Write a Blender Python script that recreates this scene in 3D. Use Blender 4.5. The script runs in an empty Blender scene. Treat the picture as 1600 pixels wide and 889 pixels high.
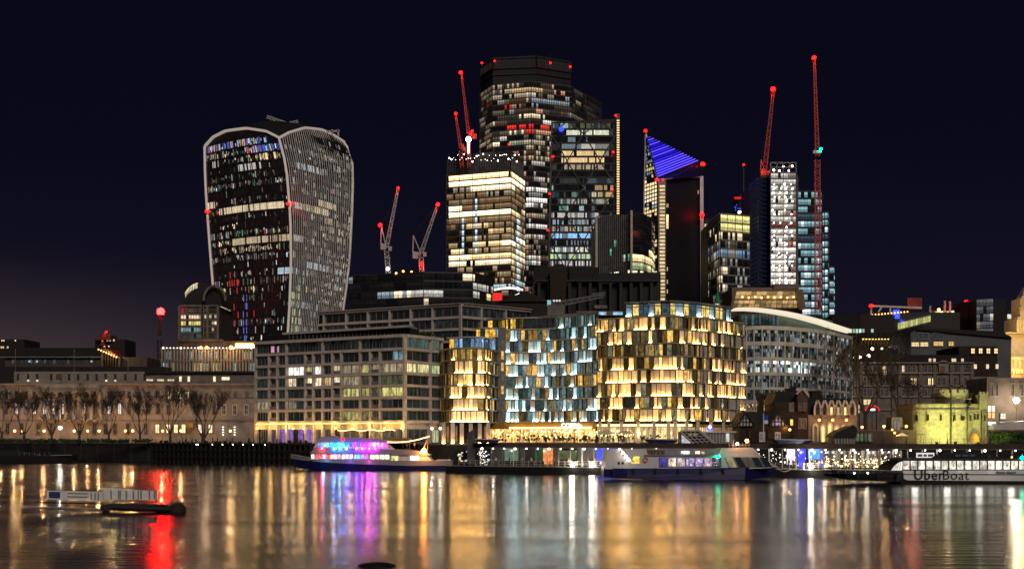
import bpy, bmesh, math, random
from mathutils import Vector, Matrix
R = math.radians
sc = bpy.context.scene
col = sc.collection
# ---------------------------------------------------------------- camera, world, sun, exposure
F, CX, HY, EH = 2000.0, 800.0, 682.0, 7.0          # lens in 1600-wide pixels, horizon row, eye height
cd = bpy.data.cameras.new('camera'); cam = bpy.data.objects.new('camera', cd); col.objects.link(cam)
cam.location = (0, 0, EH); cam.rotation_euler = (R(90), 0, 0)
cd.sensor_width = 36; cd.lens = 36 * F / 1600; cd.shift_y = (HY - 444.5) / 1600
cd.clip_start = 1; cd.clip_end = 12000; sc.camera = cam
w = bpy.data.worlds.new('World'); sc.world = w; w.use_nodes = True
nt = w.node_tree; nt.nodes.clear()
def wn(t): return nt.nodes.new(t)
out = wn('ShaderNodeOutputWorld'); bg = wn('ShaderNodeBackground'); bg2 = wn('ShaderNodeBackground'); add = wn('ShaderNodeAddShader')
sky = wn('ShaderNodeTexSky'); sky.sky_type = 'NISHITA'; sky.sun_disc = False
sky.sun_elevation = R(-9); sky.sun_rotation = R(196); bg.inputs[1].default_value = 0.05
tc = wn('ShaderNodeTexCoord'); sep = wn('ShaderNodeSeparateXYZ'); ramp = wn('ShaderNodeValToRGB')
nz = wn('ShaderNodeTexNoise'); nz.inputs['Scale'].default_value = 2.6; nz.inputs['Detail'].default_value = 5
mp = wn('ShaderNodeMapping'); mp.inputs['Scale'].default_value = (1, 1, 5)
ma = wn('ShaderNodeMath'); ma.operation = 'MULTIPLY_ADD'; ma.inputs[1].default_value = 0.06
L = nt.links.new
L(tc.outputs['Generated'], sep.inputs[0]); L(tc.outputs['Generated'], mp.inputs[0]); L(mp.outputs[0], nz.inputs[0])
L(nz.outputs[0], ma.inputs[0]); L(sep.outputs['Z'], ma.inputs[2]); L(ma.outputs[0], ramp.inputs[0])
el = ramp.color_ramp.elements                       # night air glow over the city, fading upward
el[0].position = 0.03; el[0].color = (0.0140, 0.0105, 0.0125, 1)
el[1].position = 0.55; el[1].color = (0.0014, 0.0014, 0.0052, 1)
e = el.new(0.12); e.color = (0.0070, 0.0060, 0.0140, 1)
e = el.new(0.24); e.color = (0.0030, 0.0030, 0.0092, 1)
cl = wn('ShaderNodeMapRange'); cl.interpolation_type = 'SMOOTHSTEP'; cl.inputs[1].default_value = .175; cl.inputs[2].default_value = .06; L(ma.outputs[0], cl.inputs[0])
cx = wn('ShaderNodeMapRange'); cx.interpolation_type = 'SMOOTHSTEP'; cx.inputs[1].default_value = -.08; cx.inputs[2].default_value = -.42; L(sep.outputs['X'], cx.inputs[0])
cm = wn('ShaderNodeMath'); cm.operation = 'MULTIPLY'; L(cl.outputs[0], cm.inputs[0]); L(cx.outputs[0], cm.inputs[1])
ck = wn('ShaderNodeMath'); ck.operation = 'MULTIPLY'; L(cm.outputs[0], ck.inputs[0]); L(nz.outputs[0], ck.inputs[1])
cv = wn('ShaderNodeVectorMath'); cv.operation = 'SCALE'; cv.inputs[0].default_value = (.085, .058, .050); L(ck.outputs[0], cv.inputs['Scale'])   # low cloud lit by the town
ca = wn('ShaderNodeVectorMath'); L(ramp.outputs[0], ca.inputs[0]); L(cv.outputs[0], ca.inputs[1]); L(ca.outputs[0], bg2.inputs[0]); bg2.inputs[1].default_value = 1.0
L(sky.outputs[0], bg.inputs[0]); L(bg.outputs[0], add.inputs[0]); L(bg2.outputs[0], add.inputs[1]); L(add.outputs[0], out.inputs[0])
sd = bpy.data.lights.new('sun', 'SUN'); sd.energy = 1.0; sd.angle = R(22); sd.color = (1.0, 0.89, 0.81)   # glow of the south bank behind the camera
sun = bpy.data.objects.new('sun', sd); col.objects.link(sun); sun.rotation_euler = (R(58), 0, R(16))
sc.view_settings.view_transform = 'Standard'; sc.view_settings.look = 'None'; sc.view_settings.exposure = 0; sc.view_settings.gamma = 1
sc.render.engine = 'CYCLES'; cy = sc.cycles
cy.use_denoising = True; cy.max_bounces = 5; cy.glossy_bounces = 3; cy.diffuse_bounces = 2; cy.transmission_bounces = 2
cy.sample_clamp_indirect = 4; cy.caustics_reflective = False; cy.caustics_refractive = False
try: cy.use_light_tree = True
except Exception: pass
rng = random.Random(11)
# ---------------------------------------------------------------- helpers
def c8(r, g, b):
    f = lambda v: (v / 255 / 12.92) if v < 10.3 else ((v / 255 + .055) / 1.055) ** 2.4
    return (f(r), f(g), f(b))
def P(px, py, Y): return Vector(((px - CX) * Y / F, Y, EH + (HY - py) * Y / F))
def XX(px, Y): return (px - CX) * Y / F
def ZZ(py, Y): return EH + (HY - py) * Y / F
def proj(v): return CX + F * v[0] / v[1], HY - F * (v[2] - EH) / v[1]
G = 5.4                                              # level of the embankment and the city behind it
M = {}
def nodes(name):
    m = bpy.data.materials.new(name); m.use_nodes = True; M[name] = m
    return m, m.node_tree, m.node_tree.nodes['Principled BSDF']
def pmat(name, rgb, rough=.6, metal=0, var=.25, scale=.6, bump=.0, stretch=(1, 1, 1), coat=0):
    m, t, b = nodes(name)
    b.inputs['Roughness'].default_value = rough; b.inputs['Metallic'].default_value = metal
    if coat: b.inputs['Coat Weight'].default_value = coat
    g = t.nodes.new('ShaderNodeNewGeometry'); mpn = t.nodes.new('ShaderNodeMapping'); mpn.inputs['Scale'].default_value = stretch
    n = t.nodes.new('ShaderNodeTexNoise'); n.inputs['Scale'].default_value = scale; n.inputs['Detail'].default_value = 6; n.inputs['Roughness'].default_value = .65
    mr = t.nodes.new('ShaderNodeMapRange'); mr.inputs[1].default_value = .3; mr.inputs[2].default_value = .7
    mr.inputs[3].default_value = 1 - var; mr.inputs[4].default_value = 1 + var
    vm = t.nodes.new('ShaderNodeVectorMath'); vm.operation = 'SCALE'; vm.inputs[0].default_value = rgb
    l = t.links.new
    l(g.outputs['Position'], mpn.inputs[0]); l(mpn.outputs[0], n.inputs[0]); l(n.outputs[0], mr.inputs[0]); l(mr.outputs[0], vm.inputs['Scale']); l(vm.outputs[0], b.inputs['Base Color'])
    if bump:
        bp = t.nodes.new('ShaderNodeBump'); bp.inputs['Strength'].default_value = bump; bp.inputs['Distance'].default_value = .1
        n2 = t.nodes.new('ShaderNodeTexNoise'); n2.inputs['Scale'].default_value = scale * 5; l(mpn.outputs[0], n2.inputs[0])
        l(n2.outputs[0], bp.inputs['Height']); l(bp.outputs[0], b.inputs['Normal'])
    return m
def emis(name, rgb, s):
    m, t, b = nodes(name)
    b.inputs['Base Color'].default_value = (*[min(1, v) * .3 for v in rgb], 1)
    b.inputs['Emission Color'].default_value = (*rgb, 1); b.inputs['Emission Strength'].default_value = s
    return m
def litmat(name, base, rough, src, gain, lo=.15, hi=1.9, nscale=.55, stretch=(1, 1, 1), blotch=.5):
    """a window pane: dark glass; noise painted into the emission stands in for the lit room behind"""
    m, t, b = nodes(name); l = t.links.new
    b.inputs['Base Color'].default_value = (*base, 1); b.inputs['Roughness'].default_value = rough
    g = t.nodes.new('ShaderNodeNewGeometry'); mpn = t.nodes.new('ShaderNodeMapping'); mpn.inputs['Scale'].default_value = stretch
    n = t.nodes.new('ShaderNodeTexNoise'); n.inputs['Scale'].default_value = nscale; n.inputs['Detail'].default_value = 3; n.inputs['Roughness'].default_value = .7
    l(g.outputs['Position'], mpn.inputs[0]); l(mpn.outputs[0], n.inputs[0])
    mr = t.nodes.new('ShaderNodeMapRange'); mr.inputs[1].default_value = .5 - blotch * .35; mr.inputs[2].default_value = .5 + blotch * .35
    mr.inputs[3].default_value = lo; mr.inputs[4].default_value = hi; l(n.outputs[0], mr.inputs[0])
    if src == 'attr':
        a = t.nodes.new('ShaderNodeAttribute'); a.attribute_name = 'lit'; cout = a.outputs['Color']; st = mr.outputs[0]
        mu = t.nodes.new('ShaderNodeMath'); mu.operation = 'MULTIPLY'; mu.inputs[1].default_value = gain; l(st, mu.inputs[0]); st = mu.outputs[0]
    else:
        a = t.nodes.new('ShaderNodeObjectInfo'); cout = a.outputs['Color']
        mu = t.nodes.new('ShaderNodeMath'); mu.operation = 'MULTIPLY'; l(mr.outputs[0], mu.inputs[0]); l(a.outputs['Alpha'], mu.inputs[1])
        m2 = t.nodes.new('ShaderNodeMath'); m2.operation = 'MULTIPLY'; m2.inputs[1].default_value = gain; l(mu.outputs[0], m2.inputs[0]); st = m2.outputs[0]
    l(cout, b.inputs['Emission Color']); l(st, b.inputs['Emission Strength'])
    return m
# setting / tower materials
pmat('dark_metal', (.02, .02, .022), .5); pmat('black', (.008, .008, .009), .6); pmat('tower_body', (.012, .012, .014), .65, var=.4, scale=.05)
pmat('slab_edge', (.085, .078, .072), .5, var=.3, scale=.2); pmat('slab_dark', (.022, .021, .022), .5, var=.3, scale=.2)
pmat('fin_pale', (.62, .58, .53), .4, var=.25, scale=.15, metal=.2); pmat('fin_grey', (.22, .21, .20), .5, var=.3, scale=.3)
pmat('stone_pale', (.30, .25, .205), .8, var=.28, scale=.35, bump=.4); pmat('stone_mid', (.20, .155, .13), .85, var=.35, scale=.4, bump=.4)
pmat('stone_brown', (.085, .055, .045), .9, var=.4, scale=.4, bump=.4); pmat('brick_dark', (.035, .020, .014), .9, var=.4, scale=.8, bump=.4)
pmat('stone_light', (.58, .51, .45), .75, var=.18, scale=.5, bump=.2); pmat('concrete', (.20, .19, .175), .8, var=.3, scale=.4, bump=.3)
pmat('castle_stone', (.40, .37, .28), .9, var=.35, scale=1.1, bump=.6); pmat('castle_trim', (.22, .20, .15), .9, var=.3, scale=1.0, bump=.5)
pmat('roof_dark', (.016, .013, .013), .8, var=.4, scale=.8, bump=.3); pmat('roof_grey', (.10, .10, .10), .6, var=.2, scale=.2)
pmat('white_paint', (.66, .64, .62), .4, var=.08, scale=.6, coat=.3); pmat('navy_paint', (.018, .018, .10), .3, var=.2, scale=.5, coat=.4)
pmat('grey_paint', (.30, .29, .30), .4, var=.1, scale=.5, coat=.3); pmat('timber', (.009, .007, .006), .9, var=.5, scale=.8, bump=.5, stretch=(1, 1, .2))
pmat('bark', (.085, .058, .042), .9, var=.4, scale=2, bump=.5); pmat('quay_stone', (.020, .017, .015), .9, var=.5, scale=.5, bump=.5)
pmat('paving', (.10, .09, .08), .8, var=.3, scale=.3); pmat('asphalt', (.045, .043, .042), .85, var=.3, scale=.5)
pmat('grass_green', (.035, .07, .015), .9, var=.4, scale=3, bump=.5); pmat('crane_red', (.45, .03, .02), .5, var=.2, scale=.5)
pmat('crane_white', (.55, .50, .48), .5, var=.2, scale=.5); pmat('plaster', (.55, .52, .50), .8, var=.15, scale=.8)
pmat('bronze', (.16, .11, .055), .45, var=.25, scale=.3, metal=.4); pmat('curtain', (.75, .66, .5), .8, var=.12, scale=2.5, stretch=(1, 1, .1))
pmat('cloth_dark', (.02, .018, .022), .9, var=.4, scale=3); pmat('cloth_mid', (.09, .05, .05), .9, var=.4, scale=3); pmat('skin', (.45, .28, .2), .6)
pmat('orange_ring', (.7, .12, .03), .5); pmat('blue_panel', (.03, .05, .5), .4); pmat('sign_white', (.8, .8, .8), .5, var=.03)
pmat('panel_green', (.16, .24, .19), .5, var=.15, scale=.4); pmat('panel_emerald', (.02, .30, .12), .5, var=.1); pmat('panel_orange', (.75, .20, .04), .5, var=.1)
pmat('fascia_ochre', (.34, .21, .03), .5, var=.1)
litmat('far_glass', (.010, .011, .014), .12, 'attr', 1.0, .55, 1.4, 1.1, (1, 1, 1.2), .6)
litmat('near_glass', (.012, .015, .016), .08, 'obj', 8.0, .12, 1.9, 1.1, (1, 1, .35), .55)
litmat('room_glass', (.012, .013, .013), .1, 'obj', 8.0, .12, 2.1, 1.9, (1, 1, .5), .55)
emis('beacon_red', (1, .003, .003), 14); emis('beacon_strong', (1, .0008, .0008), 420); emis('beacon_orange', (1, .35, .06), 26); emis('lamp_warm', (1, .40, .09), 6)
emis('lamp_white', (1, .90, .78), 14); emis('uplight_warm', (1, .50, .12), 88); emis('uplight_cool', (.36, .78, 1), 42); emis('ladder_gold', (1, .66, .25), 1.5); emis('stern_orange', (1, .28, .03), 110)
emis('strip_gold', (1, .62, .16), 7); emis('strip_white', (1, .92, .78), 3.2); emis('beacon_green', (.0, .9, .45), 25)
emis('roof_glow', (1, .88, .66), .85); emis('edge_glow', (1, .86, .74), .30); emis('blue_fin', (.02, .008, 1), .12); emis('violet_fin', (.13, .09, 1), 1.5); emis('louvre_mid', (.06, .03, 1), .9); emis('louvre_dim', (.04, .02, 1), .45)
emis('red_glow', (1, .02, .02), .8); emis('flood', (1, .85, .6), 140); emis('string_gold', (1, .66, .25), 9); emis('blue_sign', (.04, .09, 1), 1.5)
WO = {}
class MB:
    def __init__(s): s.v = []; s.f = []; s.m = []; s.c = []
    def face(s, pts, m=0, c=None):
        n = len(s.v); s.v += [tuple(p) for p in pts]; s.f.append(tuple(range(n, n + len(pts)))); s.m.append(m); s.c.append(c or (0, 0, 0))
    def hexa(s, p, m=0):                             # p: 4 bottom (ccw from above) + 4 top
        n = len(s.v); s.v += [tuple(q) for q in p]
        for f in ((3, 2, 1, 0), (4, 5, 6, 7), (0, 1, 5, 4), (1, 2, 6, 5), (2, 3, 7, 6), (3, 0, 4, 7)):
            s.f.append(tuple(n + i for i in f)); s.m.append(m); s.c.append((0, 0, 0))
    def box(s, x0, x1, y0, y1, z0, z1, m=0):
        s.hexa([(x0, y0, z0), (x1, y0, z0), (x1, y1, z0), (x0, y1, z0), (x0, y0, z1), (x1, y0, z1), (x1, y1, z1), (x0, y1, z1)], m)
    def bar(s, p, q, wd, dp=None, m=0):              # a square bar from p to q
        p = Vector(p); q = Vector(q); d = (q - p)
        if d.length < 1e-6: return
        d.normalize(); up = Vector((0, 0, 1)) if abs(d.z) < .9 else Vector((0, 1, 0))
        a = d.cross(up).normalized() * wd / 2; b = a.cross(d).normalized() * (dp or wd) / 2
        s.hexa([p - a - b, p + a - b, p + a + b, p - a + b, q - a - b, q + a - b, q + a + b, q - a + b], m)
    def tube(s, p, q, r0, r1, n=6, m=0, cap=False):
        p = Vector(p); q = Vector(q); d = (q - p).normalized(); up = Vector((0, 0, 1)) if abs(d.z) < .9 else Vector((0, 1, 0))
        a = d.cross(up).normalized(); b = a.cross(d).normalized(); k = len(s.v)
        for c, r in ((p, r0), (q, r1)):
            for i in range(n):
                t = 2 * math.pi * i / n; s.v.append(tuple(c + a * (r * math.cos(t)) + b * (r * math.sin(t))))
        for i in range(n):
            j = (i + 1) % n; s.f.append((k + i, k + j, k + n + j, k + n + i)); s.m.append(m); s.c.append((0, 0, 0))
        if cap:
            s.f.append(tuple(k + n - 1 - i for i in range(n))); s.m.append(m); s.c.append((0, 0, 0))
            s.f.append(tuple(k + n + i for i in range(n))); s.m.append(m); s.c.append((0, 0, 0))
    def ball(s, c, r, m=0, n=8, k=5, sz=1):
        c = Vector(c); base = len(s.v)
        for i in range(k + 1):
            t = math.pi * i / k
            for j in range(n):
                u = 2 * math.pi * j / n; s.v.append((c.x + r * math.sin(t) * math.cos(u), c.y + r * math.sin(t) * math.sin(u), c.z + sz * r * math.cos(t)))
        for i in range(k):
            for j in range(n):
                a = base + i * n + j; b = base + i * n + (j + 1) % n
                s.f.append((a, a + n, b + n, b)); s.m.append(m); s.c.append((0, 0, 0))
    def prism(s, pts, z0, z1, m=0, top=None):        # pts: footprint in ccw order (x, y)
        n = len(pts)
        if sum(pts[i][0] * pts[(i + 1) % n][1] - pts[(i + 1) % n][0] * pts[i][1] for i in range(n)) < 0: pts = pts[::-1]
        t = top or pts; k = len(s.v)
        zz = z1 if isinstance(z1, (list, tuple)) else [z1] * n
        s.v += [(p[0], p[1], z0) for p in pts] + [(p[0], p[1], zz[i]) for i, p in enumerate(t)]
        for i in range(n):
            j = (i + 1) % n; s.f.append((k + i, k + j, k + n + j, k + n + i)); s.m.append(m); s.c.append((0, 0, 0))
        s.f.append(tuple(k + n - 1 - i for i in range(n))); s.m.append(m); s.c.append((0, 0, 0))
        s.f.append(tuple(k + n + i for i in range(n))); s.m.append(m); s.c.append((0, 0, 0))
    def lattice(s, p, q, w0, w1=None, n=12, t=.12, m=0, tri=False):
        p = Vector(p); q = Vector(q); w1 = w1 or w0; d = (q - p).normalized(); up = Vector((0, 0, 1)) if abs(d.z) < .9 else Vector((0, 1, 0))
        a = d.cross(up).normalized(); b = a.cross(d).normalized()
        cs = ((-1, -1), (1, -1), (1, 1), (-1, 1))
        pt = lambda i, k: p.lerp(q, k / n) + (a * cs[i][0] + b * cs[i][1]) * ((w0 + (w1 - w0) * k / n) / 2)
        for i in range(4): s.bar(pt(i, 0), pt(i, n), t, m=m)
        for k in range(n):
            for i in range(4):
                j = (i + 1) % 4; s.bar(pt(i, k), pt(j, k + 1), t * .65, m=m)
                if k % 2: s.bar(pt(i, k), pt(j, k), t * .6, m=m)
    def build(s, name, mats, parent=None, kind=None, smooth=False):
        if not isinstance(mats, (list, tuple)): mats = [mats]
        me = bpy.data.meshes.new(name); o_ = WO.get(parent.name, Vector()) if parent else Vector()
        me.from_pydata([(v[0] - o_.x, v[1] - o_.y, v[2] - o_.z) for v in s.v], [], s.f)
        for x in mats: me.materials.append(M[x])
        me.polygons.foreach_set('material_index', s.m)
        if any(c != (0, 0, 0) for c in s.c):
            at = me.attributes.new('lit', 'FLOAT_COLOR', 'FACE'); fl = []
            for c in s.c: fl += [c[0], c[1], c[2], 1.0]
            at.data.foreach_set('color', fl)
        if smooth: me.polygons.foreach_set('use_smooth', [True] * len(s.f))
        o = bpy.data.objects.new(name, me); col.objects.link(o)
        if parent: o.parent = parent; WO[o.name] = o_.copy()
        if kind: o['kind'] = kind
        return o
def thing(name, label, cat, loc, group=None):
    o = bpy.data.objects.new(name, None); col.objects.link(o); o.empty_display_size = .5
    o.location = loc; WO[o.name] = Vector(loc); o['label'] = label; o['category'] = cat
    if group: o['group'] = group
    return o
def tag(o, label, cat, group=None):
    o['label'] = label; o['category'] = cat
    if group: o['group'] = group
    return o
def mesh_of(mb, mats, name='piece'):
    o = mb.build(name, mats); me = o.data; bpy.data.objects.remove(o); return me
def inst(name, me, parent, mat, colour=None, kind=None):
    """a piece that shares its mesh; mat is its world matrix"""
    o = bpy.data.objects.new(name, me); col.objects.link(o)
    if parent and parent.type != 'EMPTY': o.parent = parent; o.matrix_parent_inverse = (Matrix.Translation(WO[parent.name]) @ parent.matrix_basis).inverted(); o.matrix_basis = mat; WO[o.name] = WO[parent.name]
    elif parent: o.parent = parent; WO[o.name] = WO[parent.name]; o.matrix_basis = Matrix.Translation(-WO[parent.name]) @ mat
    else: o.matrix_basis = mat
    if colour: o.color = colour
    if kind: o['kind'] = kind
    return o
def frame_mat(p, dx, dy, sx=1, sy=1, sz=1):
    """local x along the facade (dx, dy), local -y towards the viewer, z up"""
    ln = math.hypot(dx, dy) or 1; x = Vector((dx / ln, dy / ln, 0)); y = Vector((-x.y, x.x, 0))
    m = Matrix(((x.x * sx, y.x * sy, 0, p[0]), (x.y * sx, y.y * sy, 0, p[1]), (0, 0, sz, p[2]), (0, 0, 0, 1)))
    return m
def litfn(bands, base=0, basecols=((1, .8, .5),), bs=.6, seed=1, runs=True):
    r = random.Random(seed)
    st = {'z': None, 'fl': 1, 'run': 0, 'c': (0, 0, 0)}
    def f(v):
        px, py = proj(v)
        if st['z'] is None or abs(v[2] - st['z']) > .6: st['z'] = v[2]; st['fl'] = r.choice((.1, .3, .6, 1, 1, 1.6, 2.4)); st['run'] = 0
        if st['run'] <= 0:
            st['run'] = r.choice((1, 1, 2, 3, 5)) if runs else 1; d = r.uniform(.0008, .007); st['c'] = (d, d * .85, d * .7)
            if r.random() < base * st['fl']:
                k = r.choice(basecols); q = bs * r.choice((.1, .15, .25, .4, .9, 2.2)) ; st['c'] = (k[0] * q, k[1] * q, k[2] * q); st['run'] = r.choice((1, 1, 2, 3, 5, 9)) if runs else 1
        st['run'] -= 1; c = st['c']
        for (y0, y1, x0, x1, k, s, p) in bands:
            if y0 <= py < y1 and x0 <= px < x1:
                if r.random() < p:
                    q = s * r.uniform(.85, 1.2); c = (k[0] * q, k[1] * q, k[2] * q)
        return c
    return f
GOLD = (1, .70, .34); WARM = (1, .80, .52); WHT = (1, .95, .85); COOL = (.72, .90, 1); CYAN = (.45, .85, .95); BLU = (.12, .25, 1); RED = (1, .04, .03); GRN = (.15, .9, .45); YEL = (.95, .85, .30); LIME = (.75, .9, .45)
def backed(path, depth):
    """close a visible front path (px, Y) with two corners behind it"""
    pts = [(XX(a, Y), Y) for a, Y in path]
    a, b = pts[0], pts[-1]; y = max(a[1], b[1]) + depth
    return pts, pts + [(b[0] * (1 if b[0] > 0 else 1), y), (a[0], y)]
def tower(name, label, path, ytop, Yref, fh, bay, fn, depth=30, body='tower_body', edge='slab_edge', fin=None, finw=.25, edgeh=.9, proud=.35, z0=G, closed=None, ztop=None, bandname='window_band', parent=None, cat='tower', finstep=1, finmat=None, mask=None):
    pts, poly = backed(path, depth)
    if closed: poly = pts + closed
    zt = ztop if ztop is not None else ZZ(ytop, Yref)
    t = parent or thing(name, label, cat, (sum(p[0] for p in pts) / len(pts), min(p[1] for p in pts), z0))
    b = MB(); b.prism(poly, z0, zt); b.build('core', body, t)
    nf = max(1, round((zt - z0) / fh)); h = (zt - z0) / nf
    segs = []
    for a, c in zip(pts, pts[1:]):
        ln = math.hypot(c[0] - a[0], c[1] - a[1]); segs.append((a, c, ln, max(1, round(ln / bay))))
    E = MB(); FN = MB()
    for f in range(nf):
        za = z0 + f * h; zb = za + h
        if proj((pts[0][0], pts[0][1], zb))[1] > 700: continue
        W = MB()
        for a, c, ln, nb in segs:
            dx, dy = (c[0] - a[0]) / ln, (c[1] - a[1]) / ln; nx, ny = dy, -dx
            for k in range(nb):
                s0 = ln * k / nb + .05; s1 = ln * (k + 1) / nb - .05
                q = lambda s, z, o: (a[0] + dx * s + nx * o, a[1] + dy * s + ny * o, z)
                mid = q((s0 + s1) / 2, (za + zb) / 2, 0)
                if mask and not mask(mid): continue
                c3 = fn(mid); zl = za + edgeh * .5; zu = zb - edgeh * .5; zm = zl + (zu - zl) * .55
                W.face([q(s0, zl, .06), q(s1, zl, .06), q(s1, zm, .06), q(s0, zm, .06)], 0, tuple(v * .62 for v in c3)); W.face([q(s0, zm, .06), q(s1, zm, .06), q(s1, zu, .06), q(s0, zu, .06)], 0, tuple(v * 1.35 for v in c3))  # ceiling light painted in: the upper part of each pane emits more
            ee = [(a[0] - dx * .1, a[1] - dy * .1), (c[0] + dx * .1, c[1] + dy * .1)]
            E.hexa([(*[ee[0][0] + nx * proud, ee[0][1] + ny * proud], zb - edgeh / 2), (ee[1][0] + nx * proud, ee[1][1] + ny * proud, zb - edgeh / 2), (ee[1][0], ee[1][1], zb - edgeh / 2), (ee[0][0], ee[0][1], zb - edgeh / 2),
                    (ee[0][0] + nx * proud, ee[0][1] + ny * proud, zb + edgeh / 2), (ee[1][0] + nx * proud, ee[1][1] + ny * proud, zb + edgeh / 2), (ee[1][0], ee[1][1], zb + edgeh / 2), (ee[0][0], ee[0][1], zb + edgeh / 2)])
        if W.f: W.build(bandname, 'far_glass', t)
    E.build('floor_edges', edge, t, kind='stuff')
    if fin:
        for a, c, ln, nb in segs:
            dx, dy = (c[0] - a[0]) / ln, (c[1] - a[1]) / ln; nx, ny = dy, -dx
            for k in range(0, nb + 1, finstep):
                x = a[0] + dx * ln * k / nb; y = a[1] + dy * ln * k / nb
                p = Vector((x + nx * (proud + fin) / 2, y + ny * (proud + fin) / 2, z0))
                FN.hexa([(p.x - dx * finw / 2 - nx * fin / 2, p.y - dy * finw / 2 - ny * fin / 2, z0), (p.x + dx * finw / 2 - nx * fin / 2, p.y + dy * finw / 2 - ny * fin / 2, z0), (p.x + dx * finw / 2 + nx * fin / 2, p.y + dy * finw / 2 + ny * fin / 2, z0), (p.x - dx * finw / 2 + nx * fin / 2, p.y - dy * finw / 2 + ny * fin / 2, z0)] +
                        [(p.x - dx * finw / 2 - nx * fin / 2, p.y - dy * finw / 2 - ny * fin / 2, zt), (p.x + dx * finw / 2 - nx * fin / 2, p.y + dy * finw / 2 - ny * fin / 2, zt), (p.x + dx * finw / 2 + nx * fin / 2, p.y + dy * finw / 2 + ny * fin / 2, zt), (p.x - dx * finw / 2 + nx * fin / 2, p.y - dy * finw / 2 + ny * fin / 2, zt)])
        FN.build('mullions', finmat or edge, t, kind='stuff')
    return t
def beacon(parent, px, py, Y, r=.9, mat='beacon_red', stalk=2.5):
    r *= .68
    p = P(px, py, Y); b = MB(); b.ball(p, r, 0, 10, 7); b.tube(p - Vector((0, 0, r + .05)), p - Vector((0, 0, r + stalk)), .25, .3, 6, 1, True)
    b.tube(p - Vector((0, 0, r * 1.1)), p - Vector((0, 0, r * .75)), r * .7, r * .7, 8, 1, True)
    return b.build('warning_light', [mat, 'dark_metal'], parent, smooth=False)
def plight(parent, p, energy, rgb, size=.3, name='glow'):
    d = bpy.data.lights.new(name, 'POINT'); d.energy = energy; d.color = rgb; d.shadow_soft_size = size
    o = bpy.data.objects.new(name, d); col.objects.link(o)
    if parent: o.parent = parent; o.location = Vector(p) - WO[parent.name]
    else: o.location = p
    return o
def spot(parent, p, q, energy, rgb, ang=70, size=.3):
    d = bpy.data.lights.new('floodlight', 'SPOT'); d.energy = energy; d.color = rgb; d.spot_size = R(ang); d.spot_blend = .5; d.shadow_soft_size = size
    o = bpy.data.objects.new('floodlight', d); col.objects.link(o); o.parent = parent; o.location = Vector(p) - WO[parent.name]; o.rotation_euler = (Vector(q) - Vector(p)).to_track_quat('-Z', 'Y').to_euler(); return o
ORD = ['first', 'second', 'third', 'fourth', 'fifth', 'sixth', 'seventh', 'eighth', 'ninth', 'tenth', 'eleventh', 'twelfth', 'thirteenth', 'fourteenth', 'fifteenth', 'sixteenth', 'seventeenth', 'eighteenth', 'nineteenth', 'twentieth', 'twenty-first', 'twenty-second', 'twenty-third', 'twenty-fourth']
# ---------------------------------------------------------------- water, ground, embankment
SH = [(-900, 430), (-158, 392), (-53, 335), (-15, 300), (55, 274), (104, 262), (700, 250)]     # line of the river wall
def water():
    m, t, b = nodes('river'); l = t.links.new
    b.inputs['Base Color'].default_value = (.010, .009, .011, 1); b.inputs['Roughness'].default_value = .20; b.inputs['IOR'].default_value = 1.45
    b.inputs['Specular IOR Level'].default_value = .8
    g = t.nodes.new('ShaderNodeNewGeometry')
    def nse(sx, sy, det):
        mpn = t.nodes.new('ShaderNodeMapping'); mpn.inputs['Scale'].default_value = (sx, sy, 1)
        n = t.nodes.new('ShaderNodeTexNoise'); n.inputs['Scale'].default_value = 1; n.inputs['Detail'].default_value = det
        l(g.outputs['Position'], mpn.inputs[0]); l(mpn.outputs[0], n.inputs[0]); return n
    n1 = nse(.13, .8, 4); n2 = nse(.5, 2.2, 3); n3 = nse(.02, .09, 3)
    b1 = t.nodes.new('ShaderNodeBump'); b1.inputs['Strength'].default_value = .5; b1.inputs['Distance'].default_value = .085
    b2 = t.nodes.new('ShaderNodeBump'); b2.inputs['Strength'].default_value = .35; b2.inputs['Distance'].default_value = .06
    l(n1.outputs[0], b1.inputs['Height']); l(n2.outputs[0], b2.inputs['Height']); l(b1.outputs[0], b2.inputs['Normal']); l(b2.outputs[0], b.inputs['Normal'])
    mr = t.nodes.new('ShaderNodeMapRange'); mr.inputs[1].default_value = .35; mr.inputs[2].default_value = .65; mr.inputs[3].default_value = .13; mr.inputs[4].default_value = .20
    l(n3.outputs[0], mr.inputs[0]); l(mr.outputs[0], b.inputs['Roughness'])
    k = MB(); k.prism([(-900, -200), (700, -200)] + SH[::-1], -3, 0); o = k.build('river', 'river'); o['kind'] = 'structure'
water()
k = MB(); k.prism(SH + [(3000, 250), (6000, 7000), (-6000, 7000), (-3000, 430)], G - 2, G); o = k.build('ground', 'paving'); o['kind'] = 'structure'
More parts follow.
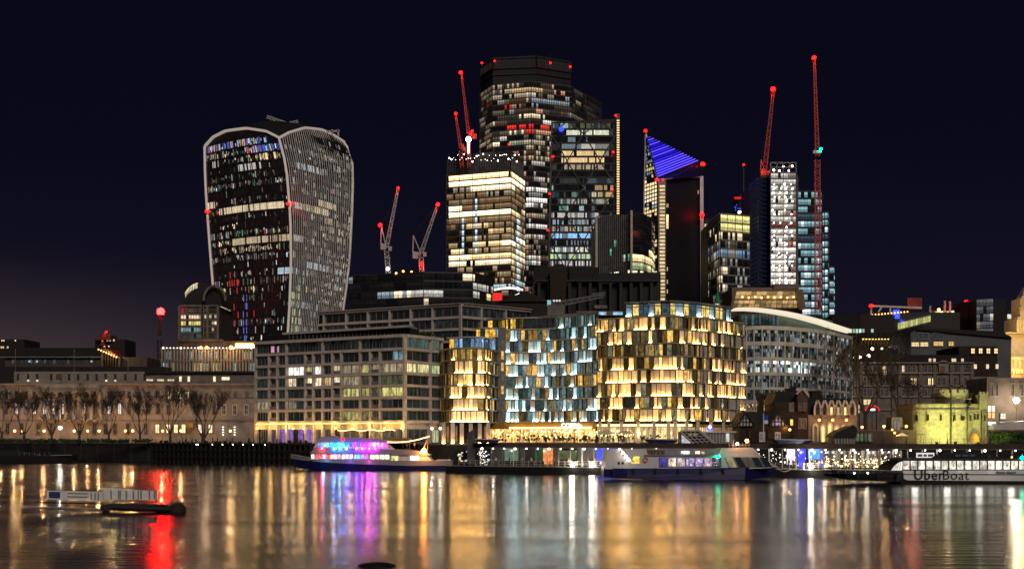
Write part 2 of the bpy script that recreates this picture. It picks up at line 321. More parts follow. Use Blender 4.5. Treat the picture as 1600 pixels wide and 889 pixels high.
# ---------------------------------------------------------------- far towers
def walkie():
    t = thing('curved_office_tower', 'top heavy curved glass tower with pale ribs down its right side and an arched roof', 'tower', (XX(440, 620), 620, G))
    import bisect
    def interp(tab, y):
        for (a, xa), (b, xb) in zip(tab, tab[1:]):
            if y <= b: 
                u = (y - a) / (b - a); return xa + (xb - xa) * u
        return tab[-1][1]
    Lt = [(200, 321), (230, 321), (260, 321.5), (300, 323), (350, 326.5), (410, 331), (480, 337), (529, 341), (700, 352)]
    Mt = [(200, 435), (217, 437), (240, 444), (272, 449.5), (340, 455), (412, 456), (480, 453.5), (511, 451.5), (700, 440)]
    Rt = [(200, 520), (223, 538), (235, 546), (250, 550.5), (277, 552), (340, 550), (412, 546), (450, 541.5), (493, 535), (700, 510)]
    YL, YM, YR, YB = 640, 612, 660, 690
    def pt(face, u, z):
        if face == 0: (ta, Ya), (tb, Yb) = (Lt, YL), (Mt, YM)
        else: (ta, Ya), (tb, Yb) = (Mt, YM), (Rt, YR)
        pa = HY - (z - EH) * F / Ya; pb = HY - (z - EH) * F / Yb
        xa = XX(interp(ta, pa), Ya); xb = XX(interp(tb, pb), Yb)
        bul = math.sin(math.pi * u) * (3 if face == 0 else 4)
        return Vector((xa + (xb - xa) * u, Ya + (Yb - Ya) * u - bul, z))
    A = [(0, 230), (.12, 217), (.3, 208.5), (.6, 204.5), (.85, 208), (1, 217)]; B = [(0, 217), (.15, 210), (.4, 204.5), (.7, 207), (.88, 214), (1, 224)]
    def cur(tab, u):
        for (a, x), (b, y) in zip(tab, tab[1:]):
            if u <= b:
                s = (u - a) / (b - a); return x + (y - x) * s
        return tab[-1][1]
    def ztop(face, u):
        Y = (YL + (YM - YL) * u) if face == 0 else (YM + (YR - YM) * u)
        return ZZ(cur(A if face == 0 else B, u), Y)
    zs = [G + i * 3.95 for i in range(45)]
    bands0 = [(213, 236, 325, 440, BLU, .5, .4), (213, 236, 325, 440, RED, .5, .12), (213, 236, 325, 440, GOLD, .8, .12), (213, 236, 325, 440, COOL, .35, .2), (241, 249, 365, 440, GOLD, 1.0, .25), (241, 249, 325, 440, WARM, .25, .3),
              (257, 264, 330, 410, WHT, .5, .45), (266, 300, 330, 450, WHT, .07, .15), (320, 332, 322, 455, WARM, .75, .85), (353, 357, 340, 455, WARM, .35, .3), (371, 384, 364, 454, WARM, .5, .7), (385, 396, 345, 455, WARM, .28, .45), (396, 405, 330, 455, WHT, .15, .2),
              (414, 424, 405, 455, COOL, .6, .75), (424, 430, 330, 455, WHT, .15, .3), (452, 462, 333, 353, YEL, .9, .9), (452, 462, 396, 441, YEL, 1.1, .8), (480, 487, 340, 366, WARM, .5, .7), (430, 520, 360, 374, RED, .6, .09), (460, 530, 381, 387, BLU, .7, .3), (430, 525, 397, 401, RED, .5, .10), (462, 525, 335, 450, COOL, .12, .06),
              (505, 530, 345, 450, WHT, .35, .10)]
    bands1 = [(245, 252, 480, 545, WHT, .3, .35), (256, 266, 460, 500, COOL, .6, .6), (262, 272, 480, 530, WHT, .5, .6), (313, 323, 456, 480, WHT, .6, .8), (317, 334, 470, 524, WARM, .62, .9), (345, 380, 505, 550, WARM, .45, .35), (371, 380, 456, 490, WHT, .45, .7), (414, 424, 456, 500, COOL, .6, .8), (420, 430, 500, 545, COOL, .4, .5), (452, 462, 470, 480, GOLD, 1.2, .9), (395, 480, 505, 545, WARM, .35, .25),
              (450, 515, 455, 468, LIME, .6, .6), (300, 312, 520, 528, (1, .1, .8), 1.5, .6), (470, 490, 470, 500, COOL, .4, .2), (222, 520, 456, 545, WHT, .13, .22)]
    f0 = litfn(bands0, .24, ((1, .9, .75), (1, .9, .75), (.7, .9, 1), (1, .95, .85), (1, .95, .85), (1, .8, .4), (1, .8, .4), (1, .85, .6), (.8, .9, 1), (1, .9, .75), (1, .95, .85), (1, .1, .08), (.2, .9, .5)), .19, 3, runs=False); f1 = litfn(bands1, .12, ((1, .9, .75), (.8, .9, 1)), .3, 4, runs=False)  # coloured specks are reflections in the glass, painted as pane emission
    core = MB(); E = MB(); FI = MB()
    for face, nc in ((0, 26), (1, 31)):
        for i in range(nc):
            ua, ub = i / nc, (i + 1) / nc; zt0, zt1 = ztop(face, ua), ztop(face, ub)
            lv = [z for z in zs if z < min(zt0, zt1) - .5]
            for z0, z1 in zip(lv, lv[1:]): core.face([pt(face, ua, z0), pt(face, ub, z0), pt(face, ub, z1), pt(face, ua, z1)])
            core.face([pt(face, ua, lv[-1]), pt(face, ub, lv[-1]), pt(face, ub, zt1), pt(face, ua, zt0)])
    # back and the domed roof
    n = 12
    def roofp(i, j):
        u, v = i / n, j / n; a = pt(0, u, ztop(0, u)); b = pt(1, v, ztop(1, v)); m_ = pt(0, 1, ztop(0, 1))
        q = a + (b - m_); q.z -= .02 * ((a.z - m_.z) + (b.z - m_.z)) * min(1, 3 * v) * min(1, 3 * (1 - u)); return q
    RF = MB()
    for i in range(n):
        for j in range(n): RF.face([roofp(i, j), roofp(i + 1, j), roofp(i + 1, j + 1), roofp(i, j + 1)])
    RF.build('roof', 'tower_body', t, smooth=True)
    def back(i, z, side):
        u = i / n; return (pt(0, u, z) + pt(1, 1, z) - pt(0, 1, z)) if side else (pt(0, 0, z) + pt(1, u, z) - pt(0, 1, z))
    lv = [z for z in zs[::2] if z < 140]
    for side in (0, 1):
        for i in range(n):
            for z0, z1 in zip(lv, lv[1:]): core.face([back(i + 1, z0, side), back(i, z0, side), back(i, z1, side), back(i + 1, z1, side)])
            ra, rb = (roofp(i, n), roofp(i + 1, n)) if side else (roofp(0, i), roofp(0, i + 1))
            core.face([back(i + 1, lv[-1], side), back(i, lv[-1], side), ra, rb])
    core.build('core', 'tower_body', t)
    for k, (z0, z1) in enumerate(zip(zs, zs[1:])):
        if HY - (z1 - EH) * F / 620 > 560: continue
        W = MB()
        for face, nc, fn in ((0, 96, f0), (1, 93, f1)):
            for i in range(nc):
                ua, ub = i / nc + .06 / nc, (i + 1) / nc - .06 / nc
                if z1 > min(ztop(face, ua), ztop(face, ub)) - 1.2: continue
                o = Vector((-.25, -.35, 0)) if face == 0 else Vector((.25, -.35, 0))
                cc = fn(pt(face, (ua + ub) / 2, (z0 + z1) / 2)); hf = 1 if max(cc) > .42 or max(cc) < .01 else rng.choice((.3, .45, .7, 1)); zl = z0 + .45 + (z1 - z0 - .8) * (1 - hf) * rng.random(); zu = zl + (z1 - z0 - .8) * hf
                gk = rng.choice((1, 1.6, 3)) if hf < 1 else 1; cc = tuple(v * gk for v in cc)  # part height panes brightened as painted glints
                q = [pt(face, ua, zl) + o, pt(face, ub, zl) + o, pt(face, ub, zu) + o, pt(face, ua, zu) + o]
                W.face(q, 0, cc)
        if W.f: W.build('window_band', 'far_glass', t)
        for i in range(13):
            a, b = pt(0, i / 13, z1) + Vector((-.2, -.4, 0)), pt(0, (i + 1) / 13, z1) + Vector((-.2, -.4, 0))
            if z1 < min(ztop(0, i / 13), ztop(0, (i + 1) / 13)) - 1: E.bar(a, b, .35, .5)
    E.build('floor_edges', 'slab_dark', t, kind='stuff')
    for i in range(1, 32):
        u = i / 31; zt = ztop(1, u) + .5; lv = [z for z in zs[::3] if z < zt - 2] + [zt]
        FI = MB()
        for z0, z1 in zip(lv, lv[1:]): FI.bar(pt(1, u, z0) + Vector((.4, -.6, 0)), pt(1, u, z1) + Vector((.4, -.6, 0)), .38, .22)
        FI.build('facade_fin', 'fin_pale', t)
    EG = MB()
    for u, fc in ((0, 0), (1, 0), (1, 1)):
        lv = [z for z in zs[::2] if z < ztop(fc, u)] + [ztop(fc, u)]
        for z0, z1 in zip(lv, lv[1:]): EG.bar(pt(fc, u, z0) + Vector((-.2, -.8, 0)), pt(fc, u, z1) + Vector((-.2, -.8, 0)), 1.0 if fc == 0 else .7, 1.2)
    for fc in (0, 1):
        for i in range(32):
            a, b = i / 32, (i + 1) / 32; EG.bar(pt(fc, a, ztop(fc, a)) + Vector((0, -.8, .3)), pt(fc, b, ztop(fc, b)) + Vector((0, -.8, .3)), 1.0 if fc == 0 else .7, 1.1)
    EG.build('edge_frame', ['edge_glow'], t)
    b = MB()                                           # two bright terrace bands and roof cradle
    for px, Y in ((322, 638), (326, 636)): pass
    p = P(455, 196, 640); b.lattice(P(417, 183, 640), P(449, 194, 640), 1.2, n=8, t=.3); b.lattice(P(446, 195, 640), P(466, 190, 640), 1.0, n=5, t=.3); b.box(p.x - 3, p.x + 3, p.y - 2, p.y + 2, p.z - 3.5, p.z)
    q = P(524, 205, 640); b.bar(P(505, 206, 645), P(531, 205, 645), .8); b.bar(P(519, 203, 645), P(519, 213, 645), .8); b.bar(P(528, 203, 645), P(529, 213, 645), .8)
    b.build('roof_cradle', 'crane_white', t, kind='stuff')
    for a in ((323, 331), (326, 331), (451, 319), (457, 318)): beacon(t, *a, 606 if a[0] > 400 else 634, .9 if a[0] in (326, 457) else 1.2, stalk=.6)
walkie()
B22 = litfn([(136, 160, 752, 764, GOLD, .8, .5), (133, 157, 752, 838, WARM, .38, .55), (139, 146, 800, 846, GOLD, .55, .7), (163, 168, 752, 800, RED, .6, .5), (155, 166, 829, 890, COOL, .28, .85), (180, 189, 813, 852, WARM, .9, .85), (191, 198, 837, 862, WHT, .9, .8), (193, 200, 752, 772, WARM, .7, .7), (194, 203, 790, 832, RED, .8, .55), (202, 210, 790, 820, WARM, 1, .5), (199, 206, 810, 862, RED, .9, .8),
             (220, 232, 750, 783, WARM, 1.1, .9), (217, 225, 795, 830, LIME, .4, .5), (215, 250, 818, 858, WARM, .45, .6), (250, 262, 820, 858, WHT, .45, .7), (294, 302, 824, 855, WHT, 1.1, .9), (308, 318, 824, 855, WHT, 1.4, .95), (316, 322, 824, 855, WHT, 1.1, .8), (330, 345, 824, 856, WARM, .3, .6), (350, 360, 824, 856, WHT, .9, .9), (365, 395, 824, 856, WARM, .2, .5), (400, 412, 824, 845, WHT, .8, .8), (260, 430, 824, 840, WHT, .28, .2)],
            .38, ((1, .8, .55), (1, .9, .8), (1, .5, .3)), .28, 7)
t = tower('skyscraper', 'tallest dark skyscraper with stepped faceted top standing behind the gold banded tower', [(750, 1010), (770, 985), (830, 975), (893, 990), (939, 1040)], 136, 990, 4.0, 1.9, B22, 50, fin=.5, finw=.22, edgeh=.8, edge='slab_edge', finmat='slab_dark')
z1 = ZZ(136, 990)
for pth, ya, col_, fcs in (([(751, 1012), (770, 990), (838, 985), (892, 1000)], 97, 'slab_dark', 30), ([(893, 1000), (938, 1045)], 150, 'slab_dark', 6)):
    if ya > 100: continue
    pts, poly = backed(pth, 30); b = MB(); b.prism(poly, z1, ZZ(ya, 1000)); b.build('crown', 'tower_body', t)
    b = MB()
    for a, c in zip(pts, pts[1:]):
        nn = int(math.hypot(c[0] - a[0], c[1] - a[1]) / 1.6)
        for i in range(nn + 1):
            x = a[0] + (c[0] - a[0]) * i / nn; y = a[1] + (c[1] - a[1]) * i / nn; b.box(x - .2, x + .2, y - .7, y, z1 + 14, ZZ(ya, 1000) + .3)
        for zz in (z1 + .4, z1 + 9, z1 + 13.8, ZZ(ya, 1000) - .6): b.bar((a[0], a[1] - .5, zz), (c[0], c[1] - .5, zz), 1)
    b.build('crown_louvres', 'slab_dark', t, kind='stuff')
for a in ((753, 99), (773, 96), (860, 99), (891, 105), (795, 226)): beacon(t, *a, 984 if a[1] < 200 else 955, 1.1)
GB = litfn([(272, 281, 700, 820, GOLD, 2.2, 1), (281, 289, 700, 820, WARM, 2.8, 1), (289, 296, 700, 820, WARM, 1.8, 1), (296, 304, 700, 820, WARM, .3, .7), (304, 326, 700, 820, (1, .6, .3), .22, .9), (326, 338, 700, 798, WARM, 2.6, 1), (331, 339, 798, 820, GOLD, 1.2, 1), (339, 352, 700, 820, (1, .62, .3), .28, .8), (352, 362, 726, 770, GOLD, .9, .8), (355, 366, 769, 820, GOLD, .55, .8), (366, 374, 700, 820, GOLD, .3, .8),
            (374, 384, 740, 785, GOLD, 1.1, .85), (374, 383, 785, 820, WARM, 2.2, 1), (384, 393, 700, 820, GOLD, .35, .85), (393, 402, 705, 820, GOLD, 1.4, 1), (402, 410, 700, 790, WARM, 1.9, 1), (402, 410, 790, 820, WARM, 1.3, 1), (410, 419, 700, 770, WARM, 1.6, .85), (410, 421, 770, 820, GOLD, .5, .8), (421, 450, 700, 820, GOLD, .35, .45), (440, 452, 765, 820, COOL, .5, .8),
            (340, 455, 808, 812, COOL, 1.1, 1), (300, 400, 742, 745, COOL, .9, .8), (338, 400, 721, 724, COOL, .9, .8)], .25, ((1, .6, .3), (1, .8, .5)), .1, 9)
t = tower('office_tower', 'gold lit banded office tower in front of the tallest skyscraper', [(698, 800), (798, 784), (820, 815)], 270, 790, 3.8, 1.5, GB, 40, fin=.35, finw=.25, edgeh=.85, edge='bronze', finmat='slab_edge', finstep=6)
pts, poly = backed([(699, 803), (798, 788), (818, 818)], 30); b = MB(); b.prism(poly, ZZ(270, 790), ZZ(239, 795)); b.build('plant_storey', 'slab_dark', t)
b = MB()
for a, c in zip(pts, pts[1:]):
    nn = int(math.hypot(c[0] - a[0], c[1] - a[1]) / 1.1)
    for i in range(nn + 1):
        x = a[0] + (c[0] - a[0]) * i / nn; y = a[1] + (c[1] - a[1]) * i / nn; b.box(x - .12, x + .12, y - .6, y, ZZ(268, 790), ZZ(251, 790)); b.box(x - .12, x + .12, y - .4, y, ZZ(250, 790), ZZ(243, 790))
b.build('louvres', 'slab_edge', t, kind='stuff')
b = MB(); 
for i in range(34):
    px = 702 + i * 3.3; b.ball(P(px, 247 + rng.uniform(-6, 6), 782), rng.choice((.1, .15, .2, .4)), 0, 6, 4)
b.build('work_lights', 'lamp_white', t, kind='stuff')
b = MB(); b.ball(P(732, 218, 785), 1.7); b.tube(P(732, 221, 785), P(732, 240, 785), .3, .3, 6); o = b.build('site_floodlight', 'lamp_white', t)
beacon(t, 738, 205, 785, 1.1)
# wedge tower (slanted left edge, diagonal bracing, lit ladder edge)
CG = litfn([(187, 196, 860, 880, BLU, .8, .3), (206, 217, 880, 950, (1, 1, .75), .8, .85), (193, 207, 880, 960, LIME, .1, .4), (233, 240, 870, 960, RED, .2, .4), (240, 256, 875, 942, GOLD, .9, .85), (256, 262, 880, 942, WARM, .4, .6), (286, 293, 860, 886, COOL, .5, .7), (293, 300, 920, 960, GOLD, .35, .6), (298, 306, 925, 962, GOLD, .5, .7), (307, 314, 870, 960, LIME, .75, .85), (314, 318, 870, 950, (1, 1, .8), .35, .5),
            (318, 325, 855, 900, WHT, .8, .7), (332, 340, 855, 935, WHT, .55, .6), (350, 357, 905, 926, GRN, .8, .8), (345, 353, 855, 935, COOL, .4, .5), (357, 366, 855, 935, WARM, .5, .6), (366, 378, 855, 932, (.3, .6, 1), 1.1, .9), (380, 392, 855, 932, WHT, .8, .75), (392, 402, 855, 932, LIME, .8, .8), (402, 416, 855, 932, WHT, .6, .55), (330, 415, 855, 932, COOL, .2, .25)],
           .24, ((1, 1, .8), (.6, .8, 1), (.7, .9, 1), (.5, 1, .8)), .25, 13)
def wedge():
    t = thing('wedge_tower', 'dark glass wedge tower with diagonal bracing and a ladder of lights up its right edge', 'tower', (XX(910, 850), 850, G))
    Y = 850; zt = ZZ(186, Y); zb = G; n = 46
    xl = lambda z: XX(852 + (862 - 852) * (z - G) / (zt - G), Y); xr = XX(963, Y)
    b = MB(); b.hexa([(xl(zb), Y, zb), (xr, Y, zb), (xr, Y + 50, zb), (xl(zb), Y + 50, zb), (xl(zt), Y, ZZ(191, Y)), (xr, Y, zt), (xr, Y + 12, zt), (xl(zt), Y + 12, ZZ(191, Y))]); b.build('core', 'tower_body', t)
    E = MB()
    for k in range(n):
        z0 = G + (ZZ(192, Y) - G) * k / n; z1 = G + (ZZ(192, Y) - G) * (k + 1) / n
        if proj((0, Y, z1))[1] > 440: continue
        W = MB()
        for i in range(40):
            u0, u1 = (i + .05) / 40, (i + .95) / 40; a = xl(z0) + 1; L_ = xr - a - 2
            W.face([(a + L_ * u0, Y - .15, z0 + .9), (a + L_ * u1, Y - .15, z0 + .9), (a + L_ * u1, Y - .15, z1 - .5), (a + L_ * u0, Y - .15, z1 - .5)], 0, CG((a + L_ * u0, Y, (z0 + z1) / 2)))
        W.build('window_band', 'far_glass', t); E.bar((xl(z1), Y - .3, z1), (xr, Y - .3, z1), .5)
    E.build('floor_edges', 'slab_dark', t, kind='stuff')
    b = MB(); lv = [ZZ(y, Y) for y in (420, 378, 336, 294, 252, 210, 190)]
    for i, (a, c) in enumerate(zip(lv, lv[1:])):
        xs = [xl(a) + (xr - xl(a)) * q for q in (.0, .25, .5, .75, 1)]
        for j in range(4):
            p, q = (xs[j], xs[j + 1]) if (i + j) % 2 else (xs[j + 1], xs[j]); b.bar((p, Y - .9, a), (q, Y - .9, c), .75)
    b.build('diagonal_bracing', 'slab_dark', t)
    b = MB(); b.bar((xr + 1, Y - 1, G), (xr + 1, Y - 1, zt + 3), 2.2); b.bar((xl(G), Y - .7, G), (xl(zt), Y - .7, ZZ(190, Y)), .9); b.build('edge_column', 'slab_edge', t)
    b = MB()
    for i in range(40):
        z = ZZ(190 + i * 3.8, Y); b.box(xr + .2, xr + 1.8, Y - 2.4, Y - 2.1, z - .45, z + .35)
    b.build('edge_lamps', 'ladder_gold', t, kind='stuff')
    for a in ((962, 181), (864, 245), (958, 238), (956, 297), (859, 303), (856, 360)): beacon(t, *a, 845, 1.0, stalk=1)
    b = MB(); b.ball(P(877, 202, 846), 1.8); b.build('blue_lamp', 'blue_sign', t); 
wedge()
# the dark ribbed building in front of it
t = tower('ribbed_office_block', 'dark ribbed office block with curved gold lit corner beside the blue topped tower', [(933, 640), (984, 622), (1004, 626), (1018, 640), (1023, 660)], 337, 630, 4.0, 1.5,
          litfn([(424, 434, 937, 984, (1, 1, .6), 2.0, .55), (396, 404, 985, 1024, GOLD, 1.5, .95), (404, 414, 985, 1024, GOLD, 1.3, .9), (414, 420, 985, 1024, LIME, .5, .8), (420, 430, 985, 1024, (1, 1, .5), .9, .8), (337, 420, 935, 984, GRN, .5, .012), (337, 420, 935, 984, WHT, .7, .012)], .0, seed=17), 30, edge='slab_dark', edgeh=.6)
b = MB(); 
for i in range(17):
    px = 934 + i * 3.1; Y = 640 - 18 * (px - 933) / 51; b.box(XX(px, Y) - .14, XX(px, Y) + .14, Y - 1.3, Y - .3, G, ZZ(338, Y) + .5)
b.build('vertical_ribs', 'fin_grey', t); b = MB()
for px in (934, 984.5): b.box(XX(px, 625) - .5, XX(px, 625) + .5, 617 if px > 950 else 634, 640, G, ZZ(336, 630)); 
b.build('end_fins', 'stone_light', t)
b = MB(); b.box(XX(984, 625), XX(1030, 625), 635, 680, G, ZZ(431, 640)); b.box(XX(925, 650), XX(985, 650), 645, 680, G, ZZ(434, 640)); b.build('podium', 'roof_dark', t)
# scalpel
def scalpel():
    t = thing('slanted_tower', 'dark angular tower whose pointed top has a bright blue lit triangle', 'tower', (XX(1050, 700), 700, G))
    A = P(1008.5, 209, 700); Lb = P(1002.5, 337, 705); La = P(1000.5, 470, 708); C = P(1027, 281, 690); D = P(1097, 254, 735)
    cy_, dy_ = C.y, D.y; g = lambda p: Vector((p.x, p.y, G))
    LG = Vector((XX(1000, 708), 708, G)); back = Vector((XX(1040, 770), 770, G))
    b = MB(); ap = A
    b.face([LG, g(C), C, A]); b.face([A, C, D]); b.face([g(C), g(D), D, C]); bt = Vector((back.x, 770, ZZ(300, 770))); b.face([g(D), back, bt, D]); b.face([back, LG, A, bt]); b.face([A, D, bt])
    b.build('core', 'tower_body', t)
    # left sliver windows
    f = litfn([(284, 300, 1000, 1027, GOLD, 1.6, .95), (300, 318, 1000, 1027, WARM, 1.2, .85), (318, 326, 1000, 1027, COOL, .4, .6), (326, 340, 1000, 1027, GOLD, 1.1, .85), (240, 245, 1005, 1020, CYAN, .8, .7), (258, 280, 1010, 1024, YEL, .7, .5), (340, 470, 1000, 1027, WARM, 1.0, .28), (225, 282, 1005, 1024, COOL, .25, .4)], 0, seed=5)
    zs = [ZZ(y, 700) for y in range(468, 214, -6)]
    for z0, z1 in zip(zs, zs[1:]):
        W = MB(); zm = (z0 + z1) / 2
        def lx(z): u = (z - G) / (A.z - G); return LG.lerp(A, u)
        def rx(z): return (g(C) + Vector((0, 0, z - G))) if z < C.z else C.lerp(A, (z - C.z) / (A.z - C.z))
        for i in range(5):
            q = []
            for (u, z) in ((i / 5 + .03, z0 + .35), ((i + 1) / 5 - .03, z0 + .35), ((i + 1) / 5 - .03, z1 - .35), (i / 5 + .03, z1 - .35)):
                q.append(lx(z).lerp(rx(z), u) + Vector((-.15, -.25, 0)))
            W.face(q, 0, f((q[0] + q[2]) / 2))
        W.build('window_band', 'far_glass', t)
    # blue louvred triangle
    T0, T1, T2 = P(1011, 213, 697), P(1090, 252, 730), P(1027.5, 277, 688); N = 17
    b = MB(); b.face([T0, T2, T1]); b.build('blue_panel', 'blue_fin', t); o = Vector((0, -1.0, .2))
    for i in range(1, N + 1):
        u = i / N; b = MB(); b.bar(T0.lerp(T2, u) + o, T0.lerp(T1, u) + o if True else T1, .42, .4); b.build('blue_louvre', ('louvre_dim', 'louvre_mid', 'violet_fin', 'louvre_mid', 'violet_fin')[i % 5] if i < 13 else 'violet_fin', t)
    # actual lower sliver of blue behind the corner
    b = MB(); b.face([P(1040, 279, 690), P(1096, 276, 731), P(1093, 258, 728), P(1060, 270, 706)]); b.build('lower_blue_panel', 'navy_paint', t)
    plight(t, P(1065, 262, 690), 3500, (.12, .1, 1), 1)
    b = MB(); b.bar(A + Vector((0, -.6, 0)), LG + Vector((0, -.6, 0)), .8); b.bar(A + Vector((.2, -.6, 0)), C + Vector((0, -.8, 0)), .7); b.bar(C + Vector((0, -.7, 0)), P(1096, 276.5, 731), .5); b.bar(P(1096, 276, 731), Vector((XX(1097, 734), 732, G)), 2.0); b.build('edge_trim', 'fin_pale', t)
    # lit stair column
    b = MB(); b.box(C.x + .2, C.x + 4.3, 687, 689.5, G, C.z - 1); b.build('stair_column', 'fin_grey', t)
    z = ZZ(470, 690); k = 0
    while z < C.z - 4:
        W = MB(); W.face([(C.x + .9, 686.8, z), (C.x + 3.7, 686.8, z), (C.x + 3.7, 686.8, z + 1.15), (C.x + .9, 686.8, z + 1.15)], 0, (lambda g: tuple(v * g for v in GOLD))(rng.uniform(.5, 1.1))); W.build('stair_window', 'far_glass', t); z += 1.95; k += 1
    Yf = lambda px: C.y + (D.y - C.y) * (px - 1027) / 70
    for (x0, x1, ys, s) in ((1041, 1057, [321], .4), (1041, 1057, [338, 343], 1.7), (1041, 1057, [349, 354], 1.1), (1048, 1058, [388, 398, 408, 418, 428, 438, 447, 457], 1.4), (1042, 1046, [420, 440, 455], .8), (1090, 1092, [300], .3)):
        for y in ys:
            W = MB(); a, c = Yf(x0) - .5, Yf(x1) - .5; W.face([P(x0, y + (3.4 if len(ys) < 8 else 4.2), a), P(x1, y + (3.4 if len(ys) < 8 else 4.2), c), P(x1, y - 2.6, c), P(x0, y - 2.6, a)], 0, tuple(v * s for v in GOLD)); W.build('window', 'far_glass', t)
    for i in range(8):
        W = MB()
        for j in range(3):
            W.face([P(1101 + j * 2.6, 350 + i * 14 + 9, 742), P(1103 + j * 2.6, 350 + i * 14 + 9, 742), P(1103 + j * 2.6, 350 + i * 14, 742), P(1101 + j * 2.6, 350 + i * 14, 742)], 0, (lambda g, k: tuple(v * g for v in k))(rng.choice((.01, .4, 1)), rng.choice((LIME, CYAN, WARM))))
        W.build('side_window_band', 'far_glass', t)
    b = MB(); b.box(XX(1100, 745), XX(1109.5, 745), 743, 760, G, ZZ(343, 745)); b.build('side_wing', 'tower_body', t)
    for a in ((1008.5, 205, 699, 1.3), (1098, 257, 726, 1.9), (1026, 281, 685, 1.2), (1036, 281, 690, .7), (1097, 336, 725, 1.8)): beacon(t, a[0], a[1], a[2], a[3], stalk=1)
scalpel()
t = tower('office_block', 'grid fronted office block crowned with two glowing yellow storeys', [(1107, 600), (1125, 575), (1171, 582)], 337, 580, 3.9, 1.3,
          litfn([(337, 345, 1126, 1172, YEL, 1.0, 1), (345, 350, 1126, 1172, (.8, .75, .35), .7, 1), (350, 362, 1126, 1172, YEL, .95, 1), (360, 376, 1107, 1172, WARM, .9, .35), (392, 400, 1107, 1172, (.3, .6, 1), .35, .8), (376, 470, 1107, 1172, WHT, .25, .25), (415, 450, 1120, 1135, WARM, .9, .4)], .12, seed=23), 25, fin=.3, finw=.2, edgeh=.7, edge='fin_grey', finmat='slab_edge', finstep=3)
# distant round tower under a mast
b0 = thing('distant_tower', 'distant round tower with red rim and tall mast, left of the dark louvred tower', 'tower', (XX(1158, 1150), 1150, G))
b = MB(); b.tube((XX(1158, 1150), 1150, G), P(1158, 306, 1150), 7, 7, 16, cap=True); b.build('core', 'tower_body', b0)
b = MB(); 
for k in range(14): b.ball(P(1148 + k * 1.55, 309 + (k % 2) * 1.5, 1141), .75, 0, 6, 4)
b.build('rim_lights', 'red_glow', b0); b = MB()
for k in range(26): b.ball(P(1148 + rng.random() * 21, 314 + rng.random() * 16, 1141), .5, 0, 5, 3)
b.build('window_lights', 'blue_sign', b0, kind='stuff'); b = MB()
for k in range(8): b.ball(P(1155 + k * 1.9, 332 - k * .4, 1140), rng.uniform(.7, 1.4), 0, 6, 4)
b.build('terrace_lights', 'strip_white', b0, kind='stuff')
b = MB(); b.tube(P(1162, 306, 1150), P(1162, 262, 1150), .5, .3, 6); b.build('mast', 'slab_edge', b0); beacon(b0, 1162, 258, 1150, 1.5)
t = tower('louvred_tower', 'windowless dark blue louvred tower between the yellow crowned block and the white lit stair tower', [(1172, 640), (1186, 625), (1204, 632)], 282, 630, 2.2, 6, lambda v: (.004, .006, .018), 25, edgeh=.7, edge='slab_dark', bandname='louvre_band')
b = MB(); b.prism([(XX(1190, 632), 632), (XX(1204, 632), 632), (XX(1204, 650), 650), (XX(1190, 650), 650)], ZZ(282, 630), ZZ(274, 632)); b.build('plant_room', 'tower_body', t)
t = tower('stair_tower', 'narrow tower of brightly lit white stair landings under red cranes', [(1204, 620), (1243.5, 620), (1246, 635)], 270, 620, 3.0, 1.2, litfn([(270, 380, 1204, 1245, WHT, .55, .85), (380, 470, 1204, 1245, WHT, .8, .9), (270, 470, 1228, 1245, (1, .75, .7), .22, .35), (345, 357, 1204, 1245, (1, .3, .2), .12, .9)], .2, seed=29), 20, fin=.4, finw=.25, edgeh=.7, edge='slab_edge', finstep=5)
b = MB()
for i in range(26):
    for j in range(4):
        if rng.random() < .75: b.ball(P(1209 + j * 9.5 + rng.uniform(-2, 2), 288 + i * 6.7, 618), rng.uniform(.22, .5), 0, 6, 4)
b.build('work_lights', 'lamp_white', t, kind='stuff')
b = MB()
for x in (1204, 1214, 1224, 1234, 1244): b.bar(P(x, 270, 620), P(x, 254, 620), .5); b.bar(P(x, 270, 632), P(x, 254, 632), .5)
for y in (254.5, 262): b.bar(P(1204, y, 620), P(1244, y, 620), .5); b.bar(P(1204, y, 632), P(1244, y, 632), .5)
b.build('open_top_frame', 'fin_grey', t); b = MB()
for x, y in ((1209, 266), (1218, 267), (1224, 261), (1233, 267), (1238, 260)): b.ball(P(x, y, 626), .55, 0, 6, 4)
b.build('top_work_lights', 'lamp_white', t)
bf = lambda s: litfn([(290, 495, 1246, 1310, CYAN, .42, .85), (290, 495, 1246, 1310, (.8, .95, 1), .9, .14), (370, 380, 1246, 1310, (.1, .15, .2), .3, 1), (331, 340, 1246, 1284, CYAN, .08, 1)], 0, seed=s)
tower('glass_block', 'pale blue lit glass block standing right beside the white stair tower', [(1246, 640), (1283, 640), (1285, 655)], 299, 640, 3.6, 1.6, bf(1), 12, fin=.3, finw=.3, edge='tower_body', edgeh=1.0, finstep=4, finmat='tower_body')
tower('glass_block', 'lower pale blue glass block behind the tall red crane mast', [(1283.5, 652), (1294, 650), (1295, 665)], 331, 650, 3.6, 1.6, bf(2), 20, fin=.3, finw=.3, edge='tower_body', edgeh=1.0, finmat='tower_body')
tower('glass_block', 'lowest and rightmost step of the pale blue glass blocks', [(1294.8, 662), (1303, 662), (1304, 675)], 417, 662, 3.6, 2.6, bf(3), 20, edge='tower_body', edgeh=1.0)
